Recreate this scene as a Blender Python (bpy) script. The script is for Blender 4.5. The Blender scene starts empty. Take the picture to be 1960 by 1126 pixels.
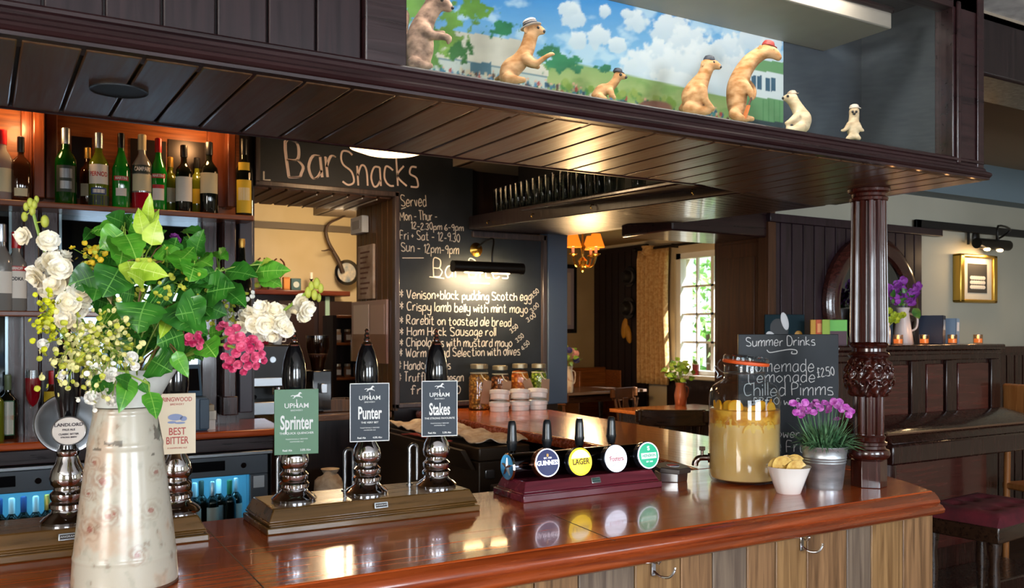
import bpy, bmesh, math, random
import numpy as np
from math import sin, cos, pi, radians as R, sqrt, atan2
from mathutils import Vector, Matrix, noise
random.seed(7)
SC = bpy.context.scene
COL = SC.collection
# ------------------------------------------------------------------ camera
EYE = 1.40; FPX = 1711.0; YAW = R(30.8); HOR = 635.0
cd = bpy.data.cameras.new('camera'); cam = bpy.data.objects.new('camera', cd); COL.objects.link(cam)
cam.location = (0, 0, EYE); cam.rotation_euler = (R(90), 0, -YAW)
cd.sensor_width = 36; cd.lens = FPX/1960*36; cd.shift_y = (HOR-563)/1960; cd.clip_start = .05
cd.dof.use_dof = True; cd.dof.focus_distance = 2.35; cd.dof.aperture_fstop = 9.5
SC.camera = cam
# ------------------------------------------------------------------ world, sun, exposure
w = bpy.data.worlds.new('sky'); SC.world = w; w.use_nodes = True
bg = w.node_tree.nodes['Background']; bg.inputs[0].default_value = (.80, .90, 1.0, 1); bg.inputs[1].default_value = .95
SC.view_settings.view_transform = 'Standard'; SC.view_settings.look = 'None'
SC.view_settings.gamma = 1; SC.view_settings.exposure = .85; SC.view_settings.use_curve_mapping = False
SC.cycles.max_bounces = 8; SC.cycles.transparent_max_bounces = 24; SC.cycles.caustics_reflective = False
SC.cycles.caustics_refractive = False; SC.cycles.sample_clamp_indirect = 6; SC.cycles.use_denoising = True
def light(name, kind, loc, power, color=(1, 1, 1), size=.1, size_y=None, aim=None, spot=None):
    l = bpy.data.lights.new(name, kind); o = bpy.data.objects.new(name, l); COL.objects.link(o)
    l.energy = power; l.color = color; o.location = loc
    if kind == 'AREA':
        l.size = size
        if size_y: l.shape = 'RECTANGLE'; l.size_y = size_y
    elif kind == 'SUN': l.angle = size
    else: l.shadow_soft_size = size
    if spot: l.spot_size = R(spot); l.spot_blend = .6
    if aim: o.rotation_euler = (Vector(aim)-Vector(loc)).to_track_quat('-Z', 'Y').to_euler()
    return o
WARM = (1, .62, .30); COOL = (.82, .91, 1.0)
light('sunlight', 'SUN', (9, -3, 8), 12.0, (1, .96, .88), .02, aim=(4, 4, 0))
# daylight of the front-room windows behind the camera
WINS = [(1.95, 1.7, 100), (-.75, 1.4, 72), (4.9, 1.2, 24)]          # centre x, width, power of the windows in the front wall
for wx, ww, wp_ in WINS: light('front_window_daylight', 'AREA', (wx, -3.03, 1.55), wp_, COOL, ww, 1.25, aim=(wx, 0, 1.55))
light('side_window_daylight', 'AREA', (-3.03, -.4, 1.55), 80, (1, .96, .9), 1.5, 1.25, aim=(0, -.4, 1.55))
# ------------------------------------------------------------------ pixel of the photograph -> point
FW = Vector((sin(YAW), cos(YAW), 0)); RT = Vector((cos(YAW), -sin(YAW), 0)); CAMP = Vector((0, 0, EYE))
def ray(px, py): return FW + RT*((px-980)/FPX) + Vector((0, 0, (HOR-py)/FPX))
def atd(px, py, d): return CAMP + ray(px, py)*d
def onY(px, py, y): r = ray(px, py); return CAMP + r*(y/r.y)
def onX(px, py, x): r = ray(px, py); return CAMP + r*(x/r.x)
def onZ(px, py, z): r = ray(px, py); return CAMP + r*((z-EYE)/r.z)
def onP(px, py, o, n): r = ray(px, py); return CAMP + r*((Vector(o)-CAMP).dot(n)/r.dot(n))
def depth(p): return (Vector(p)-CAMP).dot(FW)
# ------------------------------------------------------------------ materials
def hx(s):
    s = s.lstrip('#'); c = [int(s[i:i+2], 16)/255 for i in (0, 2, 4)]
    return tuple(x/12.92 if x <= .04045 else ((x+.055)/1.055)**2.4 for x in c)
MATS = {}
def mat(name, col='#808080', rough=.5, metal=0, coat=0, trans=0, emit=None, es=0, spec=.5, ior=1.45, alpha=1, sss=0, sheen=0, cr=.06):
    if name in MATS: return MATS[name]
    m = bpy.data.materials.new(name); m.use_nodes = True; MATS[name] = m
    b = m.node_tree.nodes['Principled BSDF']; i = b.inputs
    c = hx(col) if isinstance(col, str) else col
    i['Base Color'].default_value = (*c, 1); i['Roughness'].default_value = rough; i['Metallic'].default_value = metal
    i['Coat Weight'].default_value = coat; i['Coat Roughness'].default_value = cr
    i['Transmission Weight'].default_value = trans; i['IOR'].default_value = ior
    i['Specular IOR Level'].default_value = spec; i['Alpha'].default_value = alpha
    if sss: i['Subsurface Weight'].default_value = sss; i['Subsurface Radius'].default_value = (.01, .01, .006)
    if emit: i['Emission Color'].default_value = (*(hx(emit) if isinstance(emit, str) else emit), 1); i['Emission Strength'].default_value = es
    return m
def N(m, t, **kw):
    n = m.node_tree.nodes.new(t)
    for k, v in kw.items(): setattr(n, k, v)
    return n
def L(m, a, b): m.node_tree.links.new(a, b)
def bsdf(m): return m.node_tree.nodes['Principled BSDF']
def mottle(m, c1, c2, scale=(8, 8, 8), detail=5, lo=.35, hi=.65, bump=0, rough=None, dist=0.0):
    """two colours mixed by stretched noise; optional bump and roughness range"""
    tc = N(m, 'ShaderNodeTexCoord'); mp = N(m, 'ShaderNodeMapping'); L(m, tc.outputs['Object'], mp.inputs[0])
    mp.inputs['Scale'].default_value = scale
    nz = N(m, 'ShaderNodeTexNoise'); nz.inputs['Scale'].default_value = 1; nz.inputs['Detail'].default_value = detail
    nz.inputs['Distortion'].default_value = dist
    L(m, mp.outputs[0], nz.inputs['Vector'])
    cr = N(m, 'ShaderNodeValToRGB'); L(m, nz.outputs['Fac'], cr.inputs[0])
    e = cr.color_ramp.elements; e[0].position = lo; e[1].position = hi
    e[0].color = (*hx(c1), 1); e[1].color = (*hx(c2), 1)
    L(m, cr.outputs[0], bsdf(m).inputs['Base Color'])
    if rough:
        mr = N(m, 'ShaderNodeMapRange'); L(m, nz.outputs['Fac'], mr.inputs[0])
        mr.inputs[1].default_value = lo; mr.inputs[2].default_value = hi
        mr.inputs[3].default_value = rough[0]; mr.inputs[4].default_value = rough[1]; L(m, mr.outputs[0], bsdf(m).inputs['Roughness'])
    if bump:
        bp = N(m, 'ShaderNodeBump'); bp.inputs['Strength'].default_value = bump; bp.inputs['Distance'].default_value = .002
        L(m, nz.outputs['Fac'], bp.inputs['Height']); L(m, bp.outputs[0], bsdf(m).inputs['Normal'])
    return m
def wood(name, c1, c2, axis=0, rough=.3, coat=.0, fine=60, bump=.15, spec=.5, cr=.06):
    sc = [fine, fine, fine]; sc[axis] = fine/18
    m = mat(name, c1, rough, coat=coat, spec=spec, cr=cr)
    return mottle(m, c1, c2, tuple(sc), 6, .3, .7, bump, (rough*.8, rough*1.25), .8)
def vcol(name, rough=.6, spec=.3, noise_amt=0):
    m = mat(name, '#ffffff', rough, spec=spec)
    a = N(m, 'ShaderNodeVertexColor', layer_name='paint'); L(m, a.outputs[0], bsdf(m).inputs['Base Color'])
    return m
def clear_glass(name, tint='#ffffff', refl=.9, rough=.02, ior=1.5):
    """thin glass: see-through with a fresnel sheen"""
    m = bpy.data.materials.new(name); m.use_nodes = True; MATS[name] = m; nt = m.node_tree
    nt.nodes.remove(nt.nodes['Principled BSDF']); out = nt.nodes['Material Output']
    tr = N(m, 'ShaderNodeBsdfTransparent'); tr.inputs[0].default_value = (*hx(tint), 1)
    gl = N(m, 'ShaderNodeBsdfGlossy'); gl.inputs['Roughness'].default_value = rough; gl.inputs[0].default_value = (refl,)*3+(1,)
    lw = N(m, 'ShaderNodeLayerWeight'); lw.inputs[0].default_value = .5
    pw = N(m, 'ShaderNodeMath', operation='POWER'); L(m, lw.outputs['Facing'], pw.inputs[0]); pw.inputs[1].default_value = 5
    fr = N(m, 'ShaderNodeMath', operation='MULTIPLY_ADD'); L(m, pw.outputs[0], fr.inputs[0]); fr.inputs[1].default_value = .95; fr.inputs[2].default_value = ((ior-1)/(ior+1))**2
    mx = N(m, 'ShaderNodeMixShader'); L(m, fr.outputs[0], mx.inputs[0]); L(m, tr.outputs[0], mx.inputs[1]); L(m, gl.outputs[0], mx.inputs[2])
    L(m, mx.outputs[0], out.inputs[0]); return m

MAHOG = wood('dark_mahogany', '#190b0d', '#2c1415', 0, .32, .2)
COLW = wood('column_mahogany', '#220b08', '#43160e', 2, .22, .5)
MAHOGZ = wood('dark_mahogany_upright', '#22100d', '#3f1f19', 2, .28, .35)
MAHOGY = wood('golden_sheen_mahogany', '#38220f', '#593a1e', 1, .42, .9, spec=.6, cr=.25)  # soffit wood lightened and warmed, golden sheen put into its base colour
FASC = wood('stained_fascia_board', '#180c0f', '#271517', 2, .42, .0, spec=.35)
TOPW = wood('polished_counter_wood', '#8a3610', '#b85019', 0, .2, .4, 40, .0)
TOPWY = wood('polished_counter_wood_leg', '#96400f', '#c86422', 1, .2, .4, 40, .0)
EDGEW = wood('red_brown_edge_wood', '#642410', '#a4481c', 0, .25, .4, 50, .05)
PLINTH = wood('oak_brown_plinth', '#47300f', '#6d4c24', 0, .3, .45, 40, 0)
SHELFW = wood('warm_shelf_wood', '#5a2c18', '#8a4c28', 0, .35, .2)
BACKW = wood('warm_back_board', '#6a3416', '#9a5424', 0, .4, .1)
OAK = wood('oak_front_plank', '#5c4028', '#966e48', 2, .5, .05, 60, .3)
JAMBW = wood('jamb_slat_wood', '#3c2616', '#6c4626', 2, .45, .1)
BLACKW = wood('near_black_wood', '#120b0b', '#241616', 2, .35, .2)
PIANOW = wood('piano_wood', '#1c0b09', '#361812', 2, .25, .35)
CHROME = mat('chrome', '#e8e8ee', .07, 1)
STEEL = mat('brushed_steel', '#b4b8bc', .28, 1)
BRASS = mat('aged_brass', '#b98a3c', .25, 1)
GILT = mat('gilt', '#c9a24a', .3, .9)
BLACKP = mat('black_plastic', '#0d0d10', .14, coat=.6)
BLACKM = mat('matt_black', '#141416', .5)
IRON = mat('black_iron', '#17130f', .35, .4)
WHITE = mat('white_paint', '#ece8de', .45)
PORC = mat('white_porcelain', '#eeeae4', .12, coat=.5)
CREAMW = mottle(mat('cream_wall', '#c8bda4', .8), '#b9ae96', '#cdc3ab', (1.5, 1.5, 1.5), 3)
GREYW = mottle(mat('grey_cream_wall', '#aca897', .8), '#a39f8f', '#b4b09f', (1.2, 1.2, 1.2), 3)
SLATE = mottle(mat('chalkboard_slate', '#22262b', .5, spec=.35), '#1c2024', '#2b3036', (3, 3, 3), 6, rough=(.45, .6))
CHALK = mat('chalk', '#d6cfc2', .9)
CHALKP = mat('pink_chalk', '#e2cfc8', .9)
CGLASS = clear_glass('clear_glass', '#f4f8f8')
PANE = clear_glass('window_glass', '#ffffff', .9, .0, 1.45)
GREENGL = mat('green_glass', '#0f6a14', .04, trans=.75, spec=.6)
DARKGL = mat('dark_bottle_glass', '#0c0f0a', .05, coat=.4)
# ------------------------------------------------------------------ mesh builder
class MB:
    def __init__(s): s.v = []; s.f = []; s.c = None
    def add(s, vs, fs, mtx=None):
        o = len(s.v)
        s.v += [tuple(mtx @ Vector(p)) if mtx else tuple(p) for p in vs]
        s.f += [tuple(i+o for i in f) for f in fs]; return s
    def box(s, x0, x1, y0, y1, z0, z1, mtx=None):
        return s.add([(x0,y0,z0),(x1,y0,z0),(x1,y1,z0),(x0,y1,z0),(x0,y0,z1),(x1,y0,z1),(x1,y1,z1),(x0,y1,z1)],
                     [(0,3,2,1),(4,5,6,7),(0,1,5,4),(1,2,6,5),(2,3,7,6),(3,0,4,7)], mtx)
    def cbox(s, c, sx, sy, sz, mtx=None): return s.box(c[0]-sx/2,c[0]+sx/2,c[1]-sy/2,c[1]+sy/2,c[2]-sz/2,c[2]+sz/2,mtx)
    def lathe(s, prof, n=24, c=(0,0,0), mtx=None, fn=None, cap=True):
        vs, fs = [], []
        for k, (r, z) in enumerate(prof):
            for j in range(n):
                a = 2*pi*j/n; rr = fn(r, z, a) if fn else r
                vs.append((c[0]+rr*cos(a), c[1]+rr*sin(a), c[2]+z))
        m = len(prof)
        for k in range(m-1):
            for j in range(n):
                a, b = k*n+j, k*n+(j+1) % n; fs.append((a, b, b+n, a+n))
        if cap: fs.append(tuple(range(n-1, -1, -1))); fs.append(tuple(range((m-1)*n, m*n)))
        return s.add(vs, fs, mtx)
    def cyl(s, c, r, h, n=20, mtx=None): return s.lathe([(r, 0), (r, h)], n, c, mtx)
    def tube(s, pts, r, n=8, caps=True, flat=None):
        pts = [Vector(p) for p in pts]; m = len(pts)
        if m < 2: return s
        rs = r if isinstance(r, (list, tuple)) else [r]*m
        vs, fs = [], []; up = None
        for i, p in enumerate(pts):
            t = (pts[min(i+1, m-1)]-pts[max(i-1, 0)]); t = t.normalized() if t.length > 1e-9 else Vector((0, 0, 1))
            if up is None: up = Vector((0, 0, 1)) if abs(t.z) < .9 else Vector((1, 0, 0))
            x = t.cross(up); x = x.normalized() if x.length > 1e-6 else t.orthogonal().normalized(); y = x.cross(t).normalized(); up = y
            for j in range(n):
                a = 2*pi*j/n; vs.append(p + x*cos(a)*rs[i] + y*sin(a)*rs[i]*(flat or 1))
        for i in range(m-1):
            for j in range(n):
                a, b = i*n+j, i*n+(j+1) % n; fs.append((a, b, b+n, a+n))
        if caps: fs.append(tuple(range(n-1, -1, -1))); fs.append(tuple(range((m-1)*n, m*n)))
        return s.add(vs, fs)
    def ell(s, c, rx, ry=None, rz=None, n=12, m=8, mtx=None):
        ry = ry or rx; rz = rz or rx; vs = [(c[0], c[1], c[2]-rz)]; fs = []
        for i in range(1, m):
            ph = -pi/2+pi*i/m
            for j in range(n):
                a = 2*pi*j/n; vs.append((c[0]+rx*cos(ph)*cos(a), c[1]+ry*cos(ph)*sin(a), c[2]+rz*sin(ph)))
        vs.append((c[0], c[1], c[2]+rz)); top = len(vs)-1
        for j in range(n):
            fs.append((0, 1+(j+1) % n, 1+j)); fs.append((top, top-n+j, top-n+(j+1) % n))
        for i in range(m-2):
            for j in range(n):
                a, b = 1+i*n+j, 1+i*n+(j+1) % n; fs.append((a, b, b+n, a+n))
        return s.add(vs, fs, mtx)
    def prism(s, poly, z0, z1, mtx=None):
        n = len(poly)
        vs = [(p[0], p[1], z0) for p in poly]+[(p[0], p[1], z1) for p in poly]
        ar = sum(poly[i][0]*poly[(i+1) % n][1]-poly[(i+1) % n][0]*poly[i][1] for i in range(n))
        fs = [tuple(range(n-1, -1, -1)), tuple(range(n, 2*n))]+[(i, (i+1) % n, n+(i+1) % n, n+i) for i in range(n)]
        if ar < 0: fs = [f[::-1] for f in fs]
        return s.add(vs, fs, mtx)
    def hexa(s, low, high):
        """solid between two quads of points"""
        return s.add(list(low)+list(high), [(3,2,1,0),(4,5,6,7),(0,1,5,4),(1,2,6,5),(2,3,7,6),(3,0,4,7)])
FACE = Matrix(((1,0,0,0),(0,0,-1,0),(0,1,0,0),(0,0,0,1)))          # local x,y,z -> x,z,-y : things drawn in XY stand up and face -Y
SIDE = Matrix(((0,0,1,0),(1,0,0,0),(0,1,0,0),(0,0,0,1)))          # x,y of a profile -> y,z ; extruded along x
def T(x, y, z): return Matrix.Translation((x, y, z))
def RZ(a): return Matrix.Rotation(a, 4, 'Z')
def RX(a): return Matrix.Rotation(a, 4, 'X')
def RY(a): return Matrix.Rotation(a, 4, 'Y')
def obj(name, mb, m, parent=None, smooth=True, bevel=0, angle=38, seg=2, label=None):
    me = bpy.data.meshes.new(name); me.from_pydata(mb.v, [], mb.f); me.update()
    if smooth and len(mb.f):
        me.polygons.foreach_set('use_smooth', [True]*len(me.polygons)); me.set_sharp_from_angle(angle=R(angle))
    if m: me.materials.append(m)
    if mb.c is not None:
        at = me.color_attributes.new('paint', 'FLOAT_COLOR', 'POINT')
        at.data.foreach_set('color', np.asarray(mb.c, dtype=np.float32).ravel())
    o = bpy.data.objects.new(name, me); COL.objects.link(o)
    if parent: o.parent = parent
    if bevel:
        b = o.modifiers.new('bevel', 'BEVEL'); b.width = bevel; b.segments = seg; b.limit_method = 'ANGLE'; b.angle_limit = R(40)
    if label: o['label'] = label
    return o
def tag(o, label, cat, group=None, kind=None):
    o['label'] = label; o['category'] = cat
    if group: o['group'] = group
    if kind: o['kind'] = kind
    return o
def thing(name, label, cat, loc=(0,0,0), rotz=0, group=None):
    o = bpy.data.objects.new(name, None); COL.objects.link(o); o.empty_display_size = .02
    o.location = loc; o.rotation_euler = (0, 0, rotz)
    return tag(o, label, cat, group)
def struct(name, mb, m, label, cat='structure', **kw):
    o = obj(name, mb, m, **kw); o['kind'] = 'structure'; o['label'] = label; o['category'] = cat; return o
KIDS = {}
def dup(root, loc, rotz=None, label=None, group=None, scale=None):
    kids = [c for c in COL.objects if c.parent == root] if root not in KIDS else KIDS[root]
    KIDS[root] = kids
    r = root.copy(); COL.objects.link(r); r.location = loc
    if rotz is not None: r.rotation_euler = (0, 0, rotz)
    if label: r['label'] = label
    if group: r['group'] = group
    if scale: r.scale = (scale,)*3
    for ch in kids:
        c = ch.copy(); COL.objects.link(c); c.parent = r
        for g in [x for x in list(COL.objects) if x.parent == ch]:
            d = g.copy(); COL.objects.link(d); d.parent = c
    return r
# ------------------------------------------------------------------ lettering
GL = dict(a='5a2a071434 56|5a54',b='0e04|082a4a574414 05',c='593a1a07153454',d='592a07143456|5e54',e='07574a2a07143455',f='5d4e2d24|0a4a',g='5a2a07153557|5a523001',
 h='0e04|082a4a5854',i='0a04|0c0d',j='3a3110|3c3d',k='0e04|4a0754',l='0e04',m='0a04|072a4a44|476a8a84',n='0a04|072a4a5854',o='2a0806243456583a2a',p='0a00|082a4a574515 06',
 q='5a2a07153557|5a50',r='0a04|072a4a',s='4a1a0837464404',t='2d253454|0a4a',u='0a06143456|5a54',v='0a244a',w='0a1438546a',x='0a54|5a04',y='0a06254557|5a523001',z='0a4a0454',
 A='043e64|1848',B='040e4e5c4909|4967554404',C='6d4e1d09153465',D='040e4e6b674404',E='5e0e0454|0949',F='040e5e|0949',G='6d4e1d0915345558|3858',H='040e|6e64|0969',I='040e',K='040e|5e0954',
 L='0e0454',M='040e488e84',N='040e646e',O='3e0b07346 76b3e'.replace(' ',''),P='040e4e5c4a09',R='040e4e5c490964',S='6d4e1e0c1a58653405',T='343e|0e6e',U='0e06143456|5e54',V='0e346e',W='0e244b648e')
GL.update({'0':'3e0b0734575b3e','1':'1c3e34','2':'0c2e4d4b0454','3':'0d3e5c395634 05','4':'444e0767','5':'5e0e0a3a574404','6':'4e1a0634564817','7':'0e5e24','8':'3e1c1b57553415165b5c3e','9':'5b390b3e5b44',
 '-':'0848','+':'0848|2a26','*':'0b57|5b07|3d35','.':'0405','£':'5d3e2d240454|0949','_':'0464','L':'0e0454'})
def glyph(ch):
    out = []
    for st in GL.get(ch, '').replace(' ', '').split('|'):
        pts = [(int(st[i], 16), int(st[i+1], 16)-4) for i in range(0, len(st)-1, 2)]
        if pts: out.append(pts)
    return out
def smooth2(pts, n=4):
    if len(pts) < 3: return pts
    res = []
    P = [pts[0]]+list(pts)+[pts[-1]]
    for i in range(1, len(P)-2):
        p0, p1, p2, p3 = P[i-1:i+3]
        for k in range(n):
            t = k/n
            res.append(tuple(.5*(2*p1[a]+(-p0[a]+p2[a])*t+(2*p0[a]-5*p1[a]+4*p2[a]-p3[a])*t*t+(-p0[a]+3*p1[a]-3*p2[a]+p3[a])*t**3) for a in range(len(p1))))
    res.append(pts[-1]); return res
def ribbon(mb, pts, w, to3):
    vs, fs = [], []; m = len(pts)
    for i in range(m):
        a, b = pts[max(i-1, 0)], pts[min(i+1, m-1)]
        dx, dy = b[0]-a[0], b[1]-a[1]; l = math.hypot(dx, dy) or 1
        nx, ny = -dy/l*w/2, dx/l*w/2
        vs += [to3(pts[i][0]+nx, pts[i][1]+ny), to3(pts[i][0]-nx, pts[i][1]-ny)]
    for i in range(m-1): fs.append((2*i, 2*i+1, 2*i+3, 2*i+2))
    mb.add(vs, fs)
def strokes(mb, s, p0, p1, h, to3, w=None, jit=.04, rnd=None):
    """handwriting from baseline point p0 to p1 (2-D on the board), capital height h"""
    rnd = rnd or random.Random(len(s)*7+3)
    adv = []
    for ch in s: g = glyph(ch); adv.append((max(p[0] for st in g for p in st)+2.2) if g else 3.5)
    tot = sum(adv)-2; L_ = math.hypot(p1[0]-p0[0], p1[1]-p0[1]); ux, uy = (p1[0]-p0[0])/L_, (p1[1]-p0[1])/L_
    kx, ky = L_/tot, h/10; x = 0; w = w or h*.11
    for ch, a in zip(s, adv):
        j = rnd.uniform(-jit, jit)*h; k2 = 1+rnd.uniform(-jit, jit)*2
        for st in glyph(ch):
            pl = smooth2([((x+q[0])*kx, q[1]*ky*k2+j) for q in st])
            ribbon(mb, [(p0[0]+q[0]*ux-q[1]*uy, p0[1]+q[0]*uy+q[1]*ux) for q in pl], w, to3)
        x += a
def text(mb, s, size, mtx, xs=1.0, bold=0, align='CENTER'):
    c = bpy.data.curves.new('lettering', 'FONT'); c.body = s; c.size = size; c.align_x = align; c.align_y = 'CENTER'; c.offset = bold; c.resolution_u = 3
    o = bpy.data.objects.new('lettering', c); COL.objects.link(o)
    dg = bpy.context.evaluated_depsgraph_get(); me = bpy.data.meshes.new_from_object(o.evaluated_get(dg))
    mb.add([Vector((v.co.x*xs, v.co.y, 0)) for v in me.vertices], [tuple(p.vertices) for p in me.polygons], mtx)
    bpy.data.objects.remove(o); bpy.data.curves.remove(c); bpy.data.meshes.remove(me)
# ================================================================== the setting
CT = .90                                    # counter top height
YB = 5.20                                   # plane of the chalkboard wall
XW, YF, YP = 6.3, 8.6, 3.5                  # window wall, far wall, piano wall
FLOORM = wood('floor_board', '#2a1a10', '#4a3020', 0, .35, .2, 30)
struct('floor', MB().box(-4, 9, -5, 10, -.05, 0), FLOORM, 'dark wooden floor of the pub')
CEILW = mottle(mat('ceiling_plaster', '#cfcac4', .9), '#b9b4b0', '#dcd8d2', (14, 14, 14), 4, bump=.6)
struct('ceiling', MB().box(-4, 6.5, -5, 1.80, 2.5, 2.56), CEILW, 'rough white plaster ceiling above the front of the bar')
struct('ceiling_rear', MB().box(2.66, 6.5, 1.80, 9, 2.47, 2.56).box(-4, 2.66, 1.80, 9, 2.82, 2.9).box(2.64, 2.68, 1.8, 9, 2.47, 2.9).box(-4, 2.66, 1.72, 1.8, 2.47, 2.9), mat('ceiling_shade_paint', '#8a7c6a', .85), 'ceiling behind the beam, shadow put into its dull beige colour')  # rear ceiling colour darkened to stand for the shadow behind the beam
wn = MB(); xs_ = sorted([(wx-ww/2, wx+ww/2) for wx, ww, _ in WINS]); cur = -3.2
for a, b in xs_: wn.box(cur, a, -3.2, -3.0, 0, 2.5); wn.box(a, b, -3.2, -3.0, 0, .92).box(a, b, -3.2, -3.0, 2.18, 2.5); cur = b
wn.box(cur, 6.5, -3.2, -3.0, 0, 2.5)
struct('wall_front', wn, CREAMW, 'cream front wall of the bar with its windows')
struct('wall_left', MB().box(-3.2, -3.0, -3.2, -1.15, 0, 2.5).box(-3.2, -3.0, .35, 5.3, 0, 2.85).box(-3.2, -3.0, -1.15, .35, 0, .92).box(-3.2, -3.0, -1.15, .35, 2.18, 2.5), CREAMW, 'cream left wall of the bar with a window')
for i, (wx, ww, _) in enumerate(WINS):
    fw2_ = MB()
    for k in range(4): x = wx-ww/2+ww*k/3; fw2_.box(x-.025, x+.025, -3.0, -2.95, .92, 2.18)
    for z in (.92, 1.34, 1.76, 2.18): fw2_.box(wx-ww/2, wx+ww/2, -2.99, -2.96, z-.02, z+.02)
    struct('window_%d' % (i+2), fw2_, mat('window_white', '#dfe2e0', .4), ['white framed front window behind the customers at the right', 'white framed front window behind the customers at the left', 'white framed front window beside the piano'][i])
fw2_ = MB()
for k in range(4): y = -1.15+1.5*k/3; fw2_.box(-3.0, -2.95, y-.025, y+.025, .92, 2.18)
for z in (.92, 1.34, 1.76, 2.18): fw2_.box(-2.99, -2.96, -1.15, .35, z-.02, z+.02)
struct('window_5', fw2_, mat('window_white'), 'white framed window in the left wall')
struct('wall_front_right', MB().box(6.4, 6.5, -5, 3.62, 0, 2.5), CREAMW, 'cream side wall of the front bar')
struct('trim_1', MB().box(2.66, 6.4, 1.80, 2.02, 2.28, 2.5), BLACKW, 'dark ceiling beam at the right of the display case', bevel=.01)
struct('trim_2', MB().box(3.7, 6.3, 3.36, 3.5, 2.25, 2.47), mat('blue_grey_cove', '#6f7f88', .7), 'blue grey cove along the top of the piano wall')
# piano wall with panelling and cream plaster
struct('wall_right', MB().box(3.72, 6.4, YP, 3.88, 0, 2.5), GREYW, 'grey cream wall behind the piano')
pm = MB(); x = 3.70
while x < 5.0:
    pm.box(x+.004, min(x+.09, 5.04)-.004, YP-.03, YP, 0, 2.0); x += .09
pm.box(3.7, 5.04, YP-.018, YP, 0, 2.0); pm.box(3.69, 5.22, YP-.05, YP, 2.0, 2.045)
struct('trim_3', pm, wood('panelling_wood', '#1c1114', '#32212a', 2, .4, .15), 'dark upright board panelling behind the round mirror', bevel=.003)
dm = MB().box(5.04, 6.3, YP-.02, YP, 0, 1.26).box(5.04, 6.3, YP-.05, YP, 1.26, 1.30); x = 5.1
while x < 6.3: dm.box(x, x+.08, YP-.032, YP, .1, 1.24); x += .095
struct('baseboard_right', dm, MAHOGZ, 'dark dado boards at the right of the piano')
# opening jamb: brown panelled return of the piano wall
jm = MB().box(3.71, 3.75, YP-.03, 3.90, 0, 2.5).box(3.69, 3.75, YP-.035, YP+.04, 0, 2.0)
jm.box(3.700, 3.71, 3.58, 3.84, .95, 1.82).box(3.706, 3.71, 3.54, 3.88, .2, 1.9)
struct('trim_4', jm, wood('brown_panel_wood', '#3a2012', '#54321c', 2, .4, .1), 'brown panelled jamb beside the dining room opening', bevel=.004)
# header beam over the opening
struct('trim_5', MB().box(3.02, 3.70, YP-.02, 3.90, 1.915, 2.47), MAHOG, 'dark header beam above the dining room opening', bevel=.01)
# window wall of the dining room
wy0, wy1, wz0, wz1 = 5.95, 7.22, .95, 2.22
wl = MB().box(XW, XW+.25, 3.9, wy0, 0, 2.5).box(XW, XW+.25, wy1, 9, 0, 2.5).box(XW, XW+.25, wy0, wy1, 0, wz0).box(XW, XW+.25, wy0, wy1, wz1, 2.5)
struct('wall_window', wl, CREAMW, 'dining room wall round the sash window')
wb = MB().box(XW-.03, XW, wy1+.42, YF, 0, 2.36)
for k in range(11): wb.box(XW-.04, XW, wy1+.44+k*.12, wy1+.54+k*.12, .1, 2.3)
struct('trim_6', wb, wood('dark_panel_wood', '#120c0e', '#20161a', 2, .45), 'near black panelling left of the curtain')
struct('trim_7', MB().box(XW-.02, XW, 3.9, wy1+.1, 0, wz0-.05), BLACKW, 'dark panelling below the dining window')
struct('wall_far', MB().box(3.32, 6.5, YF, YF+.15, 0, 2.5), mottle(mat('far_wall', '#8d7a5e', .8), '#9a8864', '#b8a47e', (1, 1, 1), 3), 'beige far wall of the dining room')
struct('ceiling_dining', MB().box(3.32, 6.3, 3.9, YF, 2.40, 2.47), mat('dining_ceiling', '#a08a66', .85), 'warm beige dining room ceiling')
# window 1 : white sash with glazing bars
wf = MB().box(XW+.02, XW+.10, wy0, wy0+.07, wz0, wz1).box(XW+.02, XW+.10, wy1-.07, wy1, wz0, wz1).box(XW+.02, XW+.10, wy0, wy1, wz1-.06, wz1).box(XW-.02, XW+.12, wy0-.02, wy1+.02, wz0, wz0+.05)
for k in range(1, 5):
    y = wy0+.07+k*(wy1-wy0-.14)/5; t = .022 if k == 3 else .011
    wf.box(XW+.04, XW+.07, y-t, y+t, wz0, wz1)
for k in range(1, 4):
    z = wz0+.05+k*(wz1-wz0-.11)/4; wf.box(XW+.04, XW+.07, wy0, wy1, z-.011, z+.011)
o = struct('window_1', wf, mat('window_white', '#dfe2e0', .4), 'white sash window with small panes in the dining room')
p_ = obj('pane', MB().box(XW+.053, XW+.057, wy0+.05, wy1-.05, wz0+.04, wz1-.04), PANE, o)
obj('window_sill', MB().box(XW-.10, XW+.04, wy0-.05, wy1+.05, wz0-.035, wz0+.005), mat('window_white'), o, bevel=.005)
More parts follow.
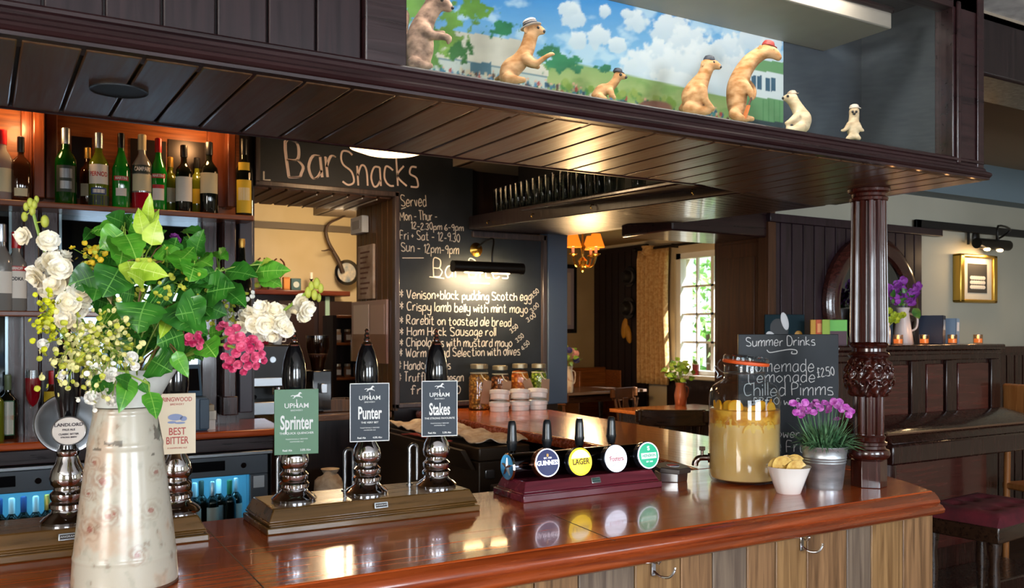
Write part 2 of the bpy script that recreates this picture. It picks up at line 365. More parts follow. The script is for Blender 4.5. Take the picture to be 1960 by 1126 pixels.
# garden outside
GRASS = mottle(mat('lawn_grass', '#5f8f3a', .9), '#4f7d30', '#8aac58', (6, 6, 6), 5)
struct('ground_outside', MB().box(6.6, 22, -6, 22, -.2, -.05), GRASS, 'lawn outside the window')
LEAFG = mat('garden_leaf', '#5fa04a', .6, trans=0); mottle(LEAFG, '#5a9a48', '#c0e49c', (3, 3, 3), 3)
rb = random.Random(3)
for i, (bx, by, bz, br, lab) in enumerate([(9.6, 10.2, .2, 1.25, 'broad leafy green shrub outside the left of the window'), (9.0, 7.9, -.4, .85, 'low bright green bush below the middle of the window'),
        (14.5, 13.2, 1.2, 2.0, 'tall pale green tree beyond the window'), (11.6, 8.9, .9, 1.25, 'upright green bush seen through the right panes')]):
    t = thing('garden_shrub', lab, 'shrub', (bx, by, -.05), 0, 'shrubs in the garden')
    m = MB()
    for k in range(900):
        a, b = rb.uniform(0, 2*pi), rb.uniform(-1, 1); r = br*rb.uniform(.72, 1.05); c = sqrt(1-b*b)
        p = Vector((r*c*cos(a), r*c*sin(a), bz+br*.8+r*b)); q = Matrix.Rotation(rb.uniform(0, 6), 4, Vector((rb.uniform(-1, 1), rb.uniform(-1, 1), rb.uniform(.05, 1))))
        s = rb.uniform(.06, .13)
        m.add([(0, -s, 0), (s*.55, 0, .02), (0, s, 0), (-s*.55, 0, .02)], [(0, 1, 2, 3)], T(*p) @ q)
    obj('foliage', m, LEAFG, t, smooth=False)
    obj('trunk', MB().tube([(0, 0, 0), (.03, 0, bz+br*.4), (0, .04, bz+br)], [.09, .07, .03], 8), mat('bark', '#5a4838', .9), t)
# ================================================================== chalkboard wall with the serving hatch
HZ = 2.255                                   # top of the hatch
xa = onY(487, 400, YB).x; xb = onY(755, 400, YB).x; xr = onY(1075, 500, YB).x
struct('wall_back', MB().box(-4, xa, YB, YB+.12, 0, 2.85).box(xa, xr, YB+.06, 5.84, HZ, 2.85).box(xb+.02, xr, YB+.05, 5.84, 0, 2.85), BLACKW, 'dark wall behind the bar')
# hatch lining: slatted jamb, planked head with rope lights between
jb = MB()
for k in range(7):
    y = YB+.02+k*.092; jb.box(xb, xb+.022, y+.003, y+.087, .9, HZ)
jb.box(xb+.008, xb+.03, YB+.01, 5.85, .9, HZ)
struct('trim_8', jb, JAMBW, 'light brown slatted jamb at the right of the serving hatch', bevel=.003)
hd = MB(); n = 9; wdt = (xb-xa)/n
for k in range(n): hd.box(xa+k*wdt+.008, xa+(k+1)*wdt-.008, YB+.03, 5.86, HZ-.02, HZ)
struct('trim_9', hd, wood('hatch_head_plank', '#6a452e', '#8a5f44', 1, .45), 'brown planks lining the top of the serving hatch', bevel=.003)
wrope = mat('pale_rope_light', '#e8d8c0', .6)
g_ = MB()
for k in range(4, n): g_.tube([(xa+k*wdt, YB+.05, HZ-.026), (xa+k*wdt, 5.84, HZ-.026)], .0045, 6)  # rope lights: their light is put into a pale colour, nothing emits
struct('trim_10', g_, wrope, 'rope lights between the hatch head planks, their light only a pale colour')
# room behind the hatch
hy = 8.0
struct('ceiling_hatch', MB().box(-.7, 3.3, 5.3, hy+.1, 2.84, 2.9), CEILW, 'pale ceiling of the room behind the hatch')
struct('wall_hatch', MB().box(-.6, 3.3, hy, hy+.1, 0, 2.85).box(-.7, -.6, 5.32, hy, 0, 2.85).box(3.2, 3.3, 5.86, hy, 0, 2.85), mottle(mat('hatch_wall', '#cbb893', .8), '#bba880', '#d6c6a4', (1.3, 1.3, 1.3), 3), 'warm cream wall of the room behind the hatch')
struct('trim_11', MB().box(-.6, 3.2, hy-.05, hy, onY(586, 442, hy).z, onY(586, 430, hy).z), mat('grey_brown_rail', '#5c5040', .6), 'grey brown rail across the cream wall behind the hatch')
light('hatch_room_lamp', 'POINT', (2.55, 7.0, 2.25), 24, (1, .74, .46), .12)
# ================================================================== bar counter
ctp = [(-1.3, 1.735), (2.575, 1.735), (2.645, 1.86), (2.71, 2.0), (2.93, 2.6), (3.0, 3.2), (3.14, 4.77), (3.19, YB), (2.40, YB), (2.34, 4.08), (2.36, 3.3), (2.29, 2.62), (2.24, 2.44), (-1.3, 2.44)]
bc = thing('bar_counter', 'long polished red-brown wooden bar counter turning a corner at the right', 'counter', (0, 0, 0))
fr = MB().prism([(-1.3, 1.735), (2.575, 1.735), (2.645, 1.86), (2.71, 2.0), (2.70, 2.44), (-1.3, 2.44)], CT-.045, CT)
obj('counter_top', fr, TOPW, bc, bevel=.006)
lg = MB().prism([(2.70, 2.4405), (2.71, 2.0005), (2.93, 2.6), (3.0, 3.2), (3.14, 4.77), (3.19, YB), (2.40, YB), (2.34, 4.08), (2.36, 3.3), (2.29, 2.62), (2.24, 2.4405)], CT-.045, CT)
obj('counter_top', lg, TOPWY, bc, bevel=.006)
def offs(path, d):
    out = []
    for i, p in enumerate(path):
        a, b = path[max(i-1, 0)], path[min(i+1, len(path)-1)]; dx, dy = b[0]-a[0], b[1]-a[1]; l = math.hypot(dx, dy)
        out.append((p[0]+dy/l*d, p[1]-dx/l*d))
    return out
def sweep(path, prof, closed=False):
    """prof = (outward, z) points swept along a plan path"""
    m = MB(); n = len(prof); vs = []
    rows = [offs(path, q[0]) for q in prof]
    for i in range(len(path)):
        for k in range(n): vs.append((rows[k][i][0], rows[k][i][1], prof[k][1]))
    fs = []
    for i in range(len(path)-1):
        for k in range(n): fs.append((i*n+k, (i+1)*n+k, (i+1)*n+(k+1) % n, i*n+(k+1) % n))
    fs += [tuple(range(n-1, -1, -1)), tuple(range((len(path)-1)*n, len(path)*n))]
    return m.add(vs, fs)
ogee = [(-.01, CT-.002), (.004, CT-.004), (.018, CT-.018), (.024, CT-.030), (.022, CT-.036), (.032, CT-.042), (.040, CT-.052), (.038, CT-.062), (.028, CT-.068), (.008, CT-.070), (-.01, CT-.07)]
obj('edge_moulding', sweep(ctp[:8], ogee), EDGEW, bc, angle=50)
obj('edge_moulding', sweep([(2.24, 2.445), (2.29, 2.62), (2.36, 3.3), (2.34, 4.08), (2.40, YB)][::-1], [(-.01, CT-.002), (.006, CT-.004), (.012, CT-.02), (.010, CT-.045), (-.01, CT-.05)]), EDGEW, bc, angle=50)
gr = MB()
for (a, b) in (((1055, 985), (1178, 1036)), ((395, 1012), (505, 1126))):
    p, q = onZ(*a, CT+.0004), onZ(*b, CT+.0004); dv = (q-p).normalized()*.0014; nn = Vector((-dv.y, dv.x, 0))
    gr.add([p-nn, q-nn, q+nn, p+nn], [(0, 1, 2, 3)])
obj('board_joint', gr, mat('joint_dark', '#1a0a05', .5), bc, smooth=False)
bf = thing('counter_panelling', 'upright oak planks facing the customer side below the counter', 'panel', (0, 0, 0))
pk = MB(); xs = [2.60]; rr = random.Random(5)
while xs[-1] > -1.2: xs.append(xs[-1]-rr.choice((.11, .125, .15, .17)))
OAKS = [OAK, wood('oak_front_plank_grey', '#54443a', '#7d6a58', 2, .5, .05, 60, .3), wood('oak_front_plank_gold', '#6a4a2a', '#9a7448', 2, .5, .05, 60, .3)]
for k in range(len(xs)-1):
    obj('plank', MB().box(xs[k+1]+.0015, xs[k]-.0015, 1.752, 1.775, .05, CT-.0715), OAKS[[0, 2, 1, 0, 2, 0, 1][k % 7]], bf, bevel=.003)
obj('frame', MB().box(-1.3, 2.58, 1.776, 1.80, 0, CT-.072).prism([(2.59, 1.762), (2.65, 1.88), (2.93, 2.62), (3.0, 3.2), (3.14, 4.77), (3.17, 5.15), (3.12, 5.15), (2.95, 3.2), (2.88, 2.62), (2.57, 1.80)], 0.02, CT-.072), MAHOGZ, bf)
obj('shelf_back', MB().box(-1.3, 2.3, 2.38, 2.42, .1, CT-.052).box(2.40, 2.43, 2.7, 5.1, .0, CT-.052), BLACKW, bf)
# coat hooks under the counter edge
def hook(px, py, lab):
    p = onY(px, py, 1.75); t = thing('coat_hook', lab, 'hook', p, 0, 'chrome hooks under the counter edge')
    obj('back_plate', MB().box(-.007, .007, -.004, 0, -.022, .022), CHROME, t, bevel=.003)
    obj('lower_arm', MB().tube(smooth2([(0, -.004, -.010), (.006, -.022, -.020), (.018, -.042, -.018), (.026, -.05, -.002), (.028, -.05, .006)]), .0034, 8), CHROME, t)
    obj('upper_arm', MB().tube(smooth2([(0, -.004, .012), (0, -.02, .012), (0, -.026, .020)]), .003, 8).ell((0, -.026, .021), .005), CHROME, t)
hook(1250, 1086, 'chrome coat hook on the plank front, nearer the bottom centre'); hook(1534, 1040, 'chrome coat hook on the plank front below the white chip bowl')
# ================================================================== canopy with display case
SZ = 1.86; FY = 1.62; SB = 2.10; XE = 2.645
cn = thing('bar_canopy', 'dark mahogany canopy over the bar with a glazed display case at the right', 'canopy', (0, 0, 0))
fb = MB(); x = .638
xs2 = [-1.6+.0]
for k in range(26):
    x0 = .638-(k+1)*.0915; fb.box(x0+.002, x0+.0895, FY+.018, FY+.035, 1.925, 2.5)
obj('fascia_board', fb, FASC, cn, bevel=.003)
obj('backing', MB().box(-1.8, .64, FY+.03, FY+.05, 1.88, 2.5), BLACKW, cn)
corn = [(-.03, 1.925), (.004, 1.923), (.008, 1.919), (.008, 1.913), (.003, 1.910), (.004, 1.903), (.012, 1.897), (.014, 1.890), (.024, 1.886), (.030, 1.882), (.032, 1.876), (.028, 1.871), (.024, 1.869), (.024, 1.863), (-.03, 1.861)]
obj('cornice', sweep([(-1.8, FY), (XE, FY), (XE+.02, SB+.1)], corn), MAHOG, cn, angle=24)
sf = MB(); x = XE
while x > -1.8: sf.box(x-.0895, x-.003, FY-.005, SB, SZ, SZ+.012); x -= .0925
obj('soffit_board', sf, MAHOGY, cn, bevel=.003)
obj('soffit_backing', MB().box(-1.8, XE, FY, SB, SZ+.009, SZ+.025), BLACKM, cn)
obj('rear_lip', MB().box(-1.8, 1.93, SB, SB+.02, SZ-.002, SZ+.10), MAHOG, cn, bevel=.006)
obj('soffit_board', MB().prism([(1.93, SB), (XE, SB), (XE, SB+.14), (2.16, SB+.06)], SZ, SZ+.02), MAHOGY, cn, bevel=.002)
# case frame
gx0, gx1 = .725, 2.50; gz0, gz1 = 1.925, 2.37
cf = MB().box(.638, gx0, FY, FY+.05, 1.90, 2.5).box(gx1, XE, FY, FY+.06, 1.90, 2.5).box(.64, XE, FY, FY+.05, 1.90, gz0).box(.64, XE, FY, FY+.05, gz1, 2.5)
cf.box(gx1+.012, gx1+.03, FY-.008, FY, gz0-.02, gz1+.02).box(gx1+.115, XE+.004, FY-.006, FY, 1.90, 2.5)
obj('case_frame', cf, MAHOG, cn, bevel=.004)
obj('case_glass', MB().box(gx0-.01, gx1+.01, FY+.020, FY+.024, gz0-.01, gz1+.01), PANE, cn)
MY = 2.02
obj('case_floor', MB().box(.64, XE, FY+.05, SB+.02, 1.905, 1.925), mottle(mat('case_floor_green', '#4f6a3c', .9), '#44603a', '#6c8050', (20, 20, 20)), cn)
obj('case_back', MB().box(.64, XE, MY+.012, MY+.03, 1.92, 2.5).box(XE-.03, XE-.005, FY+.06, MY+.02, 1.92, 2.5).box(.64, .66, FY+.05, MY+.02, 1.92, 2.5), mottle(mat('case_slate', '#3c444b', .5), '#343b42', '#474f55', (4, 4, 4)), cn)
obj('case_top', MB().box(.64, XE, FY+.05, MY+.03, 2.46, 2.5), BLACKM, cn)
pel = MB().box(.70, 2.42, FY+.16, MY+.01, 2.335, 2.345).box(.70, 2.42, FY+.15, FY+.165, 2.335, 2.39)
obj('light_pelmet', pel, mat('pelmet_grey', '#8c8478', .5), cn, bevel=.004)
obj('pelmet_edge', MB().tube([(.70, FY+.15, 2.392), (2.42, FY+.15, 2.392)], .010, 10).tube([(2.42, FY+.15, 2.392), (2.42, MY, 2.392)], .010, 10), MAHOG, cn)
light('case_lamp', 'AREA', (1.45, FY+.085, 2.44), 8, (1, .95, .86), 1.5, .05, aim=(1.45, FY+.25, 1.95))
# painted cricket-ground scene on the back of the case
def paint_mural():
    xe = onY(1503, 150, MY).x; x0, x1, z0, z1 = .66, xe, 1.925, 2.34
    nx, nz = 380, 100
    X, Z = np.meshgrid(np.linspace(x0, x1, nx), np.linspace(z0, z1, nz))
    d = X*FW.x+MY*FW.y; px = 980+FPX*(X*RT.x+MY*RT.y)/d; py = HOR-FPX*(Z-EYE)/d
    vs = np.stack([X, np.full_like(X, MY+.008), Z], -1).reshape(-1, 3)
    fs = [(j*nx+i, j*nx+i+1, (j+1)*nx+i+1, (j+1)*nx+i) for j in range(nz-1) for i in range(nx-1)]
    nv = np.array([[noise.fractal(Vector((a/60, b/40, 3.1)), 1, 2, 4), noise.fractal(Vector((a/14, b/14, 9.7)), 1, 2, 4)] for a, b in zip(px.ravel(), py.ravel())]).reshape(nz, nx, 2)
    n1, n2 = nv[..., 0], nv[..., 1]
    C = np.zeros((nz, nx, 3))
    lin = lambda h: np.array(hx(h))
    base = 140+(px-900)*.10                     # rough horizon line of the painted hill
    t = np.clip((py+40)/190-(px-780)/6000, 0, 1)[..., None]
    C[:] = lin('#0f86cf')*(1-t)+lin('#9fd0e6')*t
    def over(mask, col, a=1.0):
        mk = np.clip(mask, 0, 1)[..., None]*a; C[:] = C*(1-mk)+np.asarray(col)*mk
    over((n1*1.1+t[..., 0]*.9-.55)*3, lin('#cfe6ee'), .7)
    for (cx, cy, r) in [(1285,55,38),(1320,85,45),(1265,105,35),(1350,120,50),(1230,130,45),(1300,140,60),(1400,95,35),(1440,75,28),(1420,140,50),(1470,110,30),(1480,85,22),(1150,70,26),(1185,85,20),(1110,75,20),(1220,40,24),(1100,30,26),(1090,15,18),(1160,20,14),(1205,25,12),(1290,170,50),(1380,165,50)]:
        rr = np.hypot(px-cx, (py-cy)*1.1)/r+n2*.35
        over((1.0-rr)*6, lin('#eef2f0')*(1-np.clip((py-cy)/r*.35+.25, 0, .4))[..., None]+lin('#8fb6cc')*np.clip((py-cy)/r*.35+.25, 0, .4)[..., None], .92)
    hill = np.interp(px, [780, 1000, 1060, 1100, 1200, 1300, 1400, 1503], [90, 118, 120, 118, 140, 162, 185, 215])
    over((py-hill)/2, lin('#8fae66')*(1-np.clip((py-hill)/60, 0, 1))[..., None]+lin('#b9c07a')*np.clip((py-hill)/60, 0, 1)[..., None])
    over((n1+.05)*4*(py > hill+6), lin('#6d9a4e'), .5)
    tent = (px < 1052-(py-60)*.0)*1.0
    top = np.interp(px, [800, 880, 1000, 1052], [48, 58, 76, 135]); bot = np.interp(px, [800, 880, 1060], [108, 112, 146])
    over(((py > top)*(py < bot)*(px > 836)*(px < 1052))*1.0, lin('#d9d0bd')*(1+n1[..., None]*.12))
    over(((py >= bot)*(py < bot+34)*(px > 815)*(px < 1050))*1.0, lin('#c6cbc0'))
    over(((py >= bot)*(py < bot+3)*(px > 815)*(px < 1050))*1.0, lin('#6f8a92'))
    over(((py > 118)*(py < 142)*(px > 902)*(px < 942))*1.0, lin('#4c7484'))
    for (cx, cy, rx, ry, c) in [(905,15,34,26,'#5f8f2e'),(800,10,25,30,'#7fae4e'),(860,75,40,38,'#7aa33c'),(882,95,24,22,'#2f6a2c'),(868,40,20,24,'#6c9c3a'),(830,90,16,40,'#5a8a34'),(965,55,28,16,'#1f7a4a'),(945,60,14,9,'#1f7a4a'),(1056,100,24,12,'#2c7a50'),(1080,118,34,18,'#2f8254'),(1110,130,18,8,'#37885a'),(1160,128,14,7,'#2f7f5a'),(1145,126,6,4,'#2f7f5a')]:
        rr = np.hypot((px-cx)/rx, (py-cy)/ry)+n2*.8
        over((1-rr)*5, lin(c)*(1+.35*n1[..., None]))
    rnd = random.Random(2)
    edge = lambda q: 128+(q-780)*.1665
    for k in range(170):
        cx = rnd.uniform(790, 1400); cy = edge(cx)-rnd.uniform(0, 14)
        c = rnd.choice(['#2f5f7a', '#3c7a8c', '#27475a', '#4f7fa0', '#2d6a4f', '#b0463c', '#d8c8a8', '#5a3a2c', '#3f8a8a'])
        over((1-np.hypot((px-cx)/3.4, (py-cy)/6))*3, lin(c))
        if k % 3 == 0: over((1-np.hypot((px-cx)/2.6, (py-cy+8)/2.6))*3, lin('#e0b090'))
    for k in range(26):
        cx = rnd.uniform(1080, 1300); cy = edge(cx)-rnd.uniform(12, 24)
        over((1-np.hypot((px-cx)/8, (py-cy)/10)-n2*.5)*3, lin(rnd.choice(['#7a9a3c', '#4f8a3c', '#94a850'])))
    over((1-np.hypot((px-1255)/38, (py-206)/16))*6, lin('#8a5a48'))
    pav = np.interp(px, [1370, 1440, 1503], [190, 112, 118])
    over(((py > pav)*(px > 1405))*1.0, lin('#6fa06a'))
    over(((py > 132+(px-1440)*.14)*(py < 182+(px-1440)*.16)*(px > 1436))*1.0, lin('#dfe6e2'))
    for cx in (1452, 1478): over(((abs(px-cx) < 10)*(abs(py-(155+(cx-1440)*.15)) < 13))*1.0, lin('#3f6478')); over(((abs(px-cx) < 1)*(abs(py-(155+(cx-1440)*.15)) < 13))*1.0, lin('#dfe6e2'))
    over((((px*1.0) % 11 < 1.4)*(px > 1410)*(py > 190)), lin('#4f8a52'), .8)
    over((py > 226+(px-1440)*.14)*(px > 1420)*1.0, lin('#34484c'))
    m = MB(); m.v = [tuple(v) for v in vs]; m.f = fs
    m.c = np.concatenate([C.reshape(-1, 3), np.ones((nx*nz, 1))], 1)
    return m
mu = obj('painted_backdrop', paint_mural(), vcol('mural_paint', .55), cn, smooth=False, label='backdrop painting of a cricket ground, marquee, hills and clouds')
# recessed downlight, dark
p = onZ(228, 173, SZ); o = obj('recessed_downlight', MB().lathe([(.046, -.0015), (.052, -.0025), (.052, 0)], 32), BLACKM, smooth=False)
o.location = (p.x, p.y, SZ); tag(o, 'round black downlight set in the canopy boards above the bottles', 'light')
# ------------------------------------------------------------------ side canopy over the counter return, with the glass shelf
N1, N2, F2, F1 = onY(1440, 370, 2.135), onY(1560, 392, 2.245), onY(1075, 450, YB-.08), onY(905, 440, YB-.08)
sc_ = thing('side_canopy', 'slatted dark soffit with hanging glass shelf over the counter return', 'canopy', (0, 0, 0))
sl = MB(); n = 46
lerp = lambda a, b, t: a+(b-a)*t
for k in range(n):
    a0, a1 = (k+.05)/n, (k+.95)/n; up = Vector((0, 0, .015))
    q = [lerp(N1, F1, a0), lerp(N2, F2, a0), lerp(N2, F2, a1), lerp(N1, F1, a1)]; sl.hexa(q, [v+up for v in q])
obj('soffit_slat', sl, MAHOG, sc_)
up = Vector((0, 0, .012)); q = [N1+up, N2+up, F2+up, F1+up]; up2 = Vector((0, 0, .05))
obj('soffit_backing', MB().hexa(q, [v+up2 for v in q]), BLACKM, sc_)
dx = Vector((-.03, 0, 0)); zz = Vector((0, 0, .085))
obj('inner_beam', MB().hexa([N1+dx, N1, F1, F1+dx], [N1+dx+zz, N1+zz, F1+zz, F1+dx+zz]), BLACKW, sc_, bevel=.004)
zz2 = Vector((0, 0, .30))
obj('outer_beam', MB().hexa([N2, N2-dx*2, F2-dx*2, F2], [N2+zz2, N2-dx*2+zz2, F2-dx*2+zz2, F2+zz2]), MAHOG, sc_, bevel=.004)
S1 = onY(1308, 352, 2.32); S0 = onY(928, 416, 4.95); sw = Vector((.26, .02, 0)); th = Vector((0, 0, .02))
obj('glass_shelf', MB().hexa([S1, S1+sw, S0+sw, S0], [S1+th, S1+sw+th, S0+sw+th, S0+th]), MAHOG, sc_, bevel=.006)
obj('shelf_back', MB().hexa([S1+sw, S1+sw*1.1, S0+sw*1.1, S0+sw], [S1+sw+zz2*1.2, S1+sw*1.1+zz2*1.2, S0+sw*1.1+zz2*1.2, S0+sw+zz2*1.2]), BLACKM, sc_)
for t_ in (.10, .38, .62, .86):
    c = lerp(N1, F1, t_)+Vector((-.032, 0, .035)); obj('cup_hook', MB().tube([c, c+Vector((-.014, 0, 0)), c+Vector((-.02, 0, -.012)), c+Vector((-.012, 0, -.02))], .003, 6), BRASS, sc_)
gp = [(.026, 0), (.028, .004), (.0335, .10), (.036, .15), (.0345, .15), (.032, .10), (.026, .008), (.001, .008)]
proto = None
gl_i = 0
for k in range(17):
    for row in range(2):
        t_ = .05+k*.042+row*.02
        if row == 1 and k % 2: continue
        b = lerp(S0, S1, t_)+sw*(.22+.5*row)+th
        if proto is None:
            proto = obj('pint_glass', MB().lathe(gp, 16), clear_glass('pint_glass_clear', '#e4e8e8', .35)); proto.location = b
            tag(proto, 'clear straight pint glass standing in the row on the glass shelf under the canopy', 'glass', 'pint glasses on the glass shelf')
        else:
            c = proto.copy(); COL.objects.link(c); c.location = b
# ------------------------------------------------------------------ turned column
cl = thing('turned_column', 'carved and fluted mahogany column standing on the counter', 'column', (2.475, 1.895, CT))
obj('base_block', MB().lathe([(.056, 0), (.056, .085), (.052, .09)], 6, mtx=RZ(.25)), COLW, cl, smooth=False, bevel=.002)
obj('base_ring', MB().lathe([(.050, .088), (.062, .096), (.066, .108), (.062, .120), (.052, .124), (.050, .132), (.056, .136), (.056, .144), (.048, .148), (.050, .156), (.052, .162), (.046, .168)], 32), COLW, cl)
flute = lambda amp, nf: (lambda r, z, a: r-amp*max(0, cos(a*nf))**.6)
obj('lower_shaft', MB().lathe([(.045, .165), (.046, .18), (.047, .30)], 96, fn=flute(.009, 9)), COLW, cl, angle=60)
def carve(r, z, a):
    u, v = a*7, (z-.29)*120
    return r+.0075*sin(u+1.6*sin(v*.55))*cos(v*.5+u*.5)+.004*sin(2*u-v*.9)
prof = [(.046+.026*sin(pi*(k/40))**.7, .29+.125*k/40) for k in range(41)]
cb = MB().lathe(prof, 120, fn=carve)
for j in range(14):
    a0 = 2*pi*j/14
    for s_, z0 in ((1, .335), (-1, .378)):
        pts = []
        for k in range(15):
            t_ = k/14*2.2*pi; q = .017*(1-k/16); aa = a0+s_*(q*cos(t_))/.068+(.2 if s_ < 0 else 0); z = z0+q*sin(t_)
            rr_ = .050+.026*sin(pi*min(max((z-.29)/.125, 0), 1))**.7; pts.append((rr_*cos(aa), rr_*sin(aa), z))
        cb.tube(pts, [.0052*(1-k/22) for k in range(15)], 6)
obj('carved_bulb', cb, COLW, cl, angle=60)
obj('middle_ring', MB().lathe([(.050, .412), (.060, .416), (.066, .424), (.060, .432), (.052, .436), (.052, .446), (.058, .450), (.062, .457), (.056, .464), (.046, .468)], 32), COLW, cl)
obj('upper_shaft', MB().lathe([(.058, .466), (.0585, .49), (.054, .90), (.0535, .925)], 112, fn=flute(.0105, 12)), COLW, cl, angle=60)
obj('capital', MB().lathe([(.050, .918), (.058, .922), (.060, .930), (.052, .936), (.054, .944), (.064, .950), (.066, .958), (.064, SZ-CT)], 32), COLW, cl)
# ================================================================== chalkboards
def wpt(px, py, Y): v = onY(px, py, Y); return (v.x, v.z)
def pbox(mb, px0, py0, px1, py1, Y0, Y1):
    """block standing in front-parallel plane Y0 (front) .. Y1 (back) covering the given stretch"""
    a, b = onY(px0, (py0+py1)/2, Y0), onY(px1, (py0+py1)/2, Y0); d = (depth(a)+depth(b))/2
    z0, z1 = EYE+(HOR-py1)*d/FPX, EYE+(HOR-py0)*d/FPX
    mb.box(a.x, b.x, Y0, Y1, z0, z1); return (a.x, b.x, z0, z1)
bd = thing('menu_board', 'large L-shaped bar snacks chalkboard round the serving hatch', 'chalkboard', (0, 0, 0))
yb = YB-.025
x0 = wpt(497, 300, yb)[0]; x1 = wpt(905, 400, yb)[0]; x2 = wpt(1036, 600, yb)[0]; xl = wpt(757, 600, yb)[0]; zb = CT+.05; zt = 2.80
poly = [(x0, HZ+.015), (xl+.02, HZ+.015), (xl+.02, zb), (x2, zb), (x2, 2.02), (x1, 2.02), (x1, zt), (x0, zt)]
obj('slate', MB().prism([(p[0], p[1]) for p in poly], 0, .02, T(0, YB-.002, 0) @ FACE), SLATE, bd, smooth=False)
fm = MB().box(xl-.012, xl+.022, YB-.045, YB, zb-.03, HZ+.02).box(xl-.012, x2+.03, YB-.045, YB, zb-.03, zb).box(x2, x2+.035, YB-.05, YB, zb, 2.06).box(x1-.01, x2+.03, YB-.05, YB, 2.02, 2.06).box(x0-.03, x0, YB-.045, YB, HZ, zt).box(x0-.03, xl+.02, YB-.045, YB, HZ-.015, HZ+.018)
obj('frame', fm, wood('board_frame', '#3a3436', '#574a48', 2, .35, .2), bd, bevel=.006)
obj('post', MB().box(x2+.035, xr+.01, YB-.06, YB+.1, CT+.001, 2.08), mat('blue_grey_paint', '#4c5a6c', .45), bd, bevel=.006)
YC = YB-.0235
to3 = lambda a, b: Vector((a, YC, b))
def line(mb, s, pxa, pya, pxb, pyb, hp, wp=None, jit=.05):
    p, q = onY(pxa, pya, YC), onY(pxb, pyb, YC); k = depth(p)/FPX
    strokes(mb, s, (p.x, p.z), (q.x, q.z), hp*k, to3, (wp or hp*.12)*k, jit)
ttl = MB()
line(ttl, 'Bar', 552, 340, 646, 338, 66, 3.6, .02); line(ttl, 'Snacks', 656, 353, 800, 356, 64, 3.6, .03)
line(ttl, 'Bar', 555, 340, 648, 338, 64, 2, .02)
obj('chalk_title', ttl, CHALKP, bd, smooth=False, label='large pale pink chalk title')
mk = MB()
for seg in ([(505, 328), (505, 345)], [(505, 345), (518, 345)]): ribbon(mk, [wpt(*s_, YC) for s_ in seg], .009, to3)
for args in [('Served', 768, 394, 816, 394, 21), ('Mon - Thur -', 766, 422, 837, 421, 17), ('12-2.30pm 6-9pm', 786, 438, 887, 443, 13), ('Fri + Sat - 12-9.30', 766, 458, 880, 463, 16), ('Sun - 12pm-9pm', 768, 481, 878, 487, 17)]: m = MB(); line(m, *args, wp=1.5); obj('chalk_line', m, CHALK, bd, smooth=False)
for seg in ([(768, 400), (777, 397)], [(770, 494), (811, 494)], [(901, 542), (937, 543)], [(822, 530), (850, 533)]): m = MB(); ribbon(m, [wpt(*s_, YC) for s_ in seg], .005, to3); obj('chalk_underline', m, CHALK, bd, smooth=False)
obj('chalk_corner_mark', mk, CHALK, bd, smooth=False)
mk = MB(); line(mk, 'Bar Bites', 830, 529, 972, 533, 34, 2, .02)
for args in [('* Venison+black pudding Scotch egg', 765, 571, 1017, 576, 17), ('* Crispy lamb belly with mint mayo', 765, 594, 1010, 600, 17), ('* Rarebit on toasted ale bread', 765, 620, 978, 625, 17), ('* Ham Hock Sausage roll', 765, 642, 949, 643, 17),
             ('* Chipolatas with mustard mayo', 765, 663, 980, 664, 17), ('* Warm bread Selection with olives', 764, 684, 995, 680, 17), ('* Handcut chips', 762, 707, 862, 707, 17), ('* Truffle parmesan', 762, 731, 887, 730, 17), ('fries 3.50', 786, 755, 881, 754, 17),
             ('3.50', 1019, 571, 1032, 559, 9), ('3.00', 1018, 599, 1032, 586, 9), ('3.00', 1010, 617, 1026, 606, 9), ('3.50', 979, 638, 992, 627, 9), ('3.50', 990, 656, 1003, 645, 9), ('4.50', 1001, 671, 1014, 658, 9)]:
    m = MB(); line(m, *args, wp=1.75 if args[5] > 10 else 1.2); obj('chalk_line' if args[5] > 10 else 'chalk_price', m, CHALK, bd, smooth=False)
obj('chalk_heading', mk, CHALK, bd, smooth=False)
# picture lamp over the board
PYL = YB-.15
a, b = onY(866, 510, PYL), onY(1000, 516, PYL); b.z = a.z
pl = thing('picture_lamp', 'black tube lamp on a brass arm lighting the bar snacks board', 'lamp', ((a.x+b.x)/2, PYL, a.z), 0)
hw = (b.x-a.x)/2
sh = MB(); nseg = 20
prof_ = [(.039*cos(R(t)), .039*sin(R(t))) for t in range(20, 251, 11)]
prof_in = [(.035*cos(R(t)), .035*sin(R(t))) for t in range(250, 19, -11)]
sh.prism(prof_+prof_in, -hw, hw, SIDE).cyl((0, 0, 0), .037, .008, 20, T(-hw, 0, 0) @ RY(R(90))).cyl((0, 0, 0), .037, .008, 20, T(hw-.008, 0, 0) @ RY(R(90)))
obj('shade', sh, IRON, pl)
bulb = mat('lamp_bulb', '#fff2d8', .3, emit='#ffdca0', es=40)
for dx in (-.10, .10): obj('bulb', MB().tube([(dx-.075, .012, -.022), (dx-.06, .012, -.022), (dx+.06, .012, -.022), (dx+.075, .012, -.022)], [.006, .014, .014, .006], 12), bulb, pl)
arm0 = onY(911, 478, YB-.02)-pl.location
obj('arm', MB().tube(smooth2([tuple(arm0), tuple(arm0+Vector((.03, -.05, .045))), tuple(arm0+Vector((.075, -.10, .065))), (.03, 0, .10), (.03, 0, .034)]), .0065, 8), IRON, pl)
obj('wall_rose', MB().lathe([(.048, 0), (.046, .010), (.030, .016), (.018, .024), (.0, .026)], 24, mtx=T(arm0.x, arm0.y+.005, arm0.z) @ RX(R(90))), BRASS, pl)
for dx in (-.1, .1): light('picture_lamp_light', 'AREA', (pl.location.x+dx, PYL+.01, pl.location.z-.025), 16, (1, .72, .40), .16, .03, aim=(pl.location.x+dx, YB+.05, pl.location.z-.20))
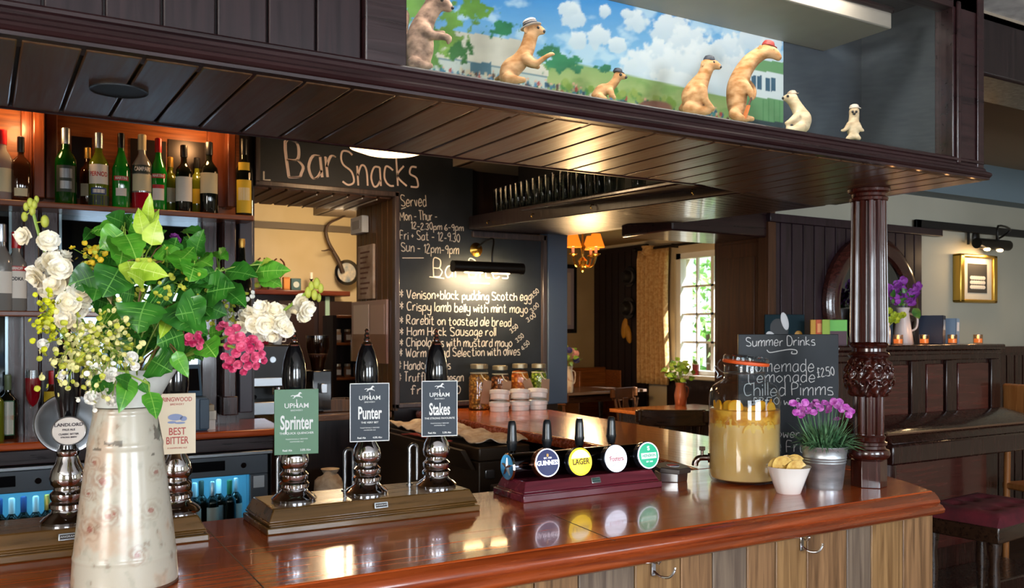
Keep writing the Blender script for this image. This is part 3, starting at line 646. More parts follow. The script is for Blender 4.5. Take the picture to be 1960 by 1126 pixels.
# small summer drinks board standing on the counter
D_ = 3.25; o0 = atd(1509, 898, D_); o0.z = CT
sb = thing('drinks_board', 'small black summer drinks chalkboard standing behind the lemonade jar', 'chalkboard', o0, -YAW-R(2))
k = D_/FPX; hw2 = 95*k; zt2 = EYE-5*k-CT
obj('board', MB().box(-hw2, hw2, 0, .014, 0, zt2), SLATE, sb, bevel=.002)
obj('rear_leg', MB().hexa([(-.02, .10, 0), (.02, .10, 0), (.02, .115, 0), (-.02, .115, 0)], [(-.02, .014, zt2*.8), (.02, .014, zt2*.8), (.02, .026, zt2*.8), (-.02, .026, zt2*.8)]), BLACKW, sb)
def sline(mb, s, pxa, pya, pxb, pyb, hp, wp=1.55):
    f = lambda px, py: ((px-1509)*k, EYE-(py-HOR)*k-CT)
    strokes(mb, s, f(pxa, pya), f(pxb, pyb), hp*k, lambda a, b: Vector((a, -.0012, b)), wp*k, .03)
mk = MB()
for args in [('Summer Drinks', 1429, 663, 1559, 661, 17), ('Homemade', 1430, 713, 1557, 711, 23), ('Lemonade', 1434, 733, 1559, 731, 21), ('£2.50', 1564, 722, 1596, 718, 17), ('Chilled Pimms', 1425, 758, 1593, 756, 24), ('£3.50 w/fruit', 1440, 774, 1570, 776, 13), ('Elderflower', 1425, 836, 1530, 838, 16), ('White Fruit', 1432, 864, 1560, 866, 22)]: m = MB(); sline(m, *args); obj('chalk_line', m, mat('grey_chalk', '#c9c8c8', .9), sb, smooth=False)
f = lambda px, py: ((px-1509)*k, EYE-(py-HOR)*k-CT)
ribbon(mk, smooth2([f(*q) for q in [(1468, 670), (1474, 675), (1492, 672), (1512, 669), (1524, 671), (1524, 677), (1515, 677), (1516, 673)]]), .0035, lambda a, b: Vector((a, -.0012, b)))
obj('chalk_flourish', mk, mat('grey_chalk', '#c9c8c8', .9), sb, smooth=False)
# ================================================================== back bar
YS = 4.75; YBK = 4.99
zsh = (onY(245, 397, YS).z); zmid = onY(40, 595, YS).z
bb = thing('back_bar', 'dark wooden back bar with mirrors, pilasters and bottle shelves', 'shelf unit', (0, 0, 0))
xR = onY(487, 408, YS).x
obj('worktop', MB().prism([(-1.5, 4.585), (1.32, 4.585), (1.38, 4.75), (1.42, 5.17), (-1.5, 5.17)], CT-.035, CT), TOPW, bb, bevel=.008)
obj('apron', MB().box(-1.5, 1.31, 4.60, 4.66, CT-.105, CT-.036), MAHOG, bb, bevel=.006)
obj('base_cabinet', MB().box(-1.5, 1.30, 4.99, 5.15, 0, CT-.04), BLACKW, bb)
fx = [onY(q, 900, 4.60).x for q in (163, 352, 514)]
obj('base_cabinet', MB().box(fx[0]+.025, fx[1]-.015, 4.63, 4.985, 0, CT-.12), BLACKW, bb)
obj('end_panel', MB().box(fx[2]+.025, 1.30, 4.63, 4.985, 0, CT-.04), BLACKW, bb)
obj('upper_shelf', MB().box(-1.5, xR, YS, YBK, zsh-.028, zsh), SHELFW, bb, bevel=.005)
obj('middle_shelf', MB().box(-1.5, .62, YS+.03, YBK, zmid-.026, zmid), SHELFW, bb, bevel=.005)
back = MB().box(-1.5, xR-.02, YBK, YBK+.04, CT, zsh-.02)
obj('back_panel', back, MAHOGZ, bb)
obj('upper_back', MB().box(-1.5, xR-.02, YBK, YBK+.04, zsh-.02, 2.80), BACKW, bb)
MIRR = mat('mirror', '#5a656e', .05, 1)
def mirror(px0, py0, px1, py1, lab=None):
    m = MB(); pbox(m, px0, py0, px1, py1, YBK-.008, YBK); obj('mirror', m, MIRR, bb, smooth=False)
    a, b, z0, z1 = pbox(MB(), px0, py0, px1, py1, YBK-.008, YBK)
    for q in (a-.012, b): obj('mirror_frame', MB().box(q, q+.012, YBK-.016, YBK, z0, z1), mat('mirror_edge', '#8fa0a4', .2, .6), bb)
mirror(118, 402, 380, 592); mirror(-90, 402, 17, 590); mirror(-90, 606, 10, 760); mirror(120, 606, 380, 760)
dk = mat('smoked_mirror', '#2a2220', .3, .5)
for q in ((137, 262, 176, 380), (250, 268, 318, 384), (322, 270, 396, 388)):
    m = MB(); pbox(m, *q, YBK-.008, YBK); obj('smoked_mirror', m, dk, bb, smooth=False)
def pil(px0, px1, py0, py1, y0, m, nm='pilaster', foot=False):
    b_ = MB(); a, b, z0, z1 = pbox(b_, px0, py0, px1, py1, y0, YBK)
    if foot: b_.box(a-.008, b+.008, y0-.012, YBK, z0, z0+.10)
    obj(nm, b_, m, bb, bevel=.005)
LAMPLITP = wood('lamplit_pilaster', '#5a2a14', '#7d3f20', 2, .32, .2)  # upper pilasters: orange light of the shelf lamps put into the wood colour
pil(64, 86, 150, 378, 4.84, LAMPLITP); pil(40, 62, 150, 380, 4.92, LAMPLITP); pil(88, 110, 150, 380, 4.92, LAMPLITP)
pil(436, 452, 150, 396, 4.86, LAMPLITP); pil(398, 430, 180, 396, 4.95, LAMPLITP)
pil(45, 75, 400, 845, 4.86, MAHOGZ); pil(78, 112, 400, 845, 4.94, MAHOGZ)
pil(428, 452, 412, 795, 4.84, MAHOGZ, foot=True); pil(386, 416, 412, 810, 4.93, MAHOGZ); pil(458, 484, 412, 790, 4.90, mat('slate_pilaster', '#37333c', .4))
light('bottle_shelf_lamp', 'POINT', (.16, 4.80, 2.40), 2.6, (1, .55, .22), .04); light('bottle_shelf_lamp', 'POINT', (.98, 4.80, 2.40), 2.6, (1, .55, .22), .04)
# ------------------------------------------------------------------ bottles
def profile(kind, h):
    r = {'wine': .122, 'spirit': .128, 'tall': .112, 'square': .145, 'slim': .105, 'champ': .125}[kind]
    if kind == 'square': p = [(.9, 0), (1, .02), (1, .55), (.86, .62), (.34, .70), (.30, .74), (.30, .86)]
    elif kind == 'champ': p = [(.95, 0), (1, .02), (1, .42), (.72, .58), (.36, .74), (.30, .9), (.34, .95), (.30, 1)]
    elif kind == 'wine': p = [(.92, 0), (1, .02), (1, .58), (.93, .64), (.55, .70), (.36, .74), (.33, .90), (.36, .92)]
    elif kind == 'tall': p = [(.92, 0), (1, .015), (1, .48), (1.03, .52), (.8, .60), (.45, .72), (.36, .78), (.34, .90)]
    else: p = [(.9, 0), (1, .02), (1, .54), (.94, .60), (.5, .70), (.38, .74), (.36, .89)]
    return [(a*r*h, b*h) for a, b in p]
def curved(mb, s, size, r, z, xs=1.0, bold=0, bend=1):
    t = MB(); text(t, s, size, Matrix.Identity(4), xs, bold)
    mb.add([(r*sin(v[0]/r), -r*cos(v[0]/r), z+v[1]) for v in t.v], t.f)
def patch(mb, r, z0, z1, half, n=14, arch=0):
    vs = []
    for i in range(n+1):
        a = -half+2*half*i/n; zz = z1-(arch*(abs(a)/half)**2)
        vs += [(r*sin(a), -r*cos(a), z0), (r*sin(a), -r*cos(a), zz)]
    mb.add(vs, [(2*i, 2*i+2, 2*i+3, 2*i+1) for i in range(n)])
GLM = {'green': GREENGL, 'dark': DARKGL, 'bright': mat('bright_green_glass', '#0c7a1c', .05, coat=.6, spec=.7), 'olive': mat('olive_glass', '#5c6418', .06, coat=.5), 'brown': mat('brown_spirit', '#3a1a0a', .06, coat=.6), 'clear': mat('clear_spirit', '#b8b2aa', .05, coat=.6, trans=.6), 'yellow': mat('yellow_green_spirit', '#5f6a12', .06, coat=.6), 'amber': mat('amber_spirit', '#7a3410', .06, coat=.6)}
def bottle(lab, px, top, base, Y, kind, glass, cap, labels, z=None, text_=None, name='bottle', fill=None, group=None):
    p = onY(px, base, Y); h = (base-top)*depth(p)/FPX
    if z is not None: p.z = z
    t = thing(name, lab, 'bottle', p, 0, group)
    pr = profile(kind, h); t.rotation_euler = (0, 0, -atan2(p.x, p.y))
    sq = (lambda r, z, a: r*(.80+.20/max(abs(cos(a)), abs(sin(a))) if z < .6*h else 1)) if kind == 'square' else None
    obj('glass', MB().lathe(pr, 24, fn=sq), GLM[glass], t)
    rn = pr[-1][0]
    if cap and kind == 'champ':
        obj('foil', MB().lathe([(.046*h, .70*h), (.040*h, .78*h), (.038*h, .9*h), (.044*h, .95*h), (.040*h, 1.004*h), (.0, 1.006*h)], 18), cap, t)
    elif cap:
        obj('cap', MB().lathe([(rn*1.12, pr[-1][1]-.10*h), (rn*1.16, pr[-1][1]-.09*h), (rn*1.16, .99*h), (rn*.9, h)], 16), cap, t)
    if fill: obj('liquid', MB().lathe([(pr[1][0]*1.004, .015*h), (pr[1][0]*1.004, fill[1]*h)], 24), fill[0], t)
    R0 = pr[2][0]*1.012
    for (z0, z1, half, m) in labels:
        b_ = MB(); patch(b_, R0*(1.03 if kind == 'square' else 1.0), z0*h, z1*h, half); obj('label', b_, m, t)
    for (s, zc, sz, xs, m) in (text_ or []):
        b_ = MB(); curved(b_, s, sz*h, R0*(1.035 if kind == 'square' else 1.006), zc*h, xs, .0008); obj('label_lettering', b_, m, t, smooth=False)
    return t
W_ = mat('paper_label', '#d9d0c4', .7); CRM = mat('cream_label', '#cdbf9a', .7); REDM = mat('red_label', '#b01c20', .45); BLU = mat('blue_label', '#20386a', .5)
SIL = mat('silver_foil', '#b9bcc0', .3, .8); REDC = mat('red_cap', '#b3161c', .3); BLK = mat('black_cap', '#121214', .3); GOLDF = mat('gold_foil', '#c79a4a', .35, .7); YEL = mat('yellow_label', '#c6a41e', .6); DKG = mat('dark_label', '#26302a', .5); INK = mat('black_ink', '#16161a', .6); ORG = mat('orange_label', '#c65a22', .5); GRNL = mat('green_label', '#1f5a38', .5)
Y1 = 4.83
zs = zsh
bottle('clear bottle with red top and beige label at the far left of the upper shelf', 5, 246, 383, Y1, 'spirit', 'clear', REDC, [(.12, .45, 1.1, CRM)], zs)
bottle('squat dark whisky bottle left of the first pilaster', 40, 258, 384, Y1, 'square', 'brown', BLK, [(.08, .2, .9, CRM)], zs)
bottle('dark green bottle with ornate silver label right of the left pilaster', 126, 237, 385, Y1, 'spirit', 'green', SIL, [(.16, .50, 1.0, DKG), (.20, .30, .55, SIL), (.34, .46, .6, SIL)], zs)
bottle('yellow green aniseed bottle with red lettering on a white label', 189, 245, 388, Y1, 'spirit', 'yellow', SIL, [(.30, .56, 1.1, W_), (.16, .25, .8, BLU), (.18, .23, .6, W_), (0.02, .15, 2.6, DKG)], zs, [('PERNOD', .43, .085, .72, REDM)])
bottle('tall bright green vermouth bottle with black top', 232, 245, 390, Y1, 'tall', 'bright', BLK, [(.16, .26, .6, W_), (.36, .42, .9, REDM)], zs, [('MARTINI', .39, .05, .8, W_)])
bottle('clear bitters bottle with cream top and red liquid at the bottom', 272, 247, 392, Y1, 'spirit', 'clear', CRM, [(.24, .46, 1.1, CRM), (.47, .58, 1.2, DKG)], zs, [('CAMPARI', .525, .075, .68, W_)], fill=(mat('red_liquid', '#a01020', .1, coat=.5), .22))
bottle('bright green vermouth bottle with red top', 303, 254, 394, Y1, 'tall', 'bright', REDC, [(.14, .30, .7, W_), (.30, .35, .7, REDM), (.44, .50, .9, REDM)], zs, [('MARTINI', .47, .05, .8, W_)])
bottle('dark wine bottle with plain white label', 352, 266, 396, Y1, 'wine', 'dark', BLK, [(.16, .52, 1.15, W_)], zs)
bottle('dark wine bottle with cream label beside the right pilaster', 400, 260, 399, Y1, 'wine', 'dark', BLK, [(.28, .56, 1.15, CRM)], zs)
bottle('slim dark bottle with yellow label at the right end of the shelf', 467, 255, 405, Y1, 'slim', 'dark', BLK, [(.04, .46, 1.0, YEL), (.20, .36, .7, CRM), (.58, .68, .7, YEL)], zs)
bottle('brown bottle standing behind the aniseed bottle', 168, 262, 380, 4.93, 'wine', 'brown', GOLDF, [(.2, .4, 1, CRM)], zs)
bottle('dark bottle with tan label behind the wine bottles', 326, 278, 388, 4.93, 'wine', 'olive', GOLDF, [(.2, .45, 1, CRM)], zs)
bottle('olive bottle half hidden between the two wine bottles', 377, 280, 392, 4.93, 'wine', 'olive', BLK, [(.2, .45, 1, YEL)], zs)
bottle('clear vodka bottle with red cap on the middle shelf', 31, 440, 592, 4.86, 'spirit', 'clear', REDC, [(.16, .50, 1.1, W_), (.50, .56, 1.1, REDM)], zmid, [('SMIRNOFF', .53, .05, .66, W_), ('VODKA', .40, .06, .8, INK)])
bottle('tall clear bottle at the left end of the middle shelf', 2, 425, 592, 4.84, 'spirit', 'clear', SIL, [(.2, .45, 1, W_)], zmid)
bottle('champagne bottle with gold foil top beside the serving hatch', 463, 458, 600, 4.80, 'champ', 'dark', GOLDF, [], None)
Yw = 4.80
b = bottle('flat dark green herbal liqueur bottle on the back worktop', 15, 700, 822, Yw, 'square', 'dark', mat('olive_cap', '#5c6a4a', .4), [(.06, .60, .62, GRNL), (.075, .585, .55, W_), (.30, .37, .56, ORG)], CT)
r0 = profile('square', 1)[2][0]
bottle('olive green oil bottle at the left end of the back worktop', -8, 715, 835, 4.72, 'wine', 'olive', BLK, [], CT)
bottle('dark bitters bottle with orange label behind the red drink', 100, 690, 812, 4.88, 'spirit', 'brown', REDC, [(.30, .52, 1, ORG), (.52, .68, 1.1, YEL)], CT)
bottle('small amber bottle with pink label on the back worktop', 122, 735, 815, 4.86, 'spirit', 'amber', BLK, [(.2, .5, 1, CRM)], CT)
p = onY(63, 820, 4.72); t = thing('wine_glass', 'stemmed glass of red liqueur on the back worktop', 'glass', (p.x, p.y, CT))
obj('bowl', MB().lathe([(.032, .002), (.030, .005), (.004, .010), (.004, .13), (.012, .145), (.030, .19), (.036, .24), (.032, .32), (.031, .32), (.034, .24), (.028, .19), (.0, .15)], 20, cap=False), CGLASS, t)
obj('drink', MB().lathe([(.001, .150), (.018, .165), (.028, .19), (.0335, .24), (.0330, .285)], 18), mat('red_drink', '#7a0c18', .1, coat=.5, emit='#500008', es=.15), t)
p = onY(92, 700, 4.9); t = thing('decanter', 'clear glass decanter on the back worktop behind the flowers', 'decanter', (p.x, p.y, CT))
obj('vessel', MB().lathe([(.035, 0), (.04, .01), (.04, .14), (.018, .20), (.016, .26), (.022, .27)], 18), CGLASS, t); obj('whisky', MB().lathe([(.036, .006), (.037, .012), (.037, .09)], 18), GLM['amber'], t)
# till, cards
p = onY(362, 825, 4.76); t = thing('till', 'blue grey till with sloping screen on the back worktop', 'till', (p.x, p.y, CT))
BLG = mat('blue_grey_plastic', '#3c5468', .4)
obj('body', MB().box(-.10, .075, -.10, .12, 0, .17), BLG, t, bevel=.008)
obj('drawer_front', MB().box(.03, .076, -.112, -.10, .01, .16), mat('till_drawer', '#2e4356', .4), t, bevel=.003)
obj('screen', MB().hexa([(-.09, -.04, .172), (.06, -.04, .172), (.06, .06, .172), (-.09, .06, .172)], [(-.09, .02, .33), (.06, .02, .33), (.06, .07, .33), (-.09, .07, .33)]), BLG, t, bevel=.006)
obj('display', MB().hexa([(-.07, -.036, .20), (.045, -.036, .20), (.045, -.030, .20), (-.07, -.030, .20)], [(-.07, .006, .31), (.045, .006, .31), (.045, .012, .31), (-.07, .012, .31)]), BLACKP, t)
for i, (dx, z0, hgt, c, lab) in enumerate([(0, 0, .05, '#d8d4cc', 'white card box at the bottom of the stack beside the till'), (.004, .051, .045, '#c9c4b6', 'pale box on top of the stack beside the till'), (-.006, .097, .03, '#b0a088', 'flat beige packet on top of the boxes beside the till')]):
    p = onY(389, 822, 4.72); o = obj('card_box', MB().box(-.042, .042, -.03, .04, 0, hgt), mat('card_'+str(i), c, .7), bevel=.002); o.location = (p.x+dx+.012, p.y, CT+z0); tag(o, lab, 'box', 'boxes beside the till')
# fridges under the back worktop
TEAL = (.22, .66, .95)
def fridge(px0, px1, lab, badge, nb, seed):
    a, b = onY(px0, 900, 4.60).x, onY(px1, 900, 4.60).x; wd = b-a
    t = thing('bottle_fridge', lab, 'fridge', (a, 4.61, 0)); FR = mat('fridge_grey', '#4a515a', .4)
    obj('cabinet', MB().box(0, wd, .04, .05, .78, .785).box(0, .02, .04, .37, .05, .785).box(wd-.02, wd, .04, .37, .05, .785).box(0, wd, .36, .37, .05, .785).box(0, wd, .04, .37, .04, .06).box(0, wd, .04, .37, .765, .785), mat('fridge_inside', '#7fa8b8', .5), t)
    dr = MB().box(0, wd, 0, .035, .67, .77).box(0, .04, 0, .035, .08, .67).box(wd-.09, wd, 0, .035, .08, .67).box(0, wd, 0, .035, .08, .12)
    obj('door', dr, FR, t, bevel=.004); obj('door_glass', MB().box(.04, wd-.09, .012, .018, .12, .67), CGLASS, t)
    obj('top_strip', MB().box(-.01, wd+.02, -.02, .03, .772, .79), STEEL, t, bevel=.003)
    obj('grille', MB().box(.02, .20, -.003, 0, .70, .75), BLACKP, t, bevel=.004); obj('lock', MB().cyl((0, 0, 0), .014, .01, 16, T(.29, 0, .72) @ RX(R(90))), CHROME, t)
    obj('rack', MB().box(.02, wd-.02, .06, .34, .36, .366), STEEL, t)
    if badge: obj('badge', MB().box(wd-.075, wd-.02, -.003, 0, .60, .66), mat('badge_white', '#b8c0c8', .4), t)
    light('fridge_lamp', 'AREA', (a+wd/2, 4.70, .755), 1.3, TEAL, wd*.8, .08, aim=(a+wd/2, 4.76, .2))
    return t, a, wd
t, fa, fw_ = fridge(352, 514, 'grey bottle fridge with glass door below the till', True, 6, 1)
rb = random.Random(4)
labs = ['pale topped wine bottle at the left in the right fridge', 'dark wine bottle second in the right fridge', 'wine bottle with a silver neck in the right fridge', 'dark bottle with pale shoulder label in the right fridge', 'green bottle near the right side of the right fridge', 'slim bottle by the hinge side of the right fridge']
def fbottle(x, y, lab, cap, tilt, grp, lbl):
    t = thing('fridge_bottle', lab, 'bottle', (x, y, .366), 0, grp); h = .27
    obj('glass', MB().lathe(profile('wine', h), 16), DARKGL, t); rn = profile('wine', h)[-1][0]
    obj('foil', MB().lathe([(rn*1.1, .72*h), (rn*1.15, .98*h), (rn*.8, h)], 12), cap, t)
    if lbl: b_ = MB(); patch(b_, profile('wine', h)[2][0]*1.01, .2*h, .52*h, 1.1); obj('label', b_, lbl, t)
PALE = mat('pale_foil', '#cfd6d8', .4)
for i, lab in enumerate(labs):
    fbottle(fa+.07+i*(fw_-.20)/5, 4.70+.05*(i % 2), lab, [PALE, DKG, SIL, PALE, GRNL, SIL][i], 0, 'bottles in the right fridge', [W_, None, W_, PALE, None, W_][i])
t, fb_, fw2 = fridge(-70, 163, 'grey bottle fridge with glass door at the far left', False, 6, 2)
labs = ['wine bottle furthest left in the left fridge', 'second bottle from the left edge in the left fridge', 'third bottle in the left fridge showing a white label', 'fourth bottle in the left fridge with a blue neck', 'fifth bottle in the left fridge beside the hand pump', 'bottle with yellow label at the right of the left fridge']
for i, lab in enumerate(labs):
    fbottle(fb_+.09+i*(fw2-.24)/5, 4.70+.02*(i % 2), lab, [PALE, BLU, PALE, BLU, PALE, GOLDF][i], 0, 'bottles in the left fridge', [W_, PALE, W_, PALE, W_, YEL][i])
# under-counter cabinet with cloth
t = thing('bar_cabinet', 'dark brown under-counter cabinet with tilted drawer inside the bar', 'cabinet', (2.035, 3.72, 0)); BRN = mat('brown_metal', '#3a2c20', .35, .2)
obj('body', MB().box(0, .27, 0, 1.30, .05, .78), BRN, t, bevel=.006); obj('top', MB().box(-.01, .275, -.02, 1.30, .785, .85), BRN, t, bevel=.008)
obj('drawer', MB().hexa([(-.03, .02, .74), (-.004, .02, .74), (-.004, .92, .74), (-.03, .92, .74)], [(-.09, .02, .84), (-.06, .02, .84), (-.06, .92, .84), (-.09, .92, .84)]), BRN, t, bevel=.004)
obj('hinge', MB().box(.03, .08, -.012, 0, .70, .74), STEEL, t, bevel=.002)
t = thing('drip_tray', 'low brown metal box behind the tap tower', 'tray', (2.02, 3.15, 0)); obj('stand', MB().box(0, .26, 0, .40, 0, .62), BLACKW, t); obj('tray', MB().box(-.01, .27, -.01, .42, .62, .70), BRN, t, bevel=.006); obj('slot', MB().box(.05, .16, -.013, -.009, .64, .67), BLACKM, t)
def cloth(nx, ny, sx, sy, amp, seed, th=.004):
    m = MB(); vs = []
    for j in range(ny+1):
        for i in range(nx+1):
            x, y = sx*i/nx, sy*j/ny
            z = amp*(noise.fractal(Vector((x*9, y*9, seed)), 1, 2, 3)*.7+.6)+amp*.4*sin(x*26+y*7)
            vs.append((x+.012*noise.noise(Vector((y*11, x*7, seed))), y+.015*noise.noise(Vector((x*12, seed, y*9))), max(z, .001)))
    n = len(vs); vs += [(a, b, c+th) for a, b, c in vs]; W = nx+1; fs = []
    for j in range(ny):
        for i in range(nx):
            a = j*W+i; fs += [(a+W, a+W+1, a+1, a), (n+a, n+a+1, n+a+W+1, n+a+W)]
    for i in range(nx): fs += [(i, i+1, n+i+1, n+i), (ny*W+i+1, ny*W+i, n+ny*W+i, n+ny*W+i+1)]
    for j in range(ny): a, b = j*W, (j+1)*W; fs += [(b, a, n+a, n+b), (a+nx, b+nx, n+b+nx, n+a+nx)]
    return m.add(vs, fs)
CLOTHM = mottle(mat('bar_towel', '#c8b49c', .9), '#b59a80', '#dccdb8', (20, 20, 20), 5)
o = obj('bar_towel', cloth(22, 60, .29, 1.15, .028, 2), CLOTHM); o.location = (2.03, 3.74, .851); tag(o, 'crumpled beige bar towel lying on the brown cabinet', 'cloth')
o = obj('red_cloth', cloth(14, 20, .05, .5, .012, 5), mat('red_cloth', '#8a2a24', .9)); o.location = (1.965, 3.95, .842); tag(o, 'dull red cloth under the beige towel on the open drawer', 'cloth')
p = onY(632, 935, 5.02); t = thing('crumpled_bag', 'crumpled cream cloth bag in the shade below the serving hatch', 'bag', (p.x, p.y, 0))
bm = MB().ell((0, 0, .28), .13, .11, .28, 24, 18); bm.v = [tuple(Vector(v)*(1+.22*noise.noise(Vector(v)*11))) for v in bm.v]; bm.v = [(a, b, max(c, 0)) for a, b, c in bm.v]
obj('sack', bm, CLOTHM, t); obj('neck', MB().lathe([(.06, .52), (.03, .56), (.055, .60)], 14), CLOTHM, t)
# ================================================================== things on the front counter
def plinth(lab, x0, x1, y0, y1, h, m, badge_px=None):
    t = thing('pump_plinth', lab, 'plinth', ((x0+x1)/2, (y0+y1)/2, CT)); a, b = (x1-x0)/2, (y1-y0)/2
    def ring(dx, z): return [(-a+dx, -b+dx, z), (a-dx, -b+dx, z), (a-dx, b-dx, z), (-a+dx, b-dx, z)]
    B = MB(); B.hexa(ring(0, 0), ring(0, h*.28)).hexa(ring(.008, h*.28), ring(.012, h*.36)).hexa(ring(.004, h*.36), ring(.006, h*.46)).hexa(ring(.006, h*.46), ring(.022, h))
    obj('body', B, m, t, bevel=.003)
    if badge_px is not None:
        bt = T(badge_px-(x0+x1)/2, -b+.0075, h*.73) @ RX(R(90-17))
        o = obj('maker_badge', MB().box(-.019, .019, -.008, .008, 0, .003, bt), STEEL, t, bevel=.001)
        obj('badge_inset', MB().box(-.016, .016, -.005, .005, .003, .0036, bt), mat('badge_dark', '#241c18', .4), o)
        L_ = MB(); text(L_, 'ANGRAM', .006, bt @ T(0, 0, .0039), 1.2); obj('badge_lettering', L_, mat('badge_silver', '#c8c8c8', .4), o, smooth=False)
    return t
PH = .060
plinth('brown wooden pump plinth at the left behind the enamel jug', -.45, .473, 2.205, 2.42, PH, PLINTH, onY(130, 1039, 2.21).x)
plinth('brown wooden pump plinth carrying the three beer pumps', .605, 1.200, 2.185, 2.42, PH, PLINTH, onY(730, 977, 2.19).x)
HORSE = [(-1.0,.02),(-.62,.2),(-.5,.12),(-.1,.16),(.2,.3),(.42,.62),(.62,.66),(.86,.44),(.80,.36),(.6,.42),(.5,.16),(.52,.0),(.86,-.12),(.94,-.34),(.86,-.34),(.78,-.18),(.44,-.14),(.30,-.1),(.0,-.1),(-.14,-.08),(-.34,-.3),(-.62,-.4),(-.66,-.34),(-.4,-.2),(-.46,-.02),(-.62,.08),(-.9,-.06)]
def flat(mb, poly, s, c, z, xs=1):
    n = len(poly); mb.add([(c[0]+p[0]*s*xs, c[1]+p[1]*s, z) for p in poly], [tuple(range(n))])
CHP = [(.057, 0), (.058, .006), (.050, .014), (.036, .024), (.034, .030), (.040, .036), (.040, .044), (.034, .050), (.038, .058), (.038, .068), (.030, .076), (.030, .082), (.037, .090), (.039, .103), (.035, .122), (.026, .138), (.022, .153), (.025, .158), (.025, .165), (.021, .170)]
HNP = [(.014, .168), (.019, .20), (.027, .27), (.031, .305), (.0315, .33), (.029, .355), (.022, .385), (.014, .403)]
FNP = [(.014, .402), (.0155, .406), (.012, .411), (.007, .414), (.009, .419), (.007, .424), (.0055, .426), (.0075, .431), (.0055, .436), (.004, .438), (.006, .443), (.003, .448), (.0, .449)]
def pump(lab, p, k=1.0, hp=None):
    t = thing('beer_pump', lab, 'beer pump', (p.x, p.y, CT+PH), -atan2(p.x, p.y)*.6)
    s = lambda P_: [(a*k, b*k) for a, b in P_]
    obj('chrome_base', MB().lathe(s(CHP), 32), CHROME, t); obj('handle', MB().lathe(s(hp or HNP), 28), BLACKP, t); obj('finial', MB().lathe([(a, b+(.014 if hp else 0)) for a, b in s(FNP)], 20), CHROME, t)
    return t
CLW = mat('clip_white', '#e6e6e2', .5)
def clip(t, w, h, zc, yoff, col, border, lines, horse=True, tilt=0):
    M_ = T(0, yoff, zc) @ RX(R(tilt)); nm = 'clip_'+col
    b = MB(); b.box(-w/2, w/2, 0, .006, -h/2, h/2, M_)
    o = obj('pump_clip', b, mat(nm, col, .42), t, bevel=.001, label='rectangular pump clip')
    F = M_ @ FACE
    if border:
        e = MB(); q = .0022
        for (a0, a1, b0, b1) in ((-w/2, w/2, h/2-q, h/2), (-w/2, w/2, -h/2, -h/2+q), (-w/2, -w/2+q, -h/2, h/2), (w/2-q, w/2, -h/2, h/2)): e.box(a0, a1, b0, b1, .0, .0006, F)
        obj('border', e, CLW, o, smooth=False)
    for (s, y, sz, xs, bo, c) in lines:
        m = MB(); text(m, s, sz*h, F @ T(0, y*h, .0009), xs, bo*h); obj('lettering', m, c or CLW, o, smooth=False)
    if horse:
        m = MB(); flat(m, HORSE, .092*h, (0, .395*h), 0); m.v = [tuple(F @ Vector((a, b_, .0009))) for a, b_, _ in m.v]; obj('horse_emblem', m, CLW, o, smooth=False)
        m = MB().box(-.0009, .0009, .22*h, .345*h, .0006, .001, F); obj('emblem_stem', m, CLW, o, smooth=False)
def cliplines(name, sub, abv):
    return [('UPHAM', .245, .105, 1.05, .001, None), ('BREWERY', .175, .035, 1.2, 0, None), (name, -.02, .30, .50, .007, None), (sub, -.175, .045, 1.05, .0006, None), ('TRADITIONALLY BREWED', -.265, .026, 1.1, 0, None), ('HAMPSHIRE ALE', -.305, .026, 1.1, 0, None), ('Real Ale          '+abv, -.435, .045, .95, .001, None)]
PY_ = 2.30
for (px, base, nm, sub, abv, col, bor, w, h, cx, cy, lab) in [(563, 966, 'Sprinter', 'THE QUICK QUENCHER', '3.8% Abv', '#5c8464', False, 83, 125, 576, 808, 'chrome beer pump with green rectangular clip, leftmost of the three'),
        (702, 951, 'Punter', 'THE VERY BET', '4.0% Abv', '#142230', True, 76, 112, 712, 790, 'chrome beer pump with dark blue clip in the middle of three'),
        (835, 936, 'Stakes', 'THE STRONG FAVOURITE', '5.5% Abv', '#142230', True, 70, 107, 840, 783, 'chrome beer pump with dark blue clip, rightmost of the three')]:
    p = onY(px, base, PY_); t = pump(lab, p); q = onY(cx, cy, PY_-.06); k = depth(q)/FPX
    clip(t, w*k, h*k, q.z-CT-PH, -.052, col, bor, cliplines(nm, sub, abv)); o = t
# left plinth pumps
p = onY(130, 1012, 2.30); t = pump('chrome beer pump with cream oval badge at the left behind the jug', p, 1.0, [(.021, .150), (.021, .17), (.017, .19), (.018, .235), (.0235, .262), (.028, .30), (.0295, .335), (.028, .37), (.022, .40), (.014, .418)])
k = depth(p)/FPX; q = onY(130, 822, 2.25); zc = q.z-CT-PH
obj('round_plate', MB().lathe([(.058, 0), (.068, .001), (.070, .004), (.068, .007), (.060, .006), (.052, .002), (.0, .002)], 40, mtx=T(0, .012, zc+.008) @ RX(R(90))), STEEL, t)
o = obj('oval_badge', MB().lathe([(.034, 0), (.035, .003), (.033, .005), (.0, .0055)], 36, mtx=T(0, -.046, zc-.004) @ RX(R(90)) @ Matrix.Diagonal((1, .92, 1, 1))), mat('badge_cream', '#d8cfc6', .5), t)
obj('badge_rim', MB().lathe([(.0352, -.001), (.0365, .003), (.035, .006), (.0335, .005)], 36, mtx=T(0, -.046, zc-.004) @ RX(R(90)) @ Matrix.Diagonal((1, .92, 1, 1)), cap=False), SIL, o)
for i, (s, dz, sz) in enumerate([('LANDLORD', .014, .0105), ('PALE ALE', .003, .006), ('CLASSIC BITTER', -.007, .0055), ('STRONG BREW', -.014, .0045)]):
    m = MB(); text(m, s, sz, T(0, -.0524, zc-.004+dz) @ FACE, 1.05, .0002); obj('badge_lettering', m, mat('badge_ink', '#3a3038', .6), o, smooth=False)
p = onY(336, 992, 2.30); t = pump('chrome beer pump with beige best bitter clip half hidden by the jug', p, 1.0)
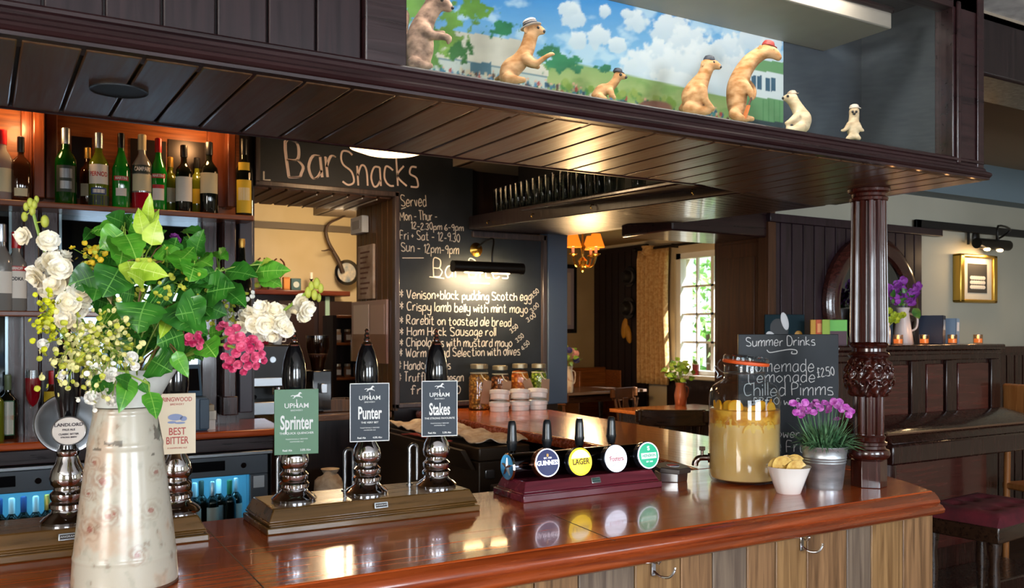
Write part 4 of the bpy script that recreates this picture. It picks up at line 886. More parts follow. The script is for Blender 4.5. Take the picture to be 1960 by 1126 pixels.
q = onY(322, 813, 2.24); k = depth(q)/FPX; RDT = mat('clip_red', '#a8443c', .5); BLT = mat('clip_blue', '#7a86a8', .5)
clip(t, 68*k, 117*k, q.z-CT-PH, -.052, '#cfbfa4', False, [('RINGWOOD', .40, .10, .80, .001, RDT), ('BREWERY', .32, .05, 1.0, 0, RDT), ('BEST', -.13, .17, .75, .002, RDT), ('BITTER', -.28, .17, .66, .002, RDT), ('A HAMPSHIRE ALE', -.40, .04, .95, 0, RDT)], horse=False)
m = MB(); M_ = T(0, -.0535, q.z-CT-PH+.012) @ FACE
for (cx, cy, rx, ry) in ((-.004, .004, .017, .008), (.014, .0, .008, .006), (-.012, -.008, .010, .003), (.006, -.010, .012, .0025)): m.prism([(cx+rx*cos(a*pi/8), cy+ry*sin(a*pi/8)) for a in range(16)], 0, .0006, M_)
obj('boar_emblem', m, BLT, t, smooth=False)
# swan necks behind the pumps
for (px, top, lab) in ((540, 872, 'thin bent steel spout behind the green clip pump'), (668, 860, 'thin bent steel spout left of the middle pump'), (791, 851, 'thin bent steel spout left of the rightmost pump')):
    a = onY(px, top, 2.36); h = a.z-CT-PH; t = thing('beer_spout', lab, 'spout', (a.x, 2.36, CT+PH), 0, 'steel spouts on the plinth')
    pts = [(-.012, 0, 0), (-.012, 0, h*.8)]+[(-.012*cos(R(x)), 0, h-.012+.012*sin(R(x))) for x in range(0, 181, 20)]+[(.012, 0, h*.8), (.012, 0, .012)]
    obj('pipe', MB().tube(pts, .0052, 10), STEEL, t); obj('flange', MB().cyl((-.012, 0, 0), .010, .004, 14), STEEL, t)
# ------------------------------------------------------------------ lager font
fx0, fx1, fy0 = 1.363, 1.885, 2.22
t = thing('tap_tower', 'dark chrome lager tap tower with lit round badges on a mahogany base', 'beer tap', ((fx0+fx1)/2, fy0, CT)); a = (fx1-fx0)/2
FB = wood('font_mahogany', '#4a1220', '#6e2430', 0, .24, .5, 30, 0)
obj('base', MB().box(-a, a, 0, .18, 0, .020).hexa([(-a+.004, .006, .020), (a-.004, .006, .020), (a-.004, .176, .020), (-a+.004, .176, .020)], [(-a+.008, .012, .026), (a-.008, .012, .026), (a-.008, .17, .026), (-a+.008, .17, .026)]).hexa([(-a+.008, .010, .026), (a-.008, .010, .026), (a-.008, .17, .026), (-a+.008, .17, .026)], [(-a+.022, .026, .056), (a-.022, .026, .056), (a-.022, .16, .056), (-a+.022, .16, .056)]), FB, t, bevel=.002)
bt = T(.01, .017, .041) @ RX(R(90-26))
o = obj('maker_badge', MB().box(-.017, .017, -.009, .009, 0, .003, bt), STEEL, t, bevel=.001); obj('badge_stripe', MB().box(-.014, .014, .001, .006, .003, .0036, bt).box(-.014, .014, -.006, -.001, .003, .0036, bt), mat('badge_green', '#2c4a44', .4), o)
DCH = mat('dark_chrome', '#5a5c64', .1, 1)
obj('barrel', MB().cyl((0, 0, 0), .040, 2*a-.03, 32, T(-a+.015, .11, .090) @ RY(R(90))), DCH, t)
ec = MB().lathe([(.040, 0), (.042, .004), (.038, .008), (.0, .008)], 32, mtx=T(-a+.016, .11, .090) @ RY(R(-90)))
o = obj('end_cap', ec, CHROME, t)
st = MB()
for j in range(5):
    an = R(90+72*j); st.tube([(-a+.007, .11, .090), (-a+.007, .11+.028*cos(an), .090+.028*sin(an))], [.005, .0015], 6)
obj('star_emblem', st, STEEL, o)
LENS = [(1047, 886, '#0a1240', '#0e1c60', .35, 'GUINNESS', '#f2f2ff', .0195, .0), (1110, 884, '#d8b020', '#f0cc30', .75, 'LAGER', '#3a3018', .024, .3), (1178, 878, '#dfe4f4', '#e6ecff', .9, 'Fosters', '#b03030', .021, 0), (1240, 872, '#1f8a68', '#2fa880', .5, 'HEINEKEN', '#1a6a50', .0135, 0)]
for i, (px, py, c, e, es, s, tc, sz, band) in enumerate(LENS):
    q = onY(px, py, fy0+.025)-Vector(t.location); M_ = T(q.x, q.y, q.z) @ RX(R(90-9)); r = .0425
    sx = .0 if i else -.012
    hs = MB().lathe([(.020, -.06), (.026, -.03), (r*1.02, -.022), (r*1.06, -.010), (r*1.05, .0), (r*.97, .002)], 36, mtx=M_)
    o = obj('badge_housing', hs, mat('copper_housing', '#7a4a30', .2, .9) if i == 0 else mat('badge_housing_dark', '#20242c', .2, .5), t)
    obj('lens', MB().lathe([(r*.98, .001), (r*.9, .004), (.0, .005)], 36, mtx=M_), mat('lens_'+str(i), c, .25, emit=e, es=es), o)
    rim = mat('lens_rim_lit', '#f4f6ff', .3, emit='#dfe6ff', es=1.2)
    obj('lens_rim', MB().lathe([(r*.92, .0035), (r*.99, .004), (r*.99, .0015)], 36, mtx=M_, cap=False), rim if i != 1 else mat('lens_rim_yellow', '#e8c828', .3, emit='#f0d030', es=1.2), o)
    tm = mat('lens_text_'+str(i), tc, .4, emit=tc, es=[1.2, .0, .0, .0][i])
    m = MB(); text(m, s, sz, M_ @ T(0, -.001, .0062), .86, [.0004, .0006, .0005, .0005][i]); obj('lettering', m, tm, o, smooth=False)
    if i == 0:
        m = MB(); flat(m, [(-.3, -.5), (.3, -.5), (.5, .1), (.2, .6), (.0, .3), (-.2, .6), (-.45, .0)], .009, (0, .022), .0062); m.v = [tuple(M_ @ Vector(v)) for v in m.v]; obj('harp_emblem', m, mat('harp_gold', '#b08a4a', .4, emit='#b08a4a', es=.5), o, smooth=False)
        m = MB(); text(m, 'EST. 1759', .007, M_ @ T(0, .0135, .0062)); obj('small_lettering', m, tm, o, smooth=False)
    if i == 1: m = MB().prism([(.036*cos(R(x)), .036*sin(R(x))) for x in range(18, 163, 8)], .0048, .0056, M_); obj('pale_top', m, mat('lens_pale', '#ece4d8', .3, emit='#f6ecdc', es=.8), o, smooth=False)
    if i == 2:
        m = MB()
        for yy in (.014, -.014): m.box(-.034, .034, -.0007, .0007, .0055, .006, M_ @ RZ(.38) @ T(0, yy, 0))
        obj('slant_lines', m, mat('lens_line', '#8a90a8', .4), o, smooth=False)
    if i == 3:
        m = MB(); text(m, 'S', .018, M_ @ T(0, .022, .0062), 1.2, .0006); text(m, 'EST 1883', .007, M_ @ T(0, -.020, .0062)); obj('small_lettering', m, mat('lens_white_text', '#e8fff8', .4, emit='#e8fff8', es=.6), o, smooth=False)
        obj('white_band', MB().box(-.030, .030, -.010, .008, .0050, .0056, M_), mat('lens_band', '#cfeee4', .3, emit='#d8fff4', es=.9), o, smooth=False); pass
for i, (px, tp) in enumerate([(980, 808), (1047, 806), (1109, 803), (1170, 800)]):
    q = onY(px, tp, 2.42); h = q.z-CT-.095; lx = q.x-t.location.x
    o = obj('tap_handle', MB().lathe([(.013, .03), (.0165, h*.45), (.016, h*.52), (.0135, h*.9), (.0115, h), (.008, h+.004)], 14, mtx=T(lx, .20, .095)), mat('tap_black', '#15181c', .3, coat=.3), t)
    obj('tap_collar', MB().lathe([(.0172, h*.44), (.0178, h*.47), (.0172, h*.50)], 14, mtx=T(lx, .20, .095)), BLACKM, o)
    obj('tap_body', MB().tube([(lx, .14, .098), (lx, .20, .098), (lx, .20, .14)], .011, 10), DCH, t)
# hexagonal dispenser head
q = onZ(1292, 921, CT); t = thing('hexagonal_dispenser', 'hexagonal dark lidded box with a red white and blue disc', 'dispenser', (q.x, q.y+.02, CT), R(12))
obj('skirt', MB().lathe([(.054, 0), (.056, .030)], 6), STEEL, t, smooth=False, bevel=.002)
obj('lid', MB().lathe([(.062, .031), (.064, .034), (.064, .046), (.058, .050)], 6, mtx=RX(R(4))), mat('lid_brown', '#3a322e', .35), t, smooth=False, bevel=.002)
M_ = RX(R(4)) @ T(0, -.005, .0505) @ RZ(R(-20))
rd = MB().prism([(.021*cos(R(x)), .021*sin(R(x))) for x in range(10, 201, 10)], 0, .0012, M_); o = obj('disc_white', MB().cyl((0, 0, -.0004), .022, .001, 28, M_), CLW, t)
obj('disc_red', rd, REDM, o, smooth=False); obj('disc_blue', MB().prism([(.021*cos(R(x)), .021*sin(R(x))) for x in range(215, 366, 10)], 0, .0012, M_), BLU, o, smooth=False)
# ------------------------------------------------------------------ lemonade jar
q = onZ(1425, 921, CT); LX, LY = q.x, q.y
t = thing('lemonade_jar', 'large glass clip-top jar of cloudy lemonade with a tap and orange seal', 'jar', (LX, LY, CT), -atan2(LX, LY))
prof_o = [(.060, .0), (.100, .001), (.110, .006), (.1165, .020), (.1175, .05), (.1175, .27), (.115, .295), (.104, .318), (.082, .333), (.070, .340), (.066, .350), (.066, .385), (.070, .390)]
obj('glass', MB().lathe(prof_o, 48, cap=False), CGLASS, t)
LEMON = mat('cloudy_lemonade', '#d6b070', .25, coat=.6, sss=.3); mottle(LEMON, '#d4a860', '#e0bc80', (3, 3, 9), 2)
obj('lemonade', MB().lathe([(.095, .008), (.108, .014), (.1135, .03), (.1145, .06), (.1145, .236), (.110, .240)], 40), LEMON, t)
ARC = mat('slice_in_liquid', '#dcb050', .35, coat=.5); ARCR = mat('slice_rind', '#c88a20', .35, coat=.5)
def wall_slice(s0, z0, rad, up=True):
    for (ra, rb_, rr, mm) in ((0, rad*.86, .11475, ARC), (rad*.86, rad, .11485, ARCR)):
        m = MB(); n = 16; vs = []
        for i in range(n+1):
            a = pi*i/n*(1 if up else -1)
            for q in (ra, rb_):
                th = -pi/2+(s0+q*cos(a))/.1145; vs.append((rr*cos(th), rr*sin(th), z0+q*sin(a)))
        m.add(vs, [(2*i, 2*i+1, 2*i+3, 2*i+2) if up else (2*i, 2*i+2, 2*i+3, 2*i+1) for i in range(n)]); obj('half_slice', m, mm, t)
wall_slice(.028, .172, .036); wall_slice(-.045, .19, .03); wall_slice(.085, .182, .03); wall_slice(-.088, .185, .028)
FRL = mat('fruit_layer', '#d89a2c', .3, coat=.5); mottle(FRL, '#c0740c', '#e4a838', (22, 22, 30), 2, .4, .6)
obj('fruit_layer', MB().lathe([(.1146, .196), (.1150, .199), (.1150, .241), (.110, .244)], 40), FRL, t)
zest = mat('lemon_zest', '#d8900c', .4); pith = mat('lemon_flesh', '#dca428', .35, coat=.4)
rb = random.Random(11)
for k in range(11):
    a_ = -pi/2+(k-5)*.34+rb.uniform(-.05, .05); rr = .080 if k % 2 else .098; zc = .240+rb.uniform(-.010, .014)
    M_ = T(rr*cos(a_), rr*sin(a_), zc) @ RZ(a_+pi/2+rb.uniform(-.25, .25)) @ RX(R(90+rb.uniform(-18, 30)))
    o = obj('fruit_slice', MB().lathe([(.024, -.003), (.0255, 0), (.024, .003)], 22, mtx=M_), zest, t); obj('flesh', MB().lathe([(.0215, .0031), (.021, .0038), (.002, .0034)], 18, mtx=M_).lathe([(.002, -.0034), (.021, -.0038), (.0215, -.0031)], 18, mtx=M_), pith, o)
M_ = T(.004, 0, .392) @ RY(R(6))
obj('lid', MB().lathe([(.074, .008), (.0745, .020), (.070, .026), (.060, .028), (.045, .022), (.0, .022)], 40, mtx=M_), CGLASS, t)
obj('rubber_seal', MB().lathe([(.069, -.002), (.0755, -.001), (.077, .004), (.0755, .009), (.069, .010)], 40, mtx=M_, cap=False), mat('orange_rubber', '#d9541a', .5), t)
wr = MB().tube([(.068*cos(R(x)), .068*sin(R(x)), .362) for x in range(0, 361, 15)], .0022, 6)
wr.tube(smooth2([(-.068, 0, .362), (-.082, -.006, .372), (-.092, -.01, .384), (-.098, -.01, .376), (-.086, -.012, .358), (-.090, -.012, .345), (-.074, -.006, .352)]), .0022, 6).tube(smooth2([(-.078, .01, .405), (-.088, 0, .39), (-.080, -.012, .372)]), .0022, 6)
obj('wire_clip', wr, STEEL, t)
TAPC = mat('tap_bronze', '#8a7a72', .15, 1)
o = obj('tap', MB().tube(smooth2([(-.114, -.01, .075), (-.135, -.012, .075), (-.150, -.013, .072), (-.160, -.014, .060), (-.162, -.014, .048)]), [.010]*9+[.011]*8, 12).cyl((0, 0, 0), .016, .006, 16, T(-.113, -.01, .075) @ RY(R(-90))), TAPC, t)
obj('tap_lever', MB().tube([(-.138, -.012, .080), (-.138, -.012, .100)], .005, 10).cbox((-.138, -.012, .106), .020, .007, .014), TAPC, o, bevel=.002)
# bowl with lemon slices
q = onZ(1509, 944, CT); BX, BY = q.x, q.y
t = thing('white_bowl', 'small white square-sided bowl in front of the metal bucket', 'bowl', (BX, BY, CT))
sqf = lambda r, z, a: r*(.90+.10/max(abs(cos(a+.5)), abs(sin(a+.5))))
obj('bowl', MB().lathe([(.034, 0), (.037, .002), (.052, .045), (.066, .082), (.0675, .084), (.063, .083), (.050, .048), (.036, .012), (.0, .010)], 56, fn=sqf, cap=False), PORC, t)
obj('filling', MB().lathe([(.051, .052), (.058, .070), (.045, .078), (.0, .080)], 24), mat('lemon_pile', '#c9a03c', .6), t)
SLI = mat('sliced_lemon', '#d0a030', .5, coat=.2); mottle(SLI, '#b8841c', '#dcb858', (60, 60, 60), 3)
posn = ['leftmost', 'second from the left', 'third from the left', 'fourth from the left', 'fifth from the left', 'sixth from the left', 'rightmost', 'backmost', 'frontmost']
for k in range(9):
    ax = (-.040+.0125*k) if k < 7 else (.012 if k == 7 else .02); ay = (.008*(-1)**k) if k < 7 else (.03 if k == 7 else -.036)
    m = MB(); n = 14; rad = .032
    for j in range(n):
        a0, a1 = R(8)+R(164)*j/n, R(8)+R(164)*(j+1)/n
        m.hexa([(.004*cos(a0), -.0025, .004*sin(a0)), (rad*cos(a0), -.0025, rad*sin(a0)), (rad*cos(a1), -.0025, rad*sin(a1)), (.004*cos(a1), -.0025, .004*sin(a1))],
               [(.004*cos(a0), .0025, .004*sin(a0)), (rad*cos(a0), .0025, rad*sin(a0)), (rad*cos(a1), .0025, rad*sin(a1)), (.004*cos(a1), .0025, .004*sin(a1))])
    o = obj('lemon_slice', m, SLI); o.location = (BX+ax*.86+ay*.5, BY+ay*.9-.4*ax*.3, CT+.079+.006*sin(k*1.3)); o.rotation_euler = (R(-18+6*(k % 3)), R(-24), R(-40+7*(k % 4)))
    tag(o, posn[k]+' of the yellow slices heaped in the white bowl', 'lemon slice', 'slices in the white bowl')
# metal bucket and pinks
q = onZ(1578, 934, CT); KX, KY = q.x, q.y
t = thing('metal_bucket', 'small galvanised bucket beside the carved column', 'bucket', (KX, KY, CT))
GALV = mottle(mat('galvanised', '#b8bec2', .36, .85), '#a8aeb4', '#ccd2d6', (10, 10, 40), 3)
obj('pail', MB().lathe([(.050, .002), (.054, .0), (.055, .004), (.056, .010), (.064, .080), (.0665, .084), (.065, .088), (.0675, .092), (.066, .096), (.0685, .100), (.067, .104), (.070, .128), (.0735, .132), (.074, .136), (.070, .136), (.066, .12), (.056, .02), (.0, .016)], 48, cap=False), GALV, t)
obj('soil', MB().lathe([(.064, .112), (.060, .118), (.0, .122)], 24), mat('soil', '#2a1c12', .95), t)
t = thing('potted_pinks', 'bushy grey-green plant with magenta pink flowers in the bucket', 'plant', (KX, KY, CT+.122))
rb = random.Random(21); m = MB()
for k in range(420):
    a_ = rb.uniform(0, 2*pi); el = rb.uniform(.1, 1.15); ln = rb.uniform(.06, .115)*(1.05 if el > .6 else .95); r0 = rb.uniform(0, .05)
    b = Vector((r0*cos(a_), r0*sin(a_), 0)); dr = Vector((cos(a_)*cos(el), sin(a_)*cos(el), sin(el))); md = b+dr*ln*.55+Vector((0, 0, .010)); e = b+dr*ln+Vector((0, 0, -.012*(1.2-el)))
    sd = Vector((-sin(a_), cos(a_), rb.uniform(-.4, .4)))*.0028
    m.add([b-sd, b+sd, md+sd, md-sd, e], [(0, 1, 2, 3), (3, 2, 4)])
BLADE = mottle(mat('blade_green', '#3f6a44', .5), '#2c5434', '#6a9468', (30, 30, 12), 3); obj('foliage', m, BLADE, t, smooth=False)
def petal_ring(mb, c, nrm, r, n, cup=.2, wob=.15, rnd=random, wid=1.0):
    nrm = Vector(nrm).normalized(); u = nrm.orthogonal().normalized(); v = nrm.cross(u); off = rnd.uniform(0, 6)
    for k in range(n):
        a = off+2*pi*k/n; d = u*cos(a)+v*sin(a); s = nrm.cross(d); w = r*pi/n*1.15*wid; q = cup*r*rnd.uniform(1-wob*2, 1+wob*2); e = rnd.uniform(-wob, wob)*r
        c0 = Vector(c)
        P_ = [c0+d*r*.08-s*w*.15, c0+d*r*.08+s*w*.15, c0+d*r*.55-s*w*.85+nrm*(q*.4+e*.5), c0+d*r*.58+nrm*q*.2, c0+d*r*.55+s*w*.85+nrm*(q*.4-e*.5), c0+d*r*.92-s*w*.7+nrm*(q+e), c0+d*r+nrm*(q*.7-e*.4), c0+d*r*.92+s*w*.7+nrm*(q-e)]
        mb.add(P_, [(0, 1, 3, 2), (1, 4, 3), (2, 3, 6, 5), (3, 4, 7, 6)])
PINKF = mottle(mat('pinks_petal', '#c85ac0', .6, sss=.2), '#b03aa8', '#e08ad8', (60, 60, 60), 2)
camdir = Vector((-.78, -.62, .25))
bl = []
for (px, py) in [(1518, 772), (1530, 778), (1524, 790), (1541, 771), (1546, 786), (1553, 776), (1562, 770), (1570, 781), (1579, 772), (1588, 778), (1595, 769), (1602, 776), (1611, 783), (1619, 780), (1629, 787), (1624, 795), (1534, 796), (1557, 790), (1566, 777), (1607, 770), (1602, 803), (1536, 784), (1585, 786), (1548, 780)]:
    d_ = KX*FW.x+KY*FW.y+rb.uniform(-.06, .045); p = atd(px, py, d_)-Vector(t.location); bl.append(p)
stm = MB()
for p in bl: stm.tube([(p.x*.35, p.y*.35, .01), (p.x*.8, p.y*.8, p.z*.6), tuple(p)], .0012, 5)
obj('stems', stm, BLADE, t)
for p in bl:
    m = MB(); nn = camdir+Vector((rb.uniform(-.6, .6), rb.uniform(-.6, .6), rb.uniform(0, .9))); petal_ring(m, p, nn, .0125, 5, .15, .2, rb); petal_ring(m, p+nn.normalized()*.003, nn, .008, 5, .3, .2, rb)
    obj('blossom', m, PINKF, t, smooth=False)
# jars of bar snacks and ramekins at the far end of the counter
def pieces(name, c1, c2, sc):
    m = mat(name, c1, .5); tc = N(m, 'ShaderNodeTexCoord'); vo = N(m, 'ShaderNodeTexVoronoi'); vo.inputs['Scale'].default_value = sc; L(m, tc.outputs['Object'], vo.inputs['Vector'])
    cr = N(m, 'ShaderNodeValToRGB'); L(m, vo.outputs['Distance'], cr.inputs[0]); e = cr.color_ramp.elements; e[0].color = (*hx(c2), 1); e[1].color = (*hx(c1), 1); e[0].position = .2; e[1].position = .65
    L(m, cr.outputs[0], bsdf(m).inputs['Base Color']); bp = N(m, 'ShaderNodeBump', invert=True); bp.inputs['Distance'].default_value = .01; L(m, vo.outputs['Distance'], bp.inputs['Height']); L(m, bp.outputs[0], bsdf(m).inputs['Normal']); return m
JARS = [(917, 697, 784, .068, pieces('pretzel_pieces', '#7a4a14', '#d89a3c', 60), .80, 'tall glass jar of golden pretzels, leftmost of the four jars'), (957, 699, 781, .060, pieces('nut_pieces', '#5a2a10', '#b8703a', 55), .78, 'glass jar of brown nuts, second of the four jars'),
        (995, 695, 779, .060, pieces('orange_pieces', '#a8480c', '#f0922c', 50), .86, 'glass jar of orange snacks, third of the four jars'), (1031, 694, 776, .056, pieces('green_pieces', '#5a6c0c', '#b8c83c', 60), .84, 'glass jar of green snacks, rightmost of the four jars')]
for i, (px, top, base, r, cm, fl, lab) in enumerate(JARS):
    p = onY(px, base, 5.04); h = (base-top)*depth(p)/FPX; t = thing('snack_jar', lab, 'jar', (p.x, p.y, CT), -.3, 'snack jars in front of the menu board')
    obj('glass', MB().lathe([(r*.9, 0), (r, .008), (r, h*.72), (r*.92, h*.80), (r*.80, h*.86), (r*.80, h*.97)], 24), CGLASS, t)
    obj('snacks', MB().lathe([(r*.86, .005), (r*.95, .012), (r*.95, h*.70), (r*.8, h*fl*.96), (r*.3, h*fl)], 24), cm, t)
    obj('lid', MB().lathe([(r*.83, h*.90), (r*.84, h*.99), (r*.7, h)], 24), mat('jar_lid', '#a89a7c', .3, .6), t)
    o = obj('paper_tag', MB().box(-.028, .028, -.003, 0, -.13, .02, T(r*.55, -r*1.0, h*.58) @ RY(R([8, 4, -22, 2][i]))), mat('kraft_tag', '#9a7a62', .8), t, bevel=.002)
    obj('string', MB().tube([(r*.84*cos(R(x)), r*.84*sin(R(x)), h*.80) for x in range(0, 361, 20)], .003, 6).tube(smooth2([(0, -r*.85, h*.80), (r*.2, -r*1.03, h*.70), (r*.55, -r*1.06, h*.64)]), .003, 6), mat('string', '#d8c8a8', .9), t)
k_ = 0
for j, (px, base, lab) in enumerate([(956, 788, 'left'), (995, 786, 'middle'), (1029, 783, 'right')]):
    p = onY(px, base, 4.86-.0*j); r = .066
    for lv in range(2):
        o = obj('ramekin', MB().lathe([(r*.86, 0), (r*.90, .003), (r*.92, .030), (r*1.0, .034), (r*1.0, .056), (r*.97, .058), (r*.92, .056), (r*.86, .046), (.0, .044)], 32, cap=False).lathe([(r*.86, 0), (.0, .0)], 32, cap=False), PORC)
        o.location = (p.x, p.y, CT+lv*.060+(.012 if lv else 0)); o.rotation_euler = (R(-8) if lv else 0, R(7) if lv else 0, 0)
        tag(o, ('tilted upper' if lv else 'lower')+' white ramekin of the '+lab+' stack by the snack jars', 'ramekin', 'stacked white ramekins')
# ================================================================== enamel jug with flowers
q = onZ(240, 1117, CT); JX, JY = q.x, q.y; JD = depth(q); JK = JD/FPX
jt = thing('enamel_jug', 'tall cream enamel jug with faded rose pattern holding the big bunch of flowers', 'jug', (JX, JY, CT), -atan2(JX, JY))
JP = [(.090, 0), (.098, .004), (.0985, .012), (.0955, .055), (.0960, .058), (.0960, .062), (.0945, .065), (.0845, .158), (.0700, .268), (.0705, .274), (.0705, .280), (.0688, .284), (.0590, .338), (.0600, .343), (.0590, .348), (.0560, .350)]
def resample(P_, n):
    out = []; L_ = [0]
    for a, b in zip(P_, P_[1:]): L_.append(L_[-1]+math.hypot(b[0]-a[0], b[1]-a[1]))
    for i in range(n):
        s = L_[-1]*i/(n-1); j = max(k for k in range(len(L_)) if L_[k] <= s+1e-9); j = min(j, len(P_)-2)
        t = (s-L_[j])/max(L_[j+1]-L_[j], 1e-9); out.append((P_[j][0]+(P_[j+1][0]-P_[j][0])*t, P_[j][1]+(P_[j+1][1]-P_[j][1])*t))
    return out
jb_ = MB(); RP = resample(JP, 150); nj = 200; jb_.lathe(RP, nj)
cols = []
lin = lambda h: np.array(hx(h))
roses = [(-.040, .215, .026), (-.030, .150, .022), (-.062, .125, .020), (-.020, .155, .012), (.045, .155, .020), (.020, .075, .018), (-.055, .250, .014), (.055, .225, .016), (-.065, .190, .012)]
for (r, z) in RP:
    for j in range(nj):
        a = 2*pi*j/nj; s = r*cos(a); fr = -sin(a)          # s: sideways, fr>0 faces the viewer
        P_ = Vector((s*14, z*14, fr*2)); c = lin('#b8b0a0')
        n1 = noise.fractal(P_, 1, 2, 4); n2 = noise.fractal(P_*3.1+Vector((5, 2, 1)), 1, 2, 4)
        left = min(max(.55-s/r*.75, 0), 1)
        rust_warm = min(max((n1*1.0+n2*.35+left*.6-.42)*2.2, 0), 1)*.75  # rust blotches, plus warm light from the left put into the enamel colour
        c = c*(1-rust_warm*.55)+lin('#b98a66')*rust_warm*.55
        g = min(max((n2-.18)*3, 0), 1)*.28; c = c*(1-g)+lin('#8a8c7c')*g
        if fr > 0:
            for (cx, cz, rr) in roses:
                d_ = math.hypot(s-cx, z-cz)/rr
                if d_ < 1.5:
                    th = atan2(z-cz, s-cx); w_ = .5+.5*sin(d_*11+th*2+n2*5); k = max(0, 1-d_/1.35)**.7*w_*.72
                    c = c*(1-k)+lin('#8a5a42' if cx < .03 else '#9a8c78')*k
                    if d_ < .26: c = c*.4+lin('#8a3a34')*.6
            for (cx, cz, wx, wz) in ((-.022, .286, .016, .004), (-.050, .274, .007, .003), (.05, .26, .003, .003), (.062, .300, .010, .012), (.066, .318, .006, .012)):
                if abs(s-cx) < wx and abs(z-cz) < wz*(1+n2): c = c*.35+lin('#2a2420')*.65
        if n2 > .68: c = c*.6+lin('#7a5a44')*.4
        cols.append((*c, 1))
jb_.c = cols
obj('body', jb_, vcol('enamel_paint', .22, .6), jt, angle=60)
def spout(r, z, a):
    t = max(0, z-.35)/.075; l = max(0, cos(a))**3
    return r+t*l*.028
inn = [(.0545, .352), (.058, .37), (.064, .40), (.070, .424), (.068, .425), (.060, .40), (.054, .37), (.052, .352)]
obj('spout', MB().lathe(inn, 64, fn=spout, cap=False), mottle(mat('enamel_white', '#d0d2ca', .22, spec=.6), '#c2c4bc', '#dadad2', (12, 12, 12), 4), jt, angle=60)
obj('handle', MB().tube(smooth2([(-.03, .055, .39), (-.05, .11, .38), (-.055, .135, .30), (-.045, .115, .20), (-.03, .072, .16)]), .008, 10, flat=1.6), mat('enamel_white'), jt)
obj('base_rim', MB().lathe([(.0975, -.0005), (.0995, .003), (.0985, .007)], 64, cap=False), mat('rust_rim', '#6a4a38', .5, .4), jt)
MOUTH = Vector((JX, JY, CT+.41))
# leaf colours
def leafmat(nm, c1, c2, rough=.35):
    m = mat(nm, c1, rough, sss=.0, coat=.15); mottle(m, c1, c2, (26, 26, 26), 3); bsdf(m).inputs['Transmission Weight'].default_value = 0; return m
LD = leafmat('leaf_dark', '#1c5416', '#347422'); LM = leafmat('leaf_mid', '#357a1c', '#5a9c2c'); LY_ = leafmat('leaf_lime', '#90b228', '#b4cc48'); STEMG = mat('flower_stem', '#7f9a3a', .5); BRST = mat('woody_stem', '#6a4a2c', .7)
VEIN = {'d': mat('vein_dark', '#5c943c', .5), 'm': mat('vein_mid', '#86b84c', .5), 'y': mat('vein_lime', '#ccdc78', .5)}
def leaf(mb, b, t, w, face, fold=.25, droop=.12, heart=True):
    b, t, face = Vector(b), Vector(t), Vector(face); ax = t-b; ln = ax.length; ax.normalize(); sd = ax.cross(face).normalized(); up = sd.cross(ax).normalized()
    n = 9; vs = []
    for i in range(n):
        u = i/(n-1); wd = w*((sin(pi*min(1, u**.62))**.8 if heart else sin(pi*u)**.9))*(1-.12*u)
        c = b+ax*ln*u-up*droop*ln*(u*u)+up*.04*ln*sin(u*pi); rp = .05*w*sin(u*19)
        vs += [c-sd*wd*.5+up*(fold*wd*.5+rp), c-sd*wd*.27+up*fold*wd*.16, c, c+sd*wd*.27+up*fold*wd*.16, c+sd*wd*.5+up*(fold*wd*.5-rp)]
    mb.add(vs, [(i*5+k, i*5+k+1, i*5+k+6, i*5+k+5) for i in range(n-1) for k in range(4)])
    if getattr(mb, 'ribs', None) is not None:
        f0 = len(mb.f); C_ = [vs[i*5+2]+up*.0006 for i in range(n)]; q = w*.014
        for i in range(n-1): mb.add([C_[i]-sd*q, C_[i]+sd*q, C_[i+1]+sd*q, C_[i+1]-sd*q], [(0, 1, 2, 3)])
        for i in (2, 3, 5, 6):
            for k, sg in ((0, -1), (4, 1)):
                e = lerp(C_[i], vs[min(i+1, n-1)*5+k]+up*.0008, .82); md = lerp(C_[i], vs[i*5+(1 if k == 0 else 3)]+up*.0008, .9)
                mb.add([C_[i], C_[i]+ax*q*1.1, md+ax*q*.9+ax*ln*.03, md+ax*ln*.03, e], [(0, 1, 2, 3), (3, 2, 4)])
        mb.ribs += range(f0, len(mb.f))
TOCAM = Vector((-JX, -JY, .15)).normalized()
rb = random.Random(77)
fx_ = lambda px, py, dd: atd(px, py, JD+dd)
def branch(lab, leaves, bend, brown=False, shade=None):
    """leaves: (base px,py, tip px,py, width px, depth offset, shade)"""
    t = thing('leafy_branch', lab, 'branch', MOUTH, 0, 'leafy branches in the enamel jug'); o0 = Vector(t.location)
    pts = [Vector((rb.uniform(-.015, .015), rb.uniform(-.015, .015), -.10))]+[fx_(*q)-o0 for q in bend]
    st = MB().tube(smooth2([tuple(p) for p in pts]), [.003]*2+[.0018]*(len(smooth2([tuple(p) for p in pts]))-2), 6)
    for L_ in leaves: 
        b = fx_(L_[0], L_[1], L_[5])-o0; k = min(range(len(pts)), key=lambda i: (pts[i]-b).length); st.tube([tuple(pts[k]), tuple(lerp(pts[k], b, .6)+Vector((0, 0, .008))), tuple(b)], .0014, 5)
    obj('stem', st, BRST if brown else STEMG, t)
    for (bx, by, tx, ty, w_, dd, sh) in leaves:
        m = MB(); m.ribs = []; fc = TOCAM+Vector((rb.uniform(-.45, .45), rb.uniform(-.45, .45), rb.uniform(.0, .55)))
        leaf(m, fx_(bx, by, dd)-o0, fx_(tx, ty, dd-.02+rb.uniform(-.03, .03))-o0, w_*JK*1.45, fc, rb.uniform(.05, .22), rb.uniform(-.05, .2))
        o = obj('leaf', m, {'d': LD, 'm': LM, 'y': LY_}[sh], t, angle=180); o.data.materials.append(VEIN[sh])
        for fi in m.ribs: o.data.polygons[fi].material_index = 1
